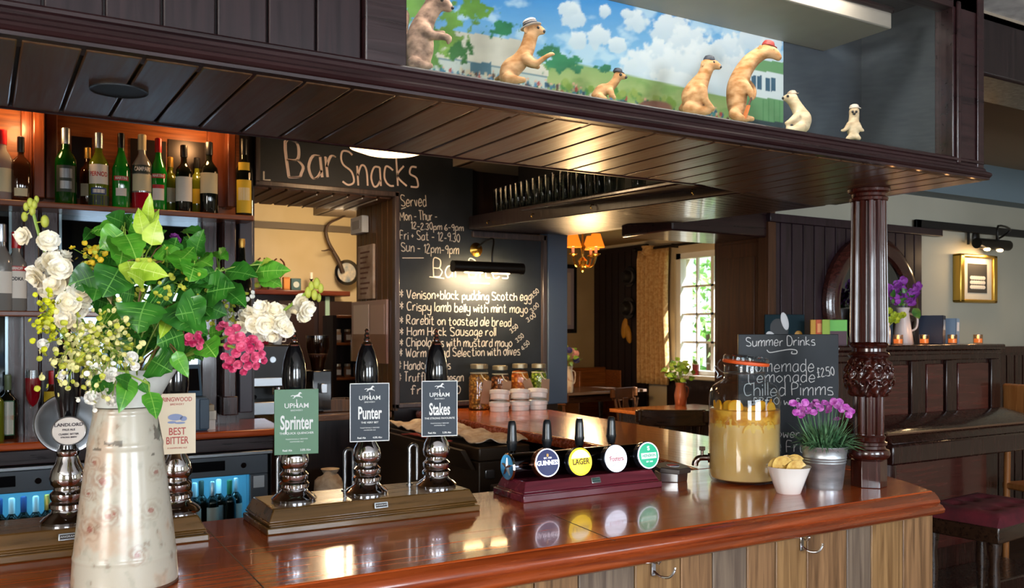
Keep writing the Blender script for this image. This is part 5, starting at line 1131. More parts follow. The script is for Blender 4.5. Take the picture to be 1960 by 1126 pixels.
branch('upright branch with pale lime leaves at the very top of the bouquet', [(284, 425, 286, 370, 17, 0, 'y'), (276, 450, 262, 396, 22, -.02, 'y'), (282, 455, 304, 400, 20, .0, 'y'), (272, 470, 252, 425, 26, .02, 'm'), (290, 470, 300, 420, 30, -.03, 'y'), (262, 470, 300, 462, 40, .04, 'd'), (286, 478, 310, 440, 34, .03, 'm')], [(262, 620, .02), (270, 520, 0), (282, 410, 0)])
branch('branch with broad mid green leaves at the upper left of the bouquet', [(232, 440, 168, 436, 34, .0, 'm'), (236, 445, 190, 476, 42, -.02, 'm'), (240, 430, 210, 412, 34, .02, 'd'), (238, 440, 252, 408, 36, .03, 'd'), (240, 450, 262, 490, 46, -.02, 'm'), (236, 455, 232, 510, 48, .0, 'm'), (176, 440, 158, 462, 18, .03, 'd'), (250, 455, 285, 470, 40, .02, 'd')], [(250, 640, .0), (244, 540, 0), (238, 440, 0)])
branch('branch of large dark heart-shaped leaves in the middle of the bouquet', [(280, 578, 258, 634, 76, -.09, 'd'), (228, 514, 196, 570, 54, -.05, 'd'), (184, 528, 130, 545, 44, -.02, 'd'), (196, 526, 178, 574, 46, .0, 'd'), (290, 556, 330, 580, 60, -.03, 'd'), (300, 545, 330, 530, 56, .02, 'd'), (310, 520, 262, 536, 40, -.02, 'd'), (218, 588, 240, 622, 40, -.02, 'm'), (256, 630, 272, 652, 44, .0, 'd')], [(255, 690, .0), (262, 600, -.02), (285, 545, 0)])
branch('branch with curling lime leaves at the heart of the bouquet', [(250, 512, 322, 528, 34, -.06, 'y'), (244, 500, 258, 545, 30, -.04, 'y'), (310, 470, 340, 500, 40, .0, 'm'), (330, 500, 318, 470, 34, .02, 'm'), (276, 540, 248, 520, 26, -.07, 'y'), (320, 610, 310, 642, 18, -.05, 'y'), (340, 502, 372, 470, 38, .0, 'm'), (262, 490, 250, 470, 30, -.03, 'y')], [(256, 680, .0), (265, 580, -.03), (280, 510, -.03)], True)
branch('branch with large leaves spreading right of the bouquet centre', [(345, 575, 372, 640, 62, -.06, 'd'), (390, 596, 335, 604, 66, -.06, 'd'), (352, 640, 300, 660, 56, -.05, 'd'), (336, 660, 340, 632, 40, 0, 'd'), (290, 690, 330, 712, 48, -.06, 'd'), (334, 676, 360, 722, 22, -.08, 'm'), (338, 672, 350, 712, 18, -.085, 'm'), (392, 655, 412, 682, 40, -.02, 'm'), (400, 640, 428, 632, 22, .0, 'm')], [(270, 700, .0), (310, 660, -.03), (350, 610, -.03)], True)
branch('branch with pointed mid green leaves rising at the right of the bouquet', [(376, 494, 325, 500, 38, .0, 'm'), (375, 490, 386, 440, 34, .0, 'd'), (378, 480, 350, 452, 30, .02, 'd'), (372, 505, 362, 540, 40, -.02, 'm'), (378, 498, 406, 510, 36, .0, 'm'), (352, 440, 392, 448, 24, .03, 'd'), (340, 485, 352, 520, 34, .0, 'm'), (404, 512, 376, 540, 38, .02, 'd')], [(270, 690, .0), (320, 590, -.01), (376, 490, 0)])
branch('branch arching out to the far right with glossy dark leaves', [(396, 560, 452, 552, 56, -.02, 'd'), (420, 550, 470, 580, 42, .0, 'd'), (412, 520, 378, 530, 36, .0, 'd'), (432, 520, 492, 528, 40, .0, 'd'), (490, 522, 554, 516, 34, .0, 'm'), (500, 530, 540, 548, 30, .02, 'm'), (418, 505, 424, 476, 34, .0, 'm'), (410, 482, 436, 500, 26, .01, 'm'), (500, 506, 520, 498, 16, .0, 'y'), (480, 508, 510, 530, 24, .02, 'd')], [(290, 680, .0), (360, 580, .0), (420, 520, 0), (510, 505, 0)])
branch('trailing sprig of leaves hanging over the front of the jug', [(254, 738, 222, 722, 24, -.115, 'd'), (248, 722, 232, 785, 27, -.12, 'm'), (286, 750, 300, 802, 26, -.13, 'm'), (196, 715, 184, 758, 24, -.10, 'd'), (206, 722, 208, 756, 18, -.11, 'd'), (272, 732, 284, 754, 16, -.12, 'd')], [(262, 706, -.06), (240, 712, -.115), (284, 735, -.125)])
fl_ = []
for k in range(64):
    a_, q_ = rb.uniform(0, 2*pi), sqrt(rb.random()); bx, by = 288+104*q_*cos(a_), 570+105*q_*sin(a_)
    an = atan2(by-600, bx-275)+rb.uniform(-.7, .7); ln = rb.uniform(34, 58); fl_.append((bx, by, bx+ln*cos(an), by+ln*sin(an)*.8+12, rb.uniform(32, 46), rb.uniform(.0, .07), 'd' if k % 4 else 'm'))
branch('dense leafy branch filling the middle of the bouquet behind the heart-shaped leaves', fl_[:32], [(262, 690, .02), (285, 600, .03), (300, 500, .03)])
branch('second dense leafy branch at the back of the bouquet', fl_[32:], [(266, 690, .04), (310, 610, .05), (330, 530, .05)])
# flowers
def floret(mb, c, nrm, r, rnd): 
    petal_ring(mb, c, nrm, r, 6, .12, .25, rnd, 1.0); petal_ring(mb, Vector(c)+Vector(nrm).normalized()*r*.12, nrm, r*.72, 5, .4, .25, rnd); petal_ring(mb, Vector(c)+Vector(nrm).normalized()*r*.2, nrm, r*.4, 4, .9, .2, rnd)
STOCK = mottle(mat('stock_petal', '#e9dfc4', .6, sss=.25), '#e2d2ac', '#f2ecdc', (40, 40, 40), 2)
PHLOX = mottle(mat('phlox_petal', '#d02a60', .55, sss=.2), '#b81c52', '#e86a8c', (50, 50, 50), 2)
BUDM = mat('green_bud', '#a8ac40', .5)
def spike(lab, name, stem, flowers, buds, pm, r, grp, cat='flower', n_in=1):
    t = thing(name, lab, cat, MOUTH, 0, grp); o0 = Vector(t.location)
    sp = smooth2([(0, 0, -.10)]+[tuple(fx_(*q)-o0) for q in stem]); obj('stem', MB().tube(sp, [.0032]*len(sp), 6), STEMG, t); spv = [Vector(q) for q in sp]
    for (px, py, dd, sc) in flowers:
        c = fx_(px, py, dd)-o0; kk = min(spv, key=lambda v: (v-c).length); nn = TOCAM*1.2+(c-kk).normalized()*.8+Vector((rb.uniform(-.4, .4), rb.uniform(-.4, .4), rb.uniform(-.2, .4)))
        m = MB(); floret(m, c, nn, r*sc, rb); obj('blossom', m, pm, t, smooth=False)
        st = MB().tube([tuple(kk), tuple(c)], .0012, 5)
    bm = MB()
    for (px, py, dd, sc) in buds:
        c = fx_(px, py, dd)-o0; kk = min(spv, key=lambda v: (v-c).length)
        bm.tube([tuple(kk), tuple(c)], .0013, 5).ell(c, .006*sc, .006*sc, .010*sc, 10, 7)
    if buds: obj('buds', bm, BUDM, t)
    return t
spike('tall cream stock spike leaning out at the left edge of the bouquet', 'stock_flower', [(200, 700, .0), (140, 580, -.02), (85, 480, 0), (58, 385, 0)],
      [(45, 452, 0, 1.0), (93, 462, -.01, 1.15), (100, 500, -.01, 1.15), (120, 492, .02, 1.1), (70, 530, 0, 1.3), (115, 515, -.03, 1.2), (105, 548, -.03, 1.2), (150, 560, -.03, 1.2), (132, 580, -.04, 1.25), (125, 610, -.04, 1.1), (148, 598, -.02, 1.1), (138, 545, .0, 1.1), (92, 555, .02, 1.0), (105, 525, .02, 1.1), (162, 575, -.02, .9), (120, 590, 0, 1.0), (85, 505, .02, .9), (145, 620, -.02, .9)],
      [(58, 388, 0, 1.0), (50, 396, 0, .9), (66, 392, 0, .9), (47, 415, 0, 1.0), (86, 424, 0, 1.3), (62, 404, 0, 1.0), (70, 382, .01, .8)], STOCK, .0195, 'white stock flowers in the jug')
spike('cream stock spike reaching out at the right edge of the bouquet', 'stock_flower', [(330, 700, .0), (420, 650, .0), (520, 610, .0), (606, 545, .0)],
      [(480, 600, 0, 1.2), (500, 592, -.01, 1.25), (525, 598, -.01, 1.3), (535, 620, -.01, 1.3), (510, 622, -.02, 1.3), (488, 620, -.01, 1.2), (548, 630, .0, 1.1), (520, 640, 0, 1.1), (540, 600, .02, 1.1), (470, 612, .01, 1.1), (575, 578, 0, 1.1), (588, 592, -.01, 1.1), (566, 590, .01, 1.0), (582, 604, 0, 1.0), (462, 628, .0, 1.0), (498, 640, .01, 1.0)],
      [(606, 543, 0, 1.2), (596, 548, 0, 1.0), (614, 552, 0, 1.0), (590, 560, 0, 1.2), (602, 565, 0, 1.1), (610, 570, .01, .9)], STOCK, .0165, 'white stock flowers in the jug')
spike('small cluster of pink phlox nearer the jug at the right', 'phlox_flower', [(280, 700, -.02), (330, 672, -.04), (366, 648, -.05)],
      [(372, 632, -.05, 1), (362, 645, -.06, 1), (378, 645, -.05, 1), (370, 657, -.05, 1), (384, 655, -.05, .9), (358, 655, -.05, .9), (380, 636, -.04, .9), (366, 640, -.04, .9), (382, 664, -.04, .8)], [], PHLOX, .0085, 'pink phlox in the jug')
spike('large drooping cluster of deep pink phlox at the right of the bouquet', 'phlox_flower', [(290, 700, .0), (360, 680, -.02), (420, 660, -.03), (460, 670, -.03)],
      [(428, 622, -.02, 1), (440, 635, -.03, 1.1), (452, 628, -.02, 1), (460, 645, -.04, 1.1), (446, 650, -.04, 1.1), (470, 655, -.04, 1.1), (484, 650, -.03, 1.1), (478, 668, -.04, 1.1), (462, 664, -.05, 1.1), (495, 662, -.03, 1.1), (500, 678, -.03, 1), (488, 684, -.04, 1.1), (470, 684, -.04, 1.1), (452, 676, -.04, 1), (440, 690, -.03, 1), (430, 682, -.03, .9), (455, 698, -.03, 1), (474, 700, -.03, 1), (490, 700, -.02, .9), (446, 706, -.02, .9), (434, 700, -.02, .9), (505, 690, -.02, .8), (466, 712, -.02, .8), (420, 628, -.01, .8), (436, 662, -.03, .9)], [], PHLOX, .0098, 'pink phlox in the jug')
MAUVE = mat('mauve_petal', '#7a2a7a', .6)
spike('single purple flower peeping from the back of the bouquet', 'purple_flower', [(290, 690, .04), (320, 560, .06), (335, 460, .07)], [(334, 454, .07, 1), (340, 460, .07, .8)], [], MAUVE, .010, 'flower')
# frothy sprays of small flowers
FROTH = mat('lime_floret', '#b4b43a', .6, sss=.2); FROTHW = mat('cream_floret', '#d8d08c', .6, sss=.2); FROTHP = mat('white_floret', '#ece8dc', .6, sss=.2)
def spray(lab, stem, ctr, spread, n, m_, r, seed, mixed=None):
    rnd = random.Random(seed); t = thing('filler_spray', lab, 'flower', MOUTH, 0, 'frothy filler sprays in the jug'); o0 = Vector(t.location)
    sp = [Vector(q) for q in smooth2([(0, 0, -.10)]+[tuple(fx_(*q)-o0) for q in stem])]; st = MB().tube([tuple(v) for v in sp], .0018, 5); A, B = MB(), MB()
    hubs = [sp[int(len(sp)*.55)+int(len(sp)*.44*rnd.random())] for _ in range(12)]
    for k in range(n):
        px, py = rnd.gauss(ctr[0], spread[0]), rnd.gauss(ctr[1], spread[1]); c = fx_(px, py, ctr[2]+rnd.uniform(-.05, .05))-o0
        h = min(hubs, key=lambda v: (v-c).length)
        if k % 3 == 0: st.tube([tuple(h), tuple(lerp(h, c, .5)+Vector((0, 0, .004))), tuple(c)], .0007, 4)
        X = B if (mixed and rnd.random() < .4) else A; nn = TOCAM+Vector((rnd.uniform(-.9, .9), rnd.uniform(-.9, .9), rnd.uniform(-.4, .9)))
        petal_ring(X, c, nn, r*rnd.uniform(.8, 1.25), 5, .5, .2, rnd)
    obj('stem', st, STEMG, t); obj('florets', A, m_, t, smooth=False)['kind'] = 'stuff'
    if mixed: obj('pale_florets', B, mixed, t, smooth=False)['kind'] = 'stuff'
spray('frothy spray of cream and lime florets low on the left of the bouquet', [(220, 700, -.04), (170, 680, -.06), (130, 670, -.06)], (150, 680, -.06), (34, 34), 210, FROTHW, .0048, 3, FROTH)
spray('frothy spray of lime florets in front of the jug neck', [(230, 690, -.06), (205, 660, -.08), (190, 640, -.08)], (205, 655, -.08), (34, 30), 170, FROTHW, .0045, 4, FROTH)
spray('bright lime florets near the outer left of the bouquet', [(200, 690, -.02), (120, 640, -.02), (92, 600, -.02)], (92, 612, -.02), (13, 26), 70, mat('bright_lime_floret', '#c8c81c', .6), .0052, 5)
spray('yellow florets behind the upper left leaves of the bouquet', [(240, 660, .03), (210, 560, .04), (185, 500, .04)], (185, 502, .03), (17, 16), 110, mat('yellow_floret', '#c8a81c', .6), .0048, 6, FROTH)
spray('small white florets at the right behind the pink phlox', [(300, 690, .03), (400, 600, .04), (470, 560, .04)], (440, 600, .05), (40, 22), 100, FROTHP, .0045, 7, FROTH)
spray('white florets spilling over the left rim of the jug', [(230, 715, -.08), (195, 730, -.10), (180, 735, -.10)], (190, 725, -.10), (26, 22), 70, FROTHP, .0042, 8, FROTHW)
spray('lime florets between the big leaves at the middle of the bouquet', [(262, 680, -.02), (300, 560, .0), (320, 540, .0)], (320, 545, -.02), (40, 40), 60, FROTH, .0045, 9)
BALL = mat('white_pom_petal', '#e8e2d8', .7)
for i, (px, py, dd, r, lab) in enumerate([(82, 660, -.03, .0115, 'small round white flower hanging at the lower left of the bouquet'), (118, 719, -.05, .009, 'tiny round white flower in front of the left pump handle'), (176, 762, -.10, .014, 'round cream flower drooping left over the jug collar'), (214, 718, -.11, .015, 'round cream flower at the front of the jug rim'), (252, 686, -.10, .013, 'pale cream flower above the jug rim'), (213, 768, -.115, .011, 'cream flower hanging low on the jug collar'), (258, 702, -.11, .009, 'little white flower at the right of the jug rim'), (160, 640, -.08, .011, 'white daisy among the lime florets')]):
    t = thing('small_white_flower', lab, 'flower', MOUTH, 0, 'round white flowers in the jug'); c = fx_(px, py, dd)-MOUTH; md = fx_((px+255)/2, min(py, 700)-22, dd*.8)-MOUTH
    obj('stem', MB().tube(smooth2([(0, 0, -.06), (0, 0, .01), tuple(md), tuple(c)]), .0010, 5), STEMG, t)
    m = MB(); 
    for q_ in range(3): petal_ring(m, c+TOCAM*r*.25*q_, TOCAM+Vector((rb.uniform(-.3, .3), rb.uniform(-.3, .3), .2)), r*(1-.25*q_), 7, .3+.3*q_, .2, rb)
    obj('blossom', m, BALL, t, smooth=False)
# ================================================================== stuffed stoats playing cricket inside the display case
FUR = mottle(mat('stoat_fur', '#a07038', .9), '#8f5e2c', '#c09468', (30, 30, 60), 5, bump=.5)
FURG = mottle(mat('squirrel_fur', '#8a6a50', .85), '#6a5040', '#b8937a', (40, 40, 60), 5, bump=.5)
FURP = mottle(mat('pale_stoat_fur', '#cbb79a', .85), '#a88e6c', '#c8b494', (30, 30, 60), 5, bump=.4)
NOSE = mat('nose_black', '#141010', .3)
CZ = 1.926
def animal(lab, name, chains, mt, eyes, Yc, base, hat=None, ears=None, nose=None, group='stuffed animals in the display case', voxel=.0032):
    """chains: lists of (px, py, radius px, depth offset) drawn at plane Yc, merged into one skin"""
    p0 = onY(base[0], base[1], Yc); p0.z = CZ; t = thing(name, lab, 'stuffed animal', p0, 0, group); k = depth(p0)/FPX
    rx = ray(base[0], base[1]); dv = FW
    def P_(px, py, dd): return CAMP+ray(px, py)*(depth(p0)+dd)-p0
    m = MB()
    for ch in chains:
        pts = [Vector((*P_(a, b, d), r*k)) for a, b, r, d in ch]
        s4 = smooth2([tuple(q) for q in pts], 4)
        # lift anything that would sink through the case floor
        s4 = [(a, b, max(c, r_*.75+.0005), r_) for a, b, c, r_ in s4]
        m.tube([q[:3] for q in s4], [q[3] for q in s4], 14)
        for q in (s4[0], s4[-1]): m.ell(q[:3], q[3]*.99, n=12, m=8)
    o = obj('body', m, mt, t)
    rm = o.modifiers.new('skin', 'REMESH'); rm.mode = 'VOXEL'; rm.voxel_size = voxel; rm.use_smooth_shade = True
    sm = o.modifiers.new('soften', 'SMOOTH'); sm.factor = .5; sm.iterations = 5
    for (px, py, d) in eyes: obj('eye', MB().ell(P_(px, py, d), .0040, n=10, m=8), NOSE, t)
    if nose: obj('nose', MB().ell(P_(*nose), .0042, n=10, m=8), NOSE, t)
    if ears:
        for (px, py, d) in ears: obj('ear', MB().ell(P_(px, py, d), .008, .004, .009, 10, 8), mt, t)
    if hat:
        kind, px, py, r, tl, col = hat; c = P_(px, py, 0); M_ = T(*c) @ RZ(-YAW) @ RY(R(tl)); r *= k
        if kind == 'cap':
            obj('cap', MB().lathe([(r, 0), (r*1.02, r*.3), (r*.8, r*.75), (r*.35, r*.95), (.0, r)], 20, mtx=M_), col, t)
            obj('cap_peak', MB().lathe([(r*.7, 0), (r*.72, r*.1), (.0, r*.12)], 16, mtx=M_ @ T(r*.75, 0, 0) @ Matrix.Diagonal((1, .9, 1, 1))), col, t)
        else:
            obj('straw_hat', MB().lathe([(r*1.45, -r*.08), (r*1.5, 0), (r*1.0, r*.12), (r*.92, r*.85), (r*.7, r*1.0), (.0, r*1.02)], 24, mtx=M_), col, t)
            obj('hat_band', MB().lathe([(r*1.03, r*.14), (r*1.01, r*.42)], 24, mtx=M_, cap=False), mat('hat_ribbon', '#26262c', .6), t)
            obj('hat_stripe', MB().lathe([(r*1.0, r*.52), (r*.98, r*.66)], 24, mtx=M_, cap=False), mat('hat_ribbon'), t)
    return t, P_, k
STRAW = mat('pale_straw', '#c9b9ae', .7); NAVY = mat('navy_cap', '#1c2430', .6); REDCAP = mat('red_cap_cloth', '#8a2a22', .6)
animal('big grey-brown stuffed squirrel bowling at the left end of the case', 'stuffed_squirrel',
   [[(800, 118, 24, 0), (802, 92, 29, 0), (806, 60, 24, 0), (816, 34, 19, 0), (830, 12, 18, 0), (842, -4, 17, 0)], [(832, 4, 19, 0), (846, 6, 16, 0), (858, 14, 10, 0)], [(812, 58, 15, -.02), (828, 68, 9, -.03), (850, 70, 7, -.035), (860, 74, 6, -.035), (858, 82, 4, -.035)], [(808, 60, 14, .03), (830, 66, 8, .03), (848, 64, 6, .03)], [(792, 122, 14, -.03), (812, 126, 9, -.03), (824, 126, 6, -.03)], [(790, 110, 12, .04), (772, 100, 16, .05), (764, 60, 18, .06), (770, 30, 15, .06)]],
   FURG, [(846, 0, -.022)], 1.86, (802, 128), None, [(826, -14, -.01), (834, -16, .015)], (866, 15, -.004))
animal('stuffed stoat in a striped straw hat pointing right', 'stuffed_stoat',
   [[(972, 148, 17, 0), (978, 132, 20, 0), (996, 116, 17, 0), (1008, 96, 15, 0), (1014, 76, 14, 0), (1018, 62, 14, 0)], [(1018, 60, 15, 0), (1030, 58, 11, 0), (1038, 60, 7, 0)], [(1008, 112, 11, -.02), (1024, 122, 7, -.03), (1040, 112, 5, -.03), (1054, 104, 4.5, -.03), (1060, 104, 3.5, -.03)], [(1002, 116, 9, .02), (1014, 124, 6, .03), (1030, 128, 5, .03)], [(972, 150, 12, -.025), (990, 153, 8, -.03), (1002, 153, 6, -.03)], [(966, 146, 10, .03), (955, 150, 5, .05), (948, 152, 3, .07)]],
   FUR, [(1030, 53, -.012)], 1.86, (978, 157), ('straw', 1016, 51, 14, -16, STRAW), [(1008, 58, -.012)], (1041, 60, -.004))
animal('small stuffed stoat in a black cap crouching in the middle distance', 'stuffed_stoat',
   [[(1142, 184, 11, 0), (1152, 174, 13, 0), (1166, 168, 10, 0), (1176, 158, 8.5, 0), (1182, 148, 8.5, 0)], [(1182, 146, 9, 0), (1190, 146, 7, 0), (1196, 148, 4.5, 0)], [(1168, 174, 7, -.015), (1172, 182, 5, -.02), (1176, 187, 4, -.02)], [(1148, 186, 8, -.015), (1158, 189, 5, -.02)]],
   FUR, [(1188, 143, -.011)], 1.90, (1156, 191), ('cap', 1182, 139, 9, 10, NAVY), None, (1198, 148, -.003), voxel=.0028)
animal('stuffed stoat in a navy cap sitting behind the wicket', 'stuffed_stoat',
   [[(1330, 200, 22, 0), (1330, 184, 26, 0), (1336, 166, 20, 0), (1346, 148, 14, 0), (1352, 134, 13, 0), (1356, 126, 13, 0)], [(1354, 126, 14, 0), (1366, 124, 10, 0), (1376, 128, 6, 0)], [(1344, 172, 10, -.03), (1350, 192, 7, -.035), (1364, 208, 5, -.035)], [(1320, 208, 14, -.02), (1342, 213, 9, -.03), (1356, 214, 6, -.03)], [(1312, 204, 10, .02), (1304, 208, 6, .04)]],
   FUR, [(1366, 119, -.012)], 1.86, (1332, 217), ('cap', 1357, 117, 11, 8, NAVY), [(1346, 122, -.012)], (1379, 128, -.004))
t, P_, k = animal('tall stuffed stoat in a red cap batting with a tiny bat', 'stuffed_stoat',
   [[(1412, 216, 16, 0), (1410, 196, 19, 0), (1412, 168, 21, 0), (1420, 142, 18, 0), (1436, 118, 16, 0), (1454, 104, 14, 0), (1468, 98, 13, 0)], [(1466, 98, 14, 0), (1480, 102, 11, 0), (1490, 110, 7, 0)], [(1424, 162, 10, -.02), (1436, 176, 7, -.03), (1440, 188, 5, -.03)], [(1430, 158, 8, .02), (1442, 172, 6, .02), (1442, 186, 5, .0)], [(1406, 218, 12, -.02), (1416, 226, 8, -.03), (1430, 228, 6, -.03)], [(1416, 216, 11, .02), (1428, 226, 7, .02), (1440, 228, 5, .02)]],
   FUR, [(1480, 96, -.013)], 1.86, (1414, 231), ('cap', 1470, 89, 12, 14, REDCAP), [(1456, 92, -.014)], (1492, 111, -.004))
loc = Vector(t.location)
cb_ = thing('cricket_bat', 'tiny wooden cricket bat held by the stoat in the red cap', 'bat', loc)
a, b, c = P_(1441, 180, -.034), P_(1433, 202, -.034), P_(1424, 228, -.034); c.z = max(c.z, .002)
obj('blade', MB().tube([b, c], [.0075, .0085], 8, flat=.5), mat('bat_wood', '#a85c24', .5), cb_); obj('grip', MB().tube([a, b], .0028, 8), mat('bat_grip', '#4a2c1c', .6), cb_)
wk = thing('cricket_wicket', 'miniature wooden cricket stumps between two stoats', 'wicket', onY(1386, 224, 1.86)); wk.location.z = CZ
for px in (1377, 1385, 1393): q = onY(px, 195, 1.86)-Vector(wk.location); obj('stump', MB().cyl((q.x, 0, 0), .0022, .050, 8), mat('stump_wood', '#b07a3c', .5), wk)
q0, q1 = onY(1375, 195, 1.86).x-wk.location.x, onY(1395, 195, 1.86).x-wk.location.x; obj('bail', MB().tube([(q0, 0, .051), (q1, 0, .051)], .0018, 6), mat('stump_wood'), wk)
animal('pale stuffed stoat facing left beside the end of the painting', 'stuffed_stoat',
   [[(1536, 240, 15, 0), (1536, 228, 17, 0), (1530, 214, 13, 0), (1522, 200, 11, 0), (1516, 190, 11, 0)], [(1516, 190, 12, 0), (1508, 188, 9, 0), (1502, 188, 5.5, 0)], [(1526, 222, 8, -.02), (1514, 232, 6, -.025), (1505, 236, 4, -.025)], [(1532, 244, 11, -.02), (1518, 248, 7, -.025), (1508, 246, 5, -.025)]],
   FURP, [(1508, 184, -.013)], 1.84, (1530, 252), ('cap', 1516, 182, 9, -12, mat('pale_cap', '#b09a84', .7)), None, (1499, 188, -.003))
animal('smallest pale stuffed stoat standing alone at the right of the case', 'stuffed_stoat',
   [[(1633, 258, 10, 0), (1633, 246, 12, 0), (1634, 232, 10, 0), (1635, 222, 9.5, 0), (1635, 214, 10, 0)], [(1626, 238, 6, -.01), (1618, 248, 4, -.012), (1612, 250, 3.5, -.012)], [(1641, 238, 6, -.01), (1648, 248, 4, -.012), (1652, 250, 3, -.012)], [(1628, 262, 6, -.01), (1622, 265, 4, -.012)], [(1640, 262, 6, -.01), (1645, 265, 4, -.012)]],
   FURP, [(1632, 214, -.017), (1639, 214, -.016)], 1.84, (1634, 266), ('cap', 1635, 208, 9, 0, mat('striped_cap', '#c8b8a8', .7)), None, (1635, 218, -.018))
# ================================================================== room behind the hatch
HW = thing('hatch_worktop', 'brown worktop with steel edge inside the serving hatch', 'worktop', (0, 0, 0))
obj('top', MB().box(xa+.14, xb-.012, 5.21, 6.1, CT-.04, CT-.002), wood('hatch_top_wood', '#5a3a24', '#7a5236', 0, .3, .3), HW, bevel=.004)
obj('front', MB().box(xa+.16, xb-.012, 5.24, 5.27, .02, CT-.04), BLACKW, HW)
a = onY(505, 700, 5.45); t = thing('coffee_machine', 'black and steel espresso machine on the hatch worktop', 'coffee machine', (a.x, 5.40, CT)); w_ = .19
obj('body', MB().box(-w_, w_, 0, .40, .16, .42), mat('machine_black', '#1c1816', .25, .3), t, bevel=.01); obj('drip_base', MB().box(-w_, w_, -.06, .40, 0, .08), STEEL, t, bevel=.006)
obj('back_wall', MB().box(-w_+.01, w_-.01, .22, .40, .08, .16), BLACKM, t); obj('panel_strip', MB().box(-w_+.004, w_-.004, -.006, 0, .17, .22), STEEL, t, bevel=.002)
for dx in (-.09, .09): o = obj('group_head', MB().cyl((dx, .08, .115), .035, .05, 18), CHROME, t); obj('portafilter', MB().tube([(dx, .06, .118), (dx, -.08, .112)], [.010, .013], 10), BLACKP, o)
obj('steam_wand', MB().tube([(w_-.03, -.01, .20), (w_-.02, -.03, .16), (w_-.02, -.03, .09)], .005, 8), CHROME, t)
for dx in (-.12, -.04, .04): obj('gauge', MB().cyl((0, 0, 0), .018, .006, 16, T(dx, -.001, .33) @ RX(R(90))), STEEL, t)
CUPM = mat('cup_red', '#9a2030', .3)
for i, (dx, c) in enumerate([(-.13, PORC), (-.05, PORC), (.03, CUPM), (.11, PORC)]):
    t = thing('coffee_cup', ['white cup at the left on the coffee machine', 'white cup second from left on the coffee machine', 'red cup on the coffee machine', 'white cup at the right on the coffee machine'][i], 'cup', (a.x+dx, 5.55, CT+.42), 0, 'cups on the coffee machine'); obj('cup', MB().lathe([(.022, 0), (.026, .004), (.037, .06), (.034, .06), (.022, .008), (.0, .006)], 20), c, t); obj('cup_handle', MB().tube(smooth2([(.034, 0, .045), (.052, 0, .045), (.052, 0, .02), (.030, 0, .018)]), .004, 8), c, t)
a = onY(608, 700, 5.45); t = thing('coffee_grinder', 'coffee grinder with clear bean hopper beside the espresso machine', 'grinder', (a.x, 5.45, CT))
obj('base', MB().box(-.065, .065, -.09, .11, 0, .26), BLACKP, t, bevel=.01); obj('hopper', MB().lathe([(.040, .26), (.045, .30), (.072, .40), (.072, .46)], 24), clear_glass('smoky_glass', '#b0a090'), t); obj('beans', MB().lathe([(.038, .262), (.043, .30), (.062, .36)], 20), mat('coffee_beans', '#3a1c0c', .5), t); obj('hopper_lid', MB().lathe([(.074, .46), (.074, .475), (.0, .48)], 24), BLACKP, t); obj('spout', MB().box(-.02, .02, -.13, -.09, .12, .18), STEEL, t, bevel=.004)
a = onY(650, 770, 5.35); t = thing('wooden_crate', 'light brown wooden box on the hatch worktop behind the middle pump', 'box', (a.x, 5.36, CT)); obj('side', MB().box(-.11, .11, 0, .012, 0, .075).box(-.11, .11, .15, .162, 0, .075).box(-.11, -.098, 0, .162, 0, .075).box(.098, .11, 0, .162, 0, .075), JAMBW, t, bevel=.002); obj('bottom', MB().box(-.098, .098, .012, .15, 0, .01), JAMBW, t)
hl = onY(575, 556, 7.7).z
dm_ = thing('dresser', 'dark cupboard with red-brown mantel top in the room behind the hatch', 'cupboard', (0, 0, 0)); q0, q1 = onY(440, 556, 7.7).x, onY(668, 556, 7.7).x
obj('mantel_top', MB().box(q0, q1, 7.66, 7.95, hl-.045, hl), wood('mantel_wood', '#4a1c12', '#6e2e1c', 0, .3, .3), dm_, bevel=.008)
obj('carcass', MB().box(q0+.03, q1-.12, 7.74, 7.95, 0, hl-.045), mat('cupboard_purple', '#2c2128', .4), dm_)
for k in range(3): obj('door', MB().box(q0+.06+k*.36, q0+.38+k*.36, 7.725, 7.74, .2, hl-.09), mat('cupboard_door', '#2e1c1c', .4), dm_, bevel=.004)
obj('light_strip', MB().box(onY(628, 580, 7.7).x-.02, onY(628, 580, 7.7).x+.02, 7.715, 7.725, hl-.36, hl-.05), mat('pale_strip', '#9fc4b8', .4), dm_)
wallH = hy-.06
p = onY(663, 522, 7.9); t = thing('round_plate', 'black rimmed decorated plate hanging on the cream wall behind the hatch', 'plate', p); rr = 24*depth(p)/FPX
obj('rim', MB().lathe([(rr*.78, 0), (rr, .006), (rr*1.02, .02), (rr*.8, .024), (rr*.76, .012)], 36, mtx=RX(R(90)), cap=False), BLACKP, t); obj('plate_face', MB().lathe([(rr*.78, .008), (rr*.4, .012), (.0, .012)], 36, mtx=RX(R(90))), mottle(mat('plate_paint', '#8fa0ac', .3), '#6f88a0', '#d8cdb8', (14, 14, 14), 4), t)
t = thing('antler', 'single dark deer antler rising over the plate on the cream wall', 'antler', onY(648, 510, 7.86)); o0 = Vector(t.location); ap = lambda px, py, y=7.88: tuple(onY(px, py, y)-o0)
obj('beam', MB().tube(smooth2([ap(656, 522), ap(648, 500), ap(638, 482), ap(628, 462), ap(624, 442), ap(630, 428), ap(650, 418), ap(678, 404)]), [.022, .022]+[.018]*24+[.012, .009, .006] if False else [.022-.015*i/28 for i in range(29)], 10), mat('antler_bone', '#3c2c20', .5), t)
obj('tine', MB().tube(smooth2([ap(638, 482), ap(630, 478, 7.84), ap(622, 480, 7.82), ap(615, 480, 7.8)]), [.012-.009*i/12 for i in range(13)], 8), mat('antler_bone'), t)
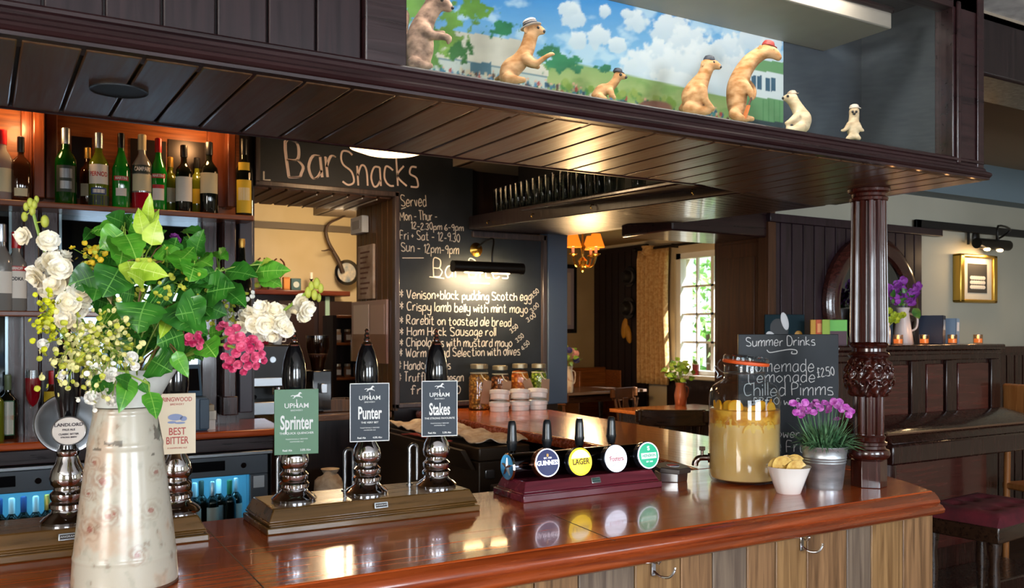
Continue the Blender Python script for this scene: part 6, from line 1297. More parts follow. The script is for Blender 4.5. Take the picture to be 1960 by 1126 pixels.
for i, (px, lab) in enumerate([(502, 'copper wire candle holder at the left on the mantel behind the hatch'), (533, 'copper wire candle holder right of its twin on the mantel behind the hatch')]):
    p = onY(px, 553, 7.82); p.z = hl; t = thing('candle_holder', lab, 'ornament', p, 0, 'candle holders on the mantel'); CO = mat('dark_copper', '#5a2c1c', .35, .7)
    obj('base', MB().lathe([(.04, 0), (.04, .01), (.012, .02), (.010, .12)], 16), CO, t)
    for s_ in (-1, 1): obj('loop', MB().tube(smooth2([(0, 0, .10), (s_*.05, 0, .16), (s_*.05, 0, .24), (s_*.015, 0, .28)]), .007, 8), CO, t)
    obj('bar', MB().tube([(-.045, 0, .2), (.045, 0, .2)], .006, 8), CO, t)
for (px, py, w_, h_, c, nm, cat, lab) in [(526, 544, .055, .085, '#4a3a30', 'small_picture', 'picture', 'small dark framed picture on the mantel behind the hatch'), (549, 546, .03, .06, '#b8702c', 'orange_box', 'box', 'small orange box on the mantel behind the hatch'), (567, 547, .045, .055, '#3c6068', 'tin', 'tin', 'teal tin on the mantel behind the hatch')]:
    p = onY(px, py, 7.8); t = thing(nm, lab, cat, (p.x, 7.8, hl)); obj('body', MB().box(-w_, w_, 0, .04, 0, h_*2), mat(nm+'_m', c, .5), t, bevel=.005)
    obj('face', MB().cyl((0, 0, 0), w_*.6, .003, 18, T(0, -.001, h_) @ RX(R(90))) if nm == 'tin' else MB().box(-w_*.8, w_*.8, -.003, 0, h_*.3, h_*1.7), mat(nm+'_f', {'tin': '#c8d4d4', 'orange_box': '#d89040', 'small_picture': '#a8967c'}[nm], .5), t)
p = onY(596, 553, 7.84); t = thing('white_candle', 'slim candlestick with white candle on the mantel behind the hatch', 'candle', (p.x, 7.84, hl)); obj('stick', MB().lathe([(.03, 0), (.03, .01), (.008, .02), (.008, .10), (.02, .11)], 14), IRON, t); obj('candle', MB().cyl((0, 0, .11), .014, .06, 12), WHITE, t)
sf_ = thing('stock_shelves', 'orange-edged shelves of small jars beside the hatch jamb', 'shelf unit', onY(668, 690, 6.6)); sf_.location.z = 0
z1_, z2_ = onY(668, 604, 6.6).z, onY(668, 656, 6.6).z
OR_ = wood('orange_shelf', '#7a3c14', '#a8581e', 0, .4)
for z in (z1_, z2_, z2_-.27): obj('shelf', MB().box(-.10, .22, 0, .22, z-.02, z), OR_, sf_, bevel=.003)
obj('upright', MB().box(-.13, -.10, 0, .22, 0, z1_), BLACKW, sf_); obj('upright', MB().box(.22, .25, 0, .22, 0, z1_), BLACKW, sf_); obj('shelf_back', MB().box(-.13, .25, .22, .235, 0, z1_), BLACKW, sf_)
n_ = 0
for row, z in enumerate((z2_, z2_-.27)):
    for c_ in range(4):
        n_ += 1; t = thing('spice_jar', ['first', 'second', 'third', 'fourth'][c_]+' small jar from the left on the '+('upper' if row == 0 else 'lower')+' orange-edged shelf', 'jar', Vector(sf_.location)+Vector((-.07+c_*.078, .06, z)), 0, 'small jars on the orange-edged shelves')
        obj('jar', MB().lathe([(.026, 0), (.028, .004), (.028, .07), (.02, .085)], 14), mat('jar_'+'abc'[n_ % 3], ['#8a5a3c', '#b08c6c', '#5a3424'][n_ % 3], .3), t); obj('lid', MB().cyl((0, 0, .085), .024, .018, 14), mat('tin_lid', '#b8a890', .4, .4), t); obj('label', MB().box(-.018, .018, -.0295, -.027, .02, .06), W_, t)
# fittings on the slatted jamb
xj = xb-.002
def jbox(px0, py0, px1, py1, th):
    a, b = onX(px0, (py0+py1)/2, xj), onX(px1, (py0+py1)/2, xj); d = (depth(a)+depth(b))/2
    return MB().box(xj-th, xj, b.y, a.y, EYE+(HOR-py1)*d/FPX, EYE+(HOR-py0)*d/FPX), a, b
m, a, b = jbox(684, 416, 706, 448, .05); o = thing('switch_box', 'white electrical box on the slatted jamb', 'switch box', (0, 0, 0)); obj('case', m, WHITE, o, bevel=.005); m, a, b = jbox(688, 424, 702, 440, .053); obj('switch_plate', m, mat('pale_grey', '#b8b4b0', .4), o, bevel=.001)
m, a, b = jbox(690, 470, 719, 573, .02); o = thing('wall_notice', 'narrow pale carved notice board on the slatted jamb', 'notice', (0, 0, 0)); obj('board', m, mottle(mat('notice_wood', '#b89a84', .6), '#a08268', '#c8b09a', (9, 9, 9), 4), o, bevel=.004)
for k in range(9): py_ = 482+k*9.8; m, a, b = jbox(695, py_, 713-(k % 3)*3, py_+3.5, .0215); obj('notice_line', m, mat('notice_ink', '#7a5444', .7), o)
m, a, b = jbox(677, 576, 744, 694, .016); o = thing('menu_holder', 'clear plastic holder of pale menus on the slatted jamb', 'menu holder', (0, 0, 0)); obj('backing', m, mat('menu_pink', '#a88880', .3, coat=.6), o, bevel=.003)
m, a, b = jbox(681, 584, 710, 640, .0175); obj('menu_sheet', m, mat('menu_sheet', '#d8c0b0', .35, coat=.6), o); m, a, b = jbox(714, 584, 740, 640, .0175); obj('menu_sheet', m, mat('menu_sheet_b', '#b8988c', .35, coat=.6), o); m, a, b = jbox(677, 640, 744, 694, .024); obj('front_pocket', m, clear_glass('pocket_plastic', '#e8d8d0'), o)
# ceiling lamp above the bar
p = onY(748, 290, 4.5); t = thing('ceiling_lamp', 'round warm white ceiling lamp above the hatch board', 'lamp', (p.x, 4.5, 2.47))
obj('stem', MB().cyl((0, 0, -.02), .02, .37, 12), GILT, t); obj('ceiling_rose', MB().lathe([(.10, 0), (.10, -.02), (.23, -.03), (.235, -.045)], 32), GILT, t); obj('lamp_shade', MB().lathe([(.232, -.045), (.22, -.075), (.15, -.100), (.0, -.112)], 36), mat('opal_lamp', '#ffe2bc', .4, emit='#ffc88c', es=4.0), t)
light('ceiling_lamp_light', 'POINT', (p.x, 4.45, 2.30), 6, (1, .70, .40), .12)
# ================================================================== dining room
def chair(lab, x, y, rz, m, grp, w_=.42):
    t = thing('dining_chair', lab, 'chair', (x, y, 0), rz, grp); h = w_/2          # back at -y side of the seat
    obj('seat', MB().prism([(-h, -h+.02), (h, -h+.02), (h*1.06, h), (-h*1.06, h)], .43, .46), m, t, bevel=.008)
    cr = MB(); n = 10; pts = [(h*1.15*(2*i/n-1), -h-.04-.035*(1-(2*i/n-1)**2)) for i in range(n+1)]
    cr.prism(pts+[(a, b+.022) for a, b in pts[::-1]], .72, .84).cyl((-h*1.13, -h-.03, .745), .028, .09, 12).cyl((h*1.13, -h-.03, .745), .028, .09, 12)
    obj('crest_rail', cr, m, t, bevel=.008)
    for sx in (-1, 1):
        obj('back_post', MB().tube([(sx*h*.92, -h+.03, .46), (sx*h*1.0, -h-.02, .73)], [.016, .013], 10), m, t)
        obj('leg', MB().tube([(sx*h*.85, -h+.06, .44), (sx*h*1.05, -h-.0, 0)], [.02, .014], 10), m, t); obj('leg', MB().tube([(sx*h*.9, h-.05, .44), (sx*h*1.05, h, 0)], [.02, .014], 10), m, t)
        obj('spindle', MB().tube([(sx*h*.38, -h+.03, .46), (sx*h*.42, -h-.05, .73)], .009, 8), m, t)
    obj('splat', MB().box(-.045, .045, -h-.02, -h-.006, .45, .74), m, t, bevel=.003); obj('stretcher', MB().tube([(-h*.95, 0, .2), (h*.95, 0, .2)], .010, 8), m, t)
    return t
DKW = wood('chair_dark_wood', '#241610', '#3c2618', 0, .3, .3); CHW = wood('chair_mid_wood', '#4a2c18', '#6a4226', 0, .35, .2)
def table(lab, x, y, rz, lx, ly, h, m):
    t = thing('dining_table', lab, 'table', (x, y, 0), rz, 'tables in the dining room'); obj('tabletop', MB().box(-lx/2, lx/2, -ly/2, ly/2, h-.03, h), m, t, bevel=.006); obj('apron', MB().box(-lx/2+.06, lx/2-.06, -ly/2+.06, ly/2-.06, h-.11, h-.03), DKW, t)
    for sx in (-1, 1):
        for sy in (-1, 1): obj('leg', MB().lathe([(.026, 0), (.032, .25), (.022, .5), (.035, h-.12), (.035, h-.03)], 14, (sx*(lx/2-.09), sy*(ly/2-.09), 0)), DKW, t)
    return t
TBW = wood('table_wood', '#8a4c22', '#b06c34', 0, .2, .5); TBG = wood('table_worn_wood', '#6c5a50', '#8a766a', 0, .22, .4)
table('orange-brown wooden table in the dining room nearest the lemonade jar', 5.05, 5.72, 0, .95, .70, .75, TBW)
table('pale worn table further back beside the cream wall', 5.35, 7.62, .08, 1.25, .72, .80, TBG)
chair('dark wooden chair with its back to the bar at the orange-brown table', 4.42, 5.13, R(-35), DKW, 'chairs in the dining room')
chair('light-catching chair between the two dining tables', 5.62, 6.92, R(200), CHW, 'chairs in the dining room', .36)
chair('brown chair at the left end of the pale worn table', 4.72, 7.12, R(-60), CHW, 'chairs in the dining room', .40)
p = onY(1133, 725, 8.3); t = thing('wooden_settle', 'orange-brown wooden settle in the far corner of the dining room', 'settle', (p.x, 8.3, 0)); SW_ = wood('settle_wood', '#6e3c18', '#94582a', 0, .35, .2)
obj('backrest', MB().box(-.30, .24, .06, .10, .42, .99), SW_, t, bevel=.01); obj('seat', MB().box(-.30, .24, -.22, .10, .38, .42), SW_, t, bevel=.006); obj('side_panel', MB().box(.24, .27, -.22, .10, 0, .96), SW_, t, bevel=.006); obj('side_panel', MB().box(-.33, -.30, -.22, .10, 0, .96), SW_, t, bevel=.006)
def vase_plant(lab_v, lab_p, x, y, z, h, m, leaves, seed, fl=None):
    t = thing('table_jug', lab_v, 'jug', (x, y, z)); obj('body', MB().lathe([(.045, 0), (.05, .006), (.058, h*.45), (.042, h*.85), (.05, h), (.044, h), (.036, h*.85), (.0, .02)], 22, cap=False), m, t)
    obj('handle', MB().tube(smooth2([(.045, 0, h*.85), (.085, 0, h*.75), (.08, 0, h*.4), (.052, 0, h*.3)]), .006, 8), m, t)
    rnd = random.Random(seed); t = thing('table_flowers', lab_p, 'plant', (x, y, z+h*.8)); A = MB(); st = MB()
    for k in range(leaves):
        a, e, l = rnd.uniform(0, 6.28), rnd.uniform(.1, 1.4), rnd.uniform(.08, .20); c = Vector((cos(a)*cos(e)*l, sin(a)*cos(e)*l, sin(e)*l+.05)); st.tube([(0, 0, 0), tuple(c*.5+Vector((0, 0, .02))), tuple(c)], .0015, 4)
        leaf(A, c, c+Vector((rnd.uniform(-1, 1), rnd.uniform(-1, 1), rnd.uniform(-.5, .6))).normalized()*.06, .045, (-.5, -.8, .4), .2, .1)
    obj('stem', st, STEMG, t); obj('foliage', A, leafmat('table_leaf', '#5c9a34', '#9ac458'), t, angle=180)
    for (c_, n) in (fl or []):
        for k in range(n):
            a, e, l = rnd.uniform(0, 6.28), rnd.uniform(.4, 1.4), rnd.uniform(.12, .2); c = Vector((cos(a)*cos(e)*l, sin(a)*cos(e)*l, sin(e)*l+.05)); m_ = MB(); petal_ring(m_, c, (-.5, -.8, .5), .035, 7, .4, .2, rnd); petal_ring(m_, c+Vector((-.004, -.007, .004)), (-.5, -.8, .5), .022, 6, .7, .2, rnd); obj('blossom', m_, c_, t, smooth=False)
p = onZ(1303, 776, .75); vase_plant('copper coloured jug on the orange-brown dining table', 'leafy green sprigs in the copper jug on the orange-brown table', p.x, p.y, .75, .20, mat('copper_pink', '#b0705c', .3, .5), 46, 5)
p = onZ(1087, 752, .80); vase_plant('white patterned jug on the pale worn table', 'pink and blue flowers in the white jug on the pale table', p.x, p.y, .80, .26, mottle(mat('patterned_enamel', '#cfc4b8', .3), '#b88a74', '#ddd8d0', (22, 22, 22), 3, .3, .5), 14, 6, [(mat('pale_pink_petal', '#dba8b0', .6), 5), (mat('blue_petal', '#4a4a9a', .6), 3), (mat('pale_green_petal', '#a8c060', .6), 4)])
# curtain and rod
cm_ = MB(); ny_, nz_ = 60, 14; xs_ = XW-.09; yA, yB_ = 7.20, 7.70; zA, zB = .84, 2.28; vs = []
for j in range(nz_+1):
    zf = j/nz_; wd = 1-.18*sin(pi*min(1, (1-zf)*1.2))*.4
    for i in range(ny_+1):
        u = i/ny_; y = yB_+(yA-yB_)*u*wd; pinch = .5 if zf > .93 else 1
        vs.append((xs_-.035*pinch*sin(u*2*pi*6.5+.6*sin(zf*3))-.01*sin(u*40), y, zA+(zB-zA)*zf))
fs = [(j*(ny_+1)+i, j*(ny_+1)+i+1, (j+1)*(ny_+1)+i+1, (j+1)*(ny_+1)+i) for j in range(nz_) for i in range(ny_)]
cm_.add(vs, fs); CUR = mat('curtain_cloth', '#c8a878', .85, sheen=.2); mottle(CUR, '#b48f5c', '#cfb283', (40, 40, 40), 2, .35, .65)
t = thing('curtain', 'long tan patterned curtain gathered at the left of the dining window', 'curtain', (0, 0, 0)); c_ = obj('cloth', cm_, CUR, t); so = c_.modifiers.new('thick', 'SOLIDIFY'); so.thickness = .006
obj('heading', MB().lathe([(.04, 0), (.075, .03), (.06, .07), (.075, .10)], 18, (xs_-.02, 7.52, 2.22), fn=lambda r, z, a: r*(1+.12*sin(a*9))), CUR, t)
t = thing('curtain_rod', 'dark curtain rod above the dining window', 'curtain rod', (0, 0, 0)); obj('rod', MB().tube([(XW-.08, 5.9, 2.30), (XW-.08, 7.75, 2.30)], .014, 10), IRON, t); obj('finial', MB().ell((XW-.08, 7.78, 2.30), .03), IRON, t); obj('bracket', MB().box(XW-.08, XW, 7.16, 7.18, 2.28, 2.32), IRON, t)
# things on the dark panelling
for (px, py, r_, lab) in [(1206, 530, .115, 'black hat with pale crest hanging above its twin on the dark panelling'), (1204, 590, .125, 'black hat hanging lower on the dark panelling')]:
    p = onX(px, py, XW-.06); t = thing('wall_hat', lab, 'hat', p, 0, 'hats on the dark panelling'); M_ = RY(R(-90))
    obj('brim', MB().lathe([(r_*.6, 0), (r_, .004), (r_*.98, .014), (r_*.6, .012)], 28, mtx=M_), BLACKP, t); obj('crown', MB().lathe([(r_*.62, .0), (r_*.58, .07), (r_*.4, .10), (.0, .105)], 24, mtx=M_), BLACKM, t); obj('hat_band', MB().lathe([(r_*.64, .012), (r_*.63, .035)], 24, mtx=M_, cap=False), mat('grey_band', '#5c5c64', .4), t)
p = onX(1198, 636, XW-.05); t = thing('wall_mask', 'yellow and brown carved ornament hanging below the hats', 'ornament', p); YE = mat('ochre', '#b8862c', .45)
obj('upper_lobe', MB().ell((0, .03, .04), .03, .05, .12, 14, 10, RX(R(12))), YE, t); obj('lower_lobe', MB().ell((0, -.04, -.03), .03, .045, .11, 14, 10, RX(R(-14))), YE, t); obj('string', MB().tube([(0, 0, .10), (.02, 0, .2)], .004, 6), BLACKM, t)
p = onY(1078, 572, YF-.02); t = thing('framed_picture', 'black framed picture on the far beige wall beside the menu board post', 'picture', p); k = depth(p)/FPX
obj('frame', MB().box(-30*k, 30*k, -.02, .02, -66*k, 66*k), BLACKP, t, bevel=.006); obj('mount', MB().box(-22*k, 22*k, -.024, -.018, -58*k, 58*k), mat('grey_mount', '#8c8898', .6), t); obj('print', MB().box(-15*k, 15*k, -.027, -.022, -50*k, 50*k), mat('pale_print', '#a8a0a0', .6), t)
# chandelier
p = atd(1115, 500, 7.0); t = thing('chandelier', 'brass chandelier with orange shades hanging in the dining room', 'chandelier', p); SHD = mat('orange_shade', '#d07a2c', .6, emit='#ff7a1a', es=.7); BLB = mat('candle_bulb', '#fff0d0', .3, emit='#ffd890', es=9)
obj('stem', MB().lathe([(.0, -.09), (.018, -.075), (.012, -.05), (.035, -.02), (.04, 0), (.012, .03), (.012, .08), (.028, .11), (.008, .14), (.008, 2.40-p.z)], 18), BRASS, t)
for j in range(3):
    a = R(-130-31+90*j*1.02)
    ex, ey = .125*cos(a), .125*sin(a)
    o = obj('arm', MB().tube(smooth2([(0, 0, .0), (ex*.4, ey*.4, -.045), (ex*.8, ey*.8, -.03), (ex, ey, .03)]), .008, 8).lathe([(.012, .03), (.034, .045), (.036, .052), (.014, .055)], 16, (ex, ey, 0)), BRASS, t)
    obj('candle_tube', MB().cyl((ex, ey, .055), .011, .05, 12), WHITE, o); obj('bulb', MB().lathe([(.008, .105), (.016, .125), (.006, .150), (.0, .158)], 12, (ex, ey, 0)), BLB, o)
    obj('lamp_shade', MB().lathe([(.068, .10), (.034, .205)], 20, (ex, ey, 0), cap=False), SHD, o)
light('chandelier_light', 'POINT', (p.x, p.y-.02, p.z-.5), 34, (1, .62, .28), .12)
# window sill candle and fittings
p = onX(1333, 716, XW-.03); t = thing('sill_candle', 'dark red candle jar on the window sill', 'candle', (XW-.04, p.y, wz0+.006)); obj('glass', MB().lathe([(.03, 0), (.035, .005), (.035, .11)], 18), mat('red_jar', '#7a1c1c', .2, coat=.4), t); obj('lid', MB().cyl((0, 0, .11), .036, .015, 18), WHITE, t)
# ================================================================== piano and the right-hand wall
PX0, PX1, PYF, PT = 3.70, 5.155, 3.03, 1.328
t = thing('upright_piano', 'dark mahogany upright piano against the panelled wall', 'piano', (0, 0, 0))
obj('case', MB().box(PX0+.02, PX1-.02, PYF+.02, 3.40, .05, PT-.03), PIANOW, t); obj('lid', MB().box(PX0, PX1, PYF-.02, 3.42, PT-.03, PT), PIANOW, t, bevel=.008); obj('lid_moulding', MB().box(PX0+.015, PX1-.015, PYF-.005, PYF+.02, PT-.055, PT-.03), PIANOW, t, bevel=.006)
fr_ = MB(); xs3 = [onY(q, 740, PYF).x for q in (1640, 1745, 1772, 1812, 1832, 1898)]; zT, zB_ = EYE-55*4.9/FPX, EYE-165*4.9/FPX
fr_.box(PX0+.02, PX1-.02, PYF, PYF+.02, zT, PT-.05).box(PX0+.02, PX1-.02, PYF, PYF+.02, .90, zB_)
edges_ = [PX0+.02]+xs3+[PX1-.02]
for a, b in ((edges_[0], edges_[1]), (edges_[2], edges_[3]), (edges_[4], edges_[5]), (edges_[6], edges_[7])): fr_.box(a, b, PYF, PYF+.02, zB_, zT)
obj('front_frame', fr_, PIANOW, t, bevel=.005)
RP_ = wood('piano_red_panel', '#3a1512', '#5a2620', 0, .2, .5)
for a, b in ((xs3[0], xs3[1]), (xs3[2], xs3[3]), (xs3[4], xs3[5])): obj('front_panel', MB().box(a+.02, b-.02, PYF+.006, PYF+.022, zB_+.02, zT-.02), RP_, t, bevel=.004)
obj('key_bed', MB().box(PX0, PX1+.02, 2.70, PYF+.02, .765, .86), PIANOW, t, bevel=.01); obj('fallboard', MB().hexa([(PX0+.03, 2.72, .86), (PX1-.01, 2.72, .86), (PX1-.01, PYF, .86), (PX0+.03, PYF, .86)], [(PX0+.03, 2.76, .905), (PX1-.01, 2.76, .905), (PX1-.01, PYF, .96), (PX0+.03, PYF, .96)]), PIANOW, t, bevel=.008)
obj('fallboard_edge', MB().tube([(PX0+.03, 2.755, .905), (PX1-.01, 2.755, .905)], .006, 8), mat('pale_edge', '#6a4c38', .3), t)
for x in (PX0+.06, PX1-.04): obj('leg', MB().lathe([(.04, 0), (.045, .05), (.028, .12), (.036, .45), (.03, .62), (.045, .70), (.045, .77)], 20, (x, 2.78, 0)), PIANOW, t)
obj('lower_panel', MB().box(PX0+.15, PX1-.15, PYF+.005, PYF+.02, .2, .70), RP_, t, bevel=.004); obj('bottom_rail', MB().box(PX0, PX1, 2.74, PYF+.02, .0, .08), PIANOW, t, bevel=.008)
# stool
t = thing('piano_stool', 'piano stool with buttoned dark red cushion', 'stool', (4.06, 2.46, 0), .1); RED = mottle(mat('red_velvet', '#5a1420', .85, sheen=.4), '#44101a', '#6e1c2a', (9, 9, 9), 4)
cu = MB(); n = 26; vs = []
for j in range(n+1):
    for i in range(n+1):
        x, y = -.28+.56*i/n, -.19+.38*j/n; e = min(1, min(i, n-i, j, n-j)/3.0); z = .055*sqrt(max(0, 1-(1-e)**2)); 
        for bx in (-.14, 0, .14):
            for by in (-.08, .08): z -= .022*math.exp(-((x-bx)**2+(y-by)**2)/.0009)
        vs.append((x, y, .545+z))
cu.add(vs, [(j*(n+1)+i, j*(n+1)+i+1, (j+1)*(n+1)+i+1, (j+1)*(n+1)+i) for j in range(n) for i in range(n)]); obj('cushion', cu, RED, t); obj('seat_frame', MB().box(-.27, .27, -.18, .18, .47, .548), DKW, t, bevel=.008)
for sx in (-1, 1):
    for sy in (-1, 1): obj('leg', MB().lathe([(.016, 0), (.024, .04), (.016, .1), (.026, .3), (.02, .38), (.03, .44), (.03, .48)], 14, (sx*.23, sy*.14, 0)), DKW, t)
# tan chair at the right edge
t = thing('tan_chair', 'tan wooden chair at the right edge beyond the piano', 'chair', (5.62, 2.95, 0), R(80)); TN = wood('tan_wood', '#9a5c2c', '#bc7c44', 2, .35, .2)
obj('seat', MB().box(-.22, .22, -.22, .22, .43, .47), TN, t, bevel=.01); obj('backrest', MB().box(-.22, .22, .19, .22, .88, 1.08), TN, t, bevel=.02)
for sx in (-1, 1): obj('leg', MB().tube([(sx*.19, -.19, .43), (sx*.2, -.2, 0)], .02, 10), TN, t); obj('leg', MB().tube([(sx*.19, .20, .92), (sx*.2, .21, 0)], .02, 10), TN, t)
# round mirror
p = onY(1668, 560, YP-.05); p.z = 1.56; t = thing('round_mirror', 'large round mirror in a thick dark wooden frame above the piano', 'mirror', p)
obj('frame', MB().lathe([(.30, 0), (.31, .03), (.35, .045), (.385, .04), (.41, .015), (.41, -.015)], 64, mtx=RX(R(90)), cap=False), wood('mirror_wood', '#2a1210', '#44201a', 0, .2, .5), t); obj('glass', MB().lathe([(.31, .008), (.0, .008)], 48, mtx=RX(R(90)), cap=False), mat('dim_mirror', '#6a7076', .04, 1), t)
# picture rail, photograph and its lamp
za, zb_ = onY(1752, 420, YP-.03).z, onY(1752, 445, YP-.03).z
t = thing('picture_rail', 'black metal picture rail stepping up on the cream wall', 'rail', (0, 0, 0)); xr0 = onY(1752, 430, YP-.03).x
obj('rail', MB().box(xr0, 6.28, YP-.04, YP-.02, za-.05, za), BLACKM, t, bevel=.003); obj('drop', MB().box(xr0, xr0+.05, YP-.04, YP-.02, 2.04, za), BLACKM, t, bevel=.003)
for q in (1855, 1910): x_ = onY(q, 460, YP-.03).x; obj('hanger', MB().box(x_-.008, x_+.008, YP-.03, YP-.02, onY(q, 468, YP-.03).z, za-.04), BLACKM, t)
p = onY(1866, 534, YP-.03); t = thing('framed_photograph', 'gilt framed black and white team photograph on the cream wall', 'picture', p); a, b = onY(1831, 534, YP-.03).x-p.x, onY(1902, 534, YP-.03).x-p.x; k = depth(p)/FPX; hh = 46*k
fr_ = MB().box(a, a+.045, -.03, .03, -hh, hh).box(b-.045, b, -.03, .03, -hh, hh).box(a, b, -.03, .03, hh-.022, hh).box(a, b, -.03, .03, -hh, -hh+.022); obj('frame', fr_, GILT, t, bevel=.008); obj('mount', MB().box(a+.03, b-.03, -.012, -.005, -hh+.015, hh-.015), mat('cream_mount', '#c8c0b0', .7), t)
obj('photograph', MB().box(a+.10, b-.10, -.015, -.012, -hh+.065, hh-.06), mat('photo_dark', '#3a3836', .5), t)
for r_ in range(3):
    for c_ in range(6): obj('team_figure', MB().ell((a+.14+c_*(b-a-.28)/5, -.0155, -.045+.030*r_-.01), .022, .001, .013, 8, 6), mat('photo_pale', '#c8c4bc', .6), t)
p = onY(1900, 468, YP-.16); t = thing('wall_picture_lamp', 'black picture lamp on a curled arm above the gilt photograph', 'lamp', p); hw_ = .17
obj('shade', MB().tube([(-hw_, 0, 0), (hw_, 0, 0)], .034, 16), IRON, t); o0 = Vector(p); w0 = onY(1868, 455, YP-.01)-o0
obj('arm', MB().tube(smooth2([tuple(w0), tuple(w0+Vector((.08, -.05, -.03))), tuple(w0+Vector((.22, -.10, .05))), (.06, 0, .12), (.06, 0, .02)]), .007, 8), IRON, t); obj('wall_rose', MB().ell(tuple(w0), .035, .02, .06), IRON, t)
for dx in (-.07, .07): obj('bulb', MB().ell((dx, -.005, -.034), .030, .015, .012, 12, 8), mat('wall_bulb', '#ffe8c0', .3, emit='#ffcf90', es=12), t)
light('wall_picture_lamp_light', 'AREA', (p.x, p.y+.01, p.z-.05), 1.2, (1, .66, .34), .26, .04, aim=(p.x-.1, YP, p.z-.3))
# on top of the piano
FLM = mat('candle_flame', '#ffdca0', .4, emit='#ffb050', es=6); HOLD = clear_glass('votive_glass', '#f0e0d0')
for i, px in enumerate((1719, 1769, 1823, 1872)):
    p = onY(px, 655, 3.12); p.z = PT; t = thing('tealight', ['first', 'second', 'third', 'last'][i]+' lit glass tealight from the left on the piano', 'candle', p, 0, 'tealights on the piano'); r = .026
    obj('holder', MB().lathe([(r*.9, 0), (r, .004), (r, .055), (r*.92, .055), (r*.9, .008), (.0, .006)], 18, cap=False), HOLD, t); obj('wax', MB().cyl((0, 0, .007), r*.86, .024, 16), mat('wax_glow', '#e8a868', .5, emit='#ff8c40', es=.4), t); obj('flame', MB().lathe([(.002, .032), (.006, .038), (.003, .05), (.0, .054)], 10), FLM, t)
    light('tealight_glow', 'POINT', (p.x, p.y, PT+.07), .12, (1, .5, .2), .01)
def book(lab, px, py0, w_, th, h_, col, tilt, y=3.2, face=None, rz=0):
    p = onY(px, py0, y); t = thing('book', lab, 'book', (p.x, y, PT), R(rz), 'books on the piano'); M_ = RY(R(tilt))
    obj('cover', MB().box(-th/2, -th/2+.003, -w_/2, w_/2, 0, h_, M_).box(th/2-.003, th/2, -w_/2, w_/2, 0, h_, M_).box(-th/2, th/2, -w_/2, -w_/2+.003, 0, h_, M_), mat('book_'+col[1:], col, .45), t); obj('pages', MB().box(-th/2+.003, th/2-.003, -w_/2+.004, w_/2-.006, .004, h_-.004, M_), mat('book_pages', '#cfc8b8', .8), t)
    if face: obj('spine_title', MB().box(-th*.3, th*.3, -w_/2-.001, -w_/2, h_*.5, h_*.85, M_), mat('title_'+face[1:], face, .5), t)
book('thick navy book standing on the piano beside the white jug', 1784, 650, .13, .06, .165, '#1c2c44', 3, 3.22, '#6c84a0', 20); book('pale blue and white book on the piano right of the navy one', 1818, 650, .09, .05, .15, '#7a98b8', 2, 3.24, '#d8dce0', 12)
book('yellow book at the left of the coloured row on the piano', 1559, 645, .14, .045, .135, '#c8941c', 0, 3.30, None, -48); book('orange book in the middle of the coloured row on the piano', 1569, 645, .14, .045, .135, '#d05418', 0, 3.28, '#f0a060', -48); book('lime green book at the right of the coloured row on the piano', 1580, 645, .14, .04, .135, '#9ab83c', 0, 3.25, None, -48)
p = onY(1595, 612, 3.22); t = thing('green_box', 'bright green box behind the coloured books on the piano', 'box', (p.x+.03, 3.25, PT), R(-40)); obj('box', MB().box(-.06, .07, -.03, .03, 0, .135), mat('bright_green_card', '#6fc050', .5), t, bevel=.002); obj('label', MB().box(-.058, .068, -.0315, -.03, .0, .075), mat('dark_red_card', '#4a2030', .5), t)
p = onY(1505, 614, 3.40); t = thing('bird_picture', 'small dark picture of two white birds leaning on the panelling', 'picture', (p.x, 3.41, PT), R(-28)); 
obj('board', MB().box(-.11, .11, 0, .016, 0, .165), mat('picture_teal', '#142a32', .7, spec=.2), t, bevel=.003); BW = mat('bird_white', '#d4d4d6', .5)
obj('bird', MB().ell((.03, -.001, .125), .020, .002, .050, 14, 8, T(.0, 0, 0) @ RY(R(-14))), BW, t); obj('bird', MB().ell((-.05, -.001, .07), .026, .002, .038, 14, 8, RY(R(-28))), BW, t); obj('yellow_spot', MB().ell((.075, -.001, .055), .022, .002, .022, 14, 8), mat('ochre'), t); obj('ground_strip', MB().box(-.11, .11, -.0015, 0, .01, .025), mat('straw_strip', '#8a7440', .6), t); obj('dark_bird_back', MB().ell((.0, -.0005, .09), .05, .001, .06, 14, 8, RY(R(-20))), BLACKM, t)
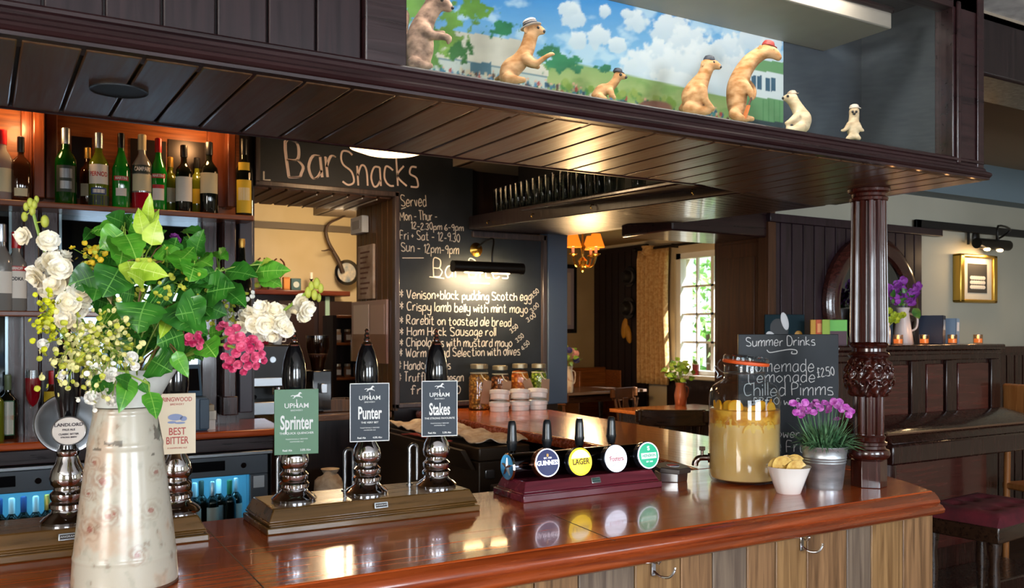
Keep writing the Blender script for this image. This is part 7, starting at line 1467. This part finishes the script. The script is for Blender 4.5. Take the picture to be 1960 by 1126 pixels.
# jugs with flowers on the piano
p = onY(1728, 655, 3.25); t = thing('white_jug', 'tall white enamel jug on the piano holding purple flowers', 'jug', (p.x, 3.25, PT)); h = 70*depth(p)/FPX
obj('body', MB().lathe([(.056, 0), (.058, .006), (.032, h*.88), (.038, h), (.034, h), (.028, h*.86), (.0, .02)], 26, cap=False), mat('enamel_grey_white', '#bfbcc0', .3), t); obj('handle', MB().tube(smooth2([(.034, -.01, h*.85), (.085, -.03, h*.75), (.08, -.03, h*.45), (.048, -.01, h*.35)]), .006, 8), mat('enamel_grey_white'), t)
t2 = thing('purple_flowers', 'tall purple flower spikes in the white jug on the piano', 'flower', (p.x, 3.25, PT+h*.9)); o0 = Vector(t2.location); PUR = mat('purple_petal', '#9a44b0', .6); rb = random.Random(31); st = MB(); lf = MB()
for (pts_, r_) in [([(1728, 585), (1712, 570), (1696, 545)], 9), ([(1728, 585), (1740, 568), (1758, 545)], 9), ([(1728, 585), (1728, 560), (1730, 535)], 8), ([(1730, 585), (1718, 560), (1716, 540)], 8), ([(1730, 585), (1746, 575), (1752, 558)], 9)]:
    c = [onY(a, b, 3.25)-o0 for a, b in pts_]; sp = smooth2([tuple(v) for v in c], 6); st.tube(sp, .002, 5)
    m = MB()
    for k in range(22):
        q = Vector(sp[min(len(sp)-1, 4+k % (len(sp)-4))])+Vector((rb.uniform(-.016, .016), rb.uniform(-.016, .016), rb.uniform(-.014, .014))); petal_ring(m, q, (-.8+rb.uniform(-.5, .5), -.5+rb.uniform(-.5, .5), .3), .016, 5, .3, .2, rb)
    obj('blossom', m, PUR, t2, smooth=False)
for k in range(16): c = onY(1728+rb.uniform(-26, 26), 578+rb.uniform(-22, 10), 3.25+rb.uniform(-.03, .03))-o0; leaf(lf, c, c+Vector((rb.uniform(-.05, .05), rb.uniform(-.05, .05), rb.uniform(-.02, .05))), .03, (-.8, -.5, .3))
c = onY(1748, 590, 3.2)-o0; leaf(lf, c, onY(1762, 612, 3.2)-o0, .05, (-.8, -.5, .3)); obj('stem', st, STEMG, t2); obj('foliage', lf, leafmat('piano_leaf', '#2c5a2c', '#4c8038'), t2, angle=180)
p = onY(1693, 655, 3.16); t = thing('small_white_jug', 'small white jug beside the column on the piano', 'jug', (p.x, 3.16, PT)); h = 42*depth(p)/FPX; obj('body', MB().lathe([(.028, 0), (.03, .005), (.030, h*.7), (.024, h*.85), (.028, h), (.024, h), (.0, .01)], 22, cap=False), mat('enamel_grey_white'), t)
t2 = thing('lime_flowers', 'yellow-green flowers in the small white jug on the piano', 'flower', (p.x, 3.16, PT+h*.8)); o0 = Vector(t2.location); st = MB(); LIM = mat('lime_petal', '#b0c030', .6)
for (a, b) in [(1692, 606), (1702, 596), (1712, 604), (1722, 606), (1706, 612), (1698, 616), (1716, 614), (1728, 604)]:
    c = onY(a, b, 3.15)-o0; st.tube([(0, 0, -.02), tuple(c*.5), tuple(c)], .0015, 5); m = MB(); petal_ring(m, c, (-.8, -.5, .4), .020, 7, .4, .2, rb); obj('blossom', m, LIM, t2, smooth=False)
obj('stem', st, STEMG, t2)
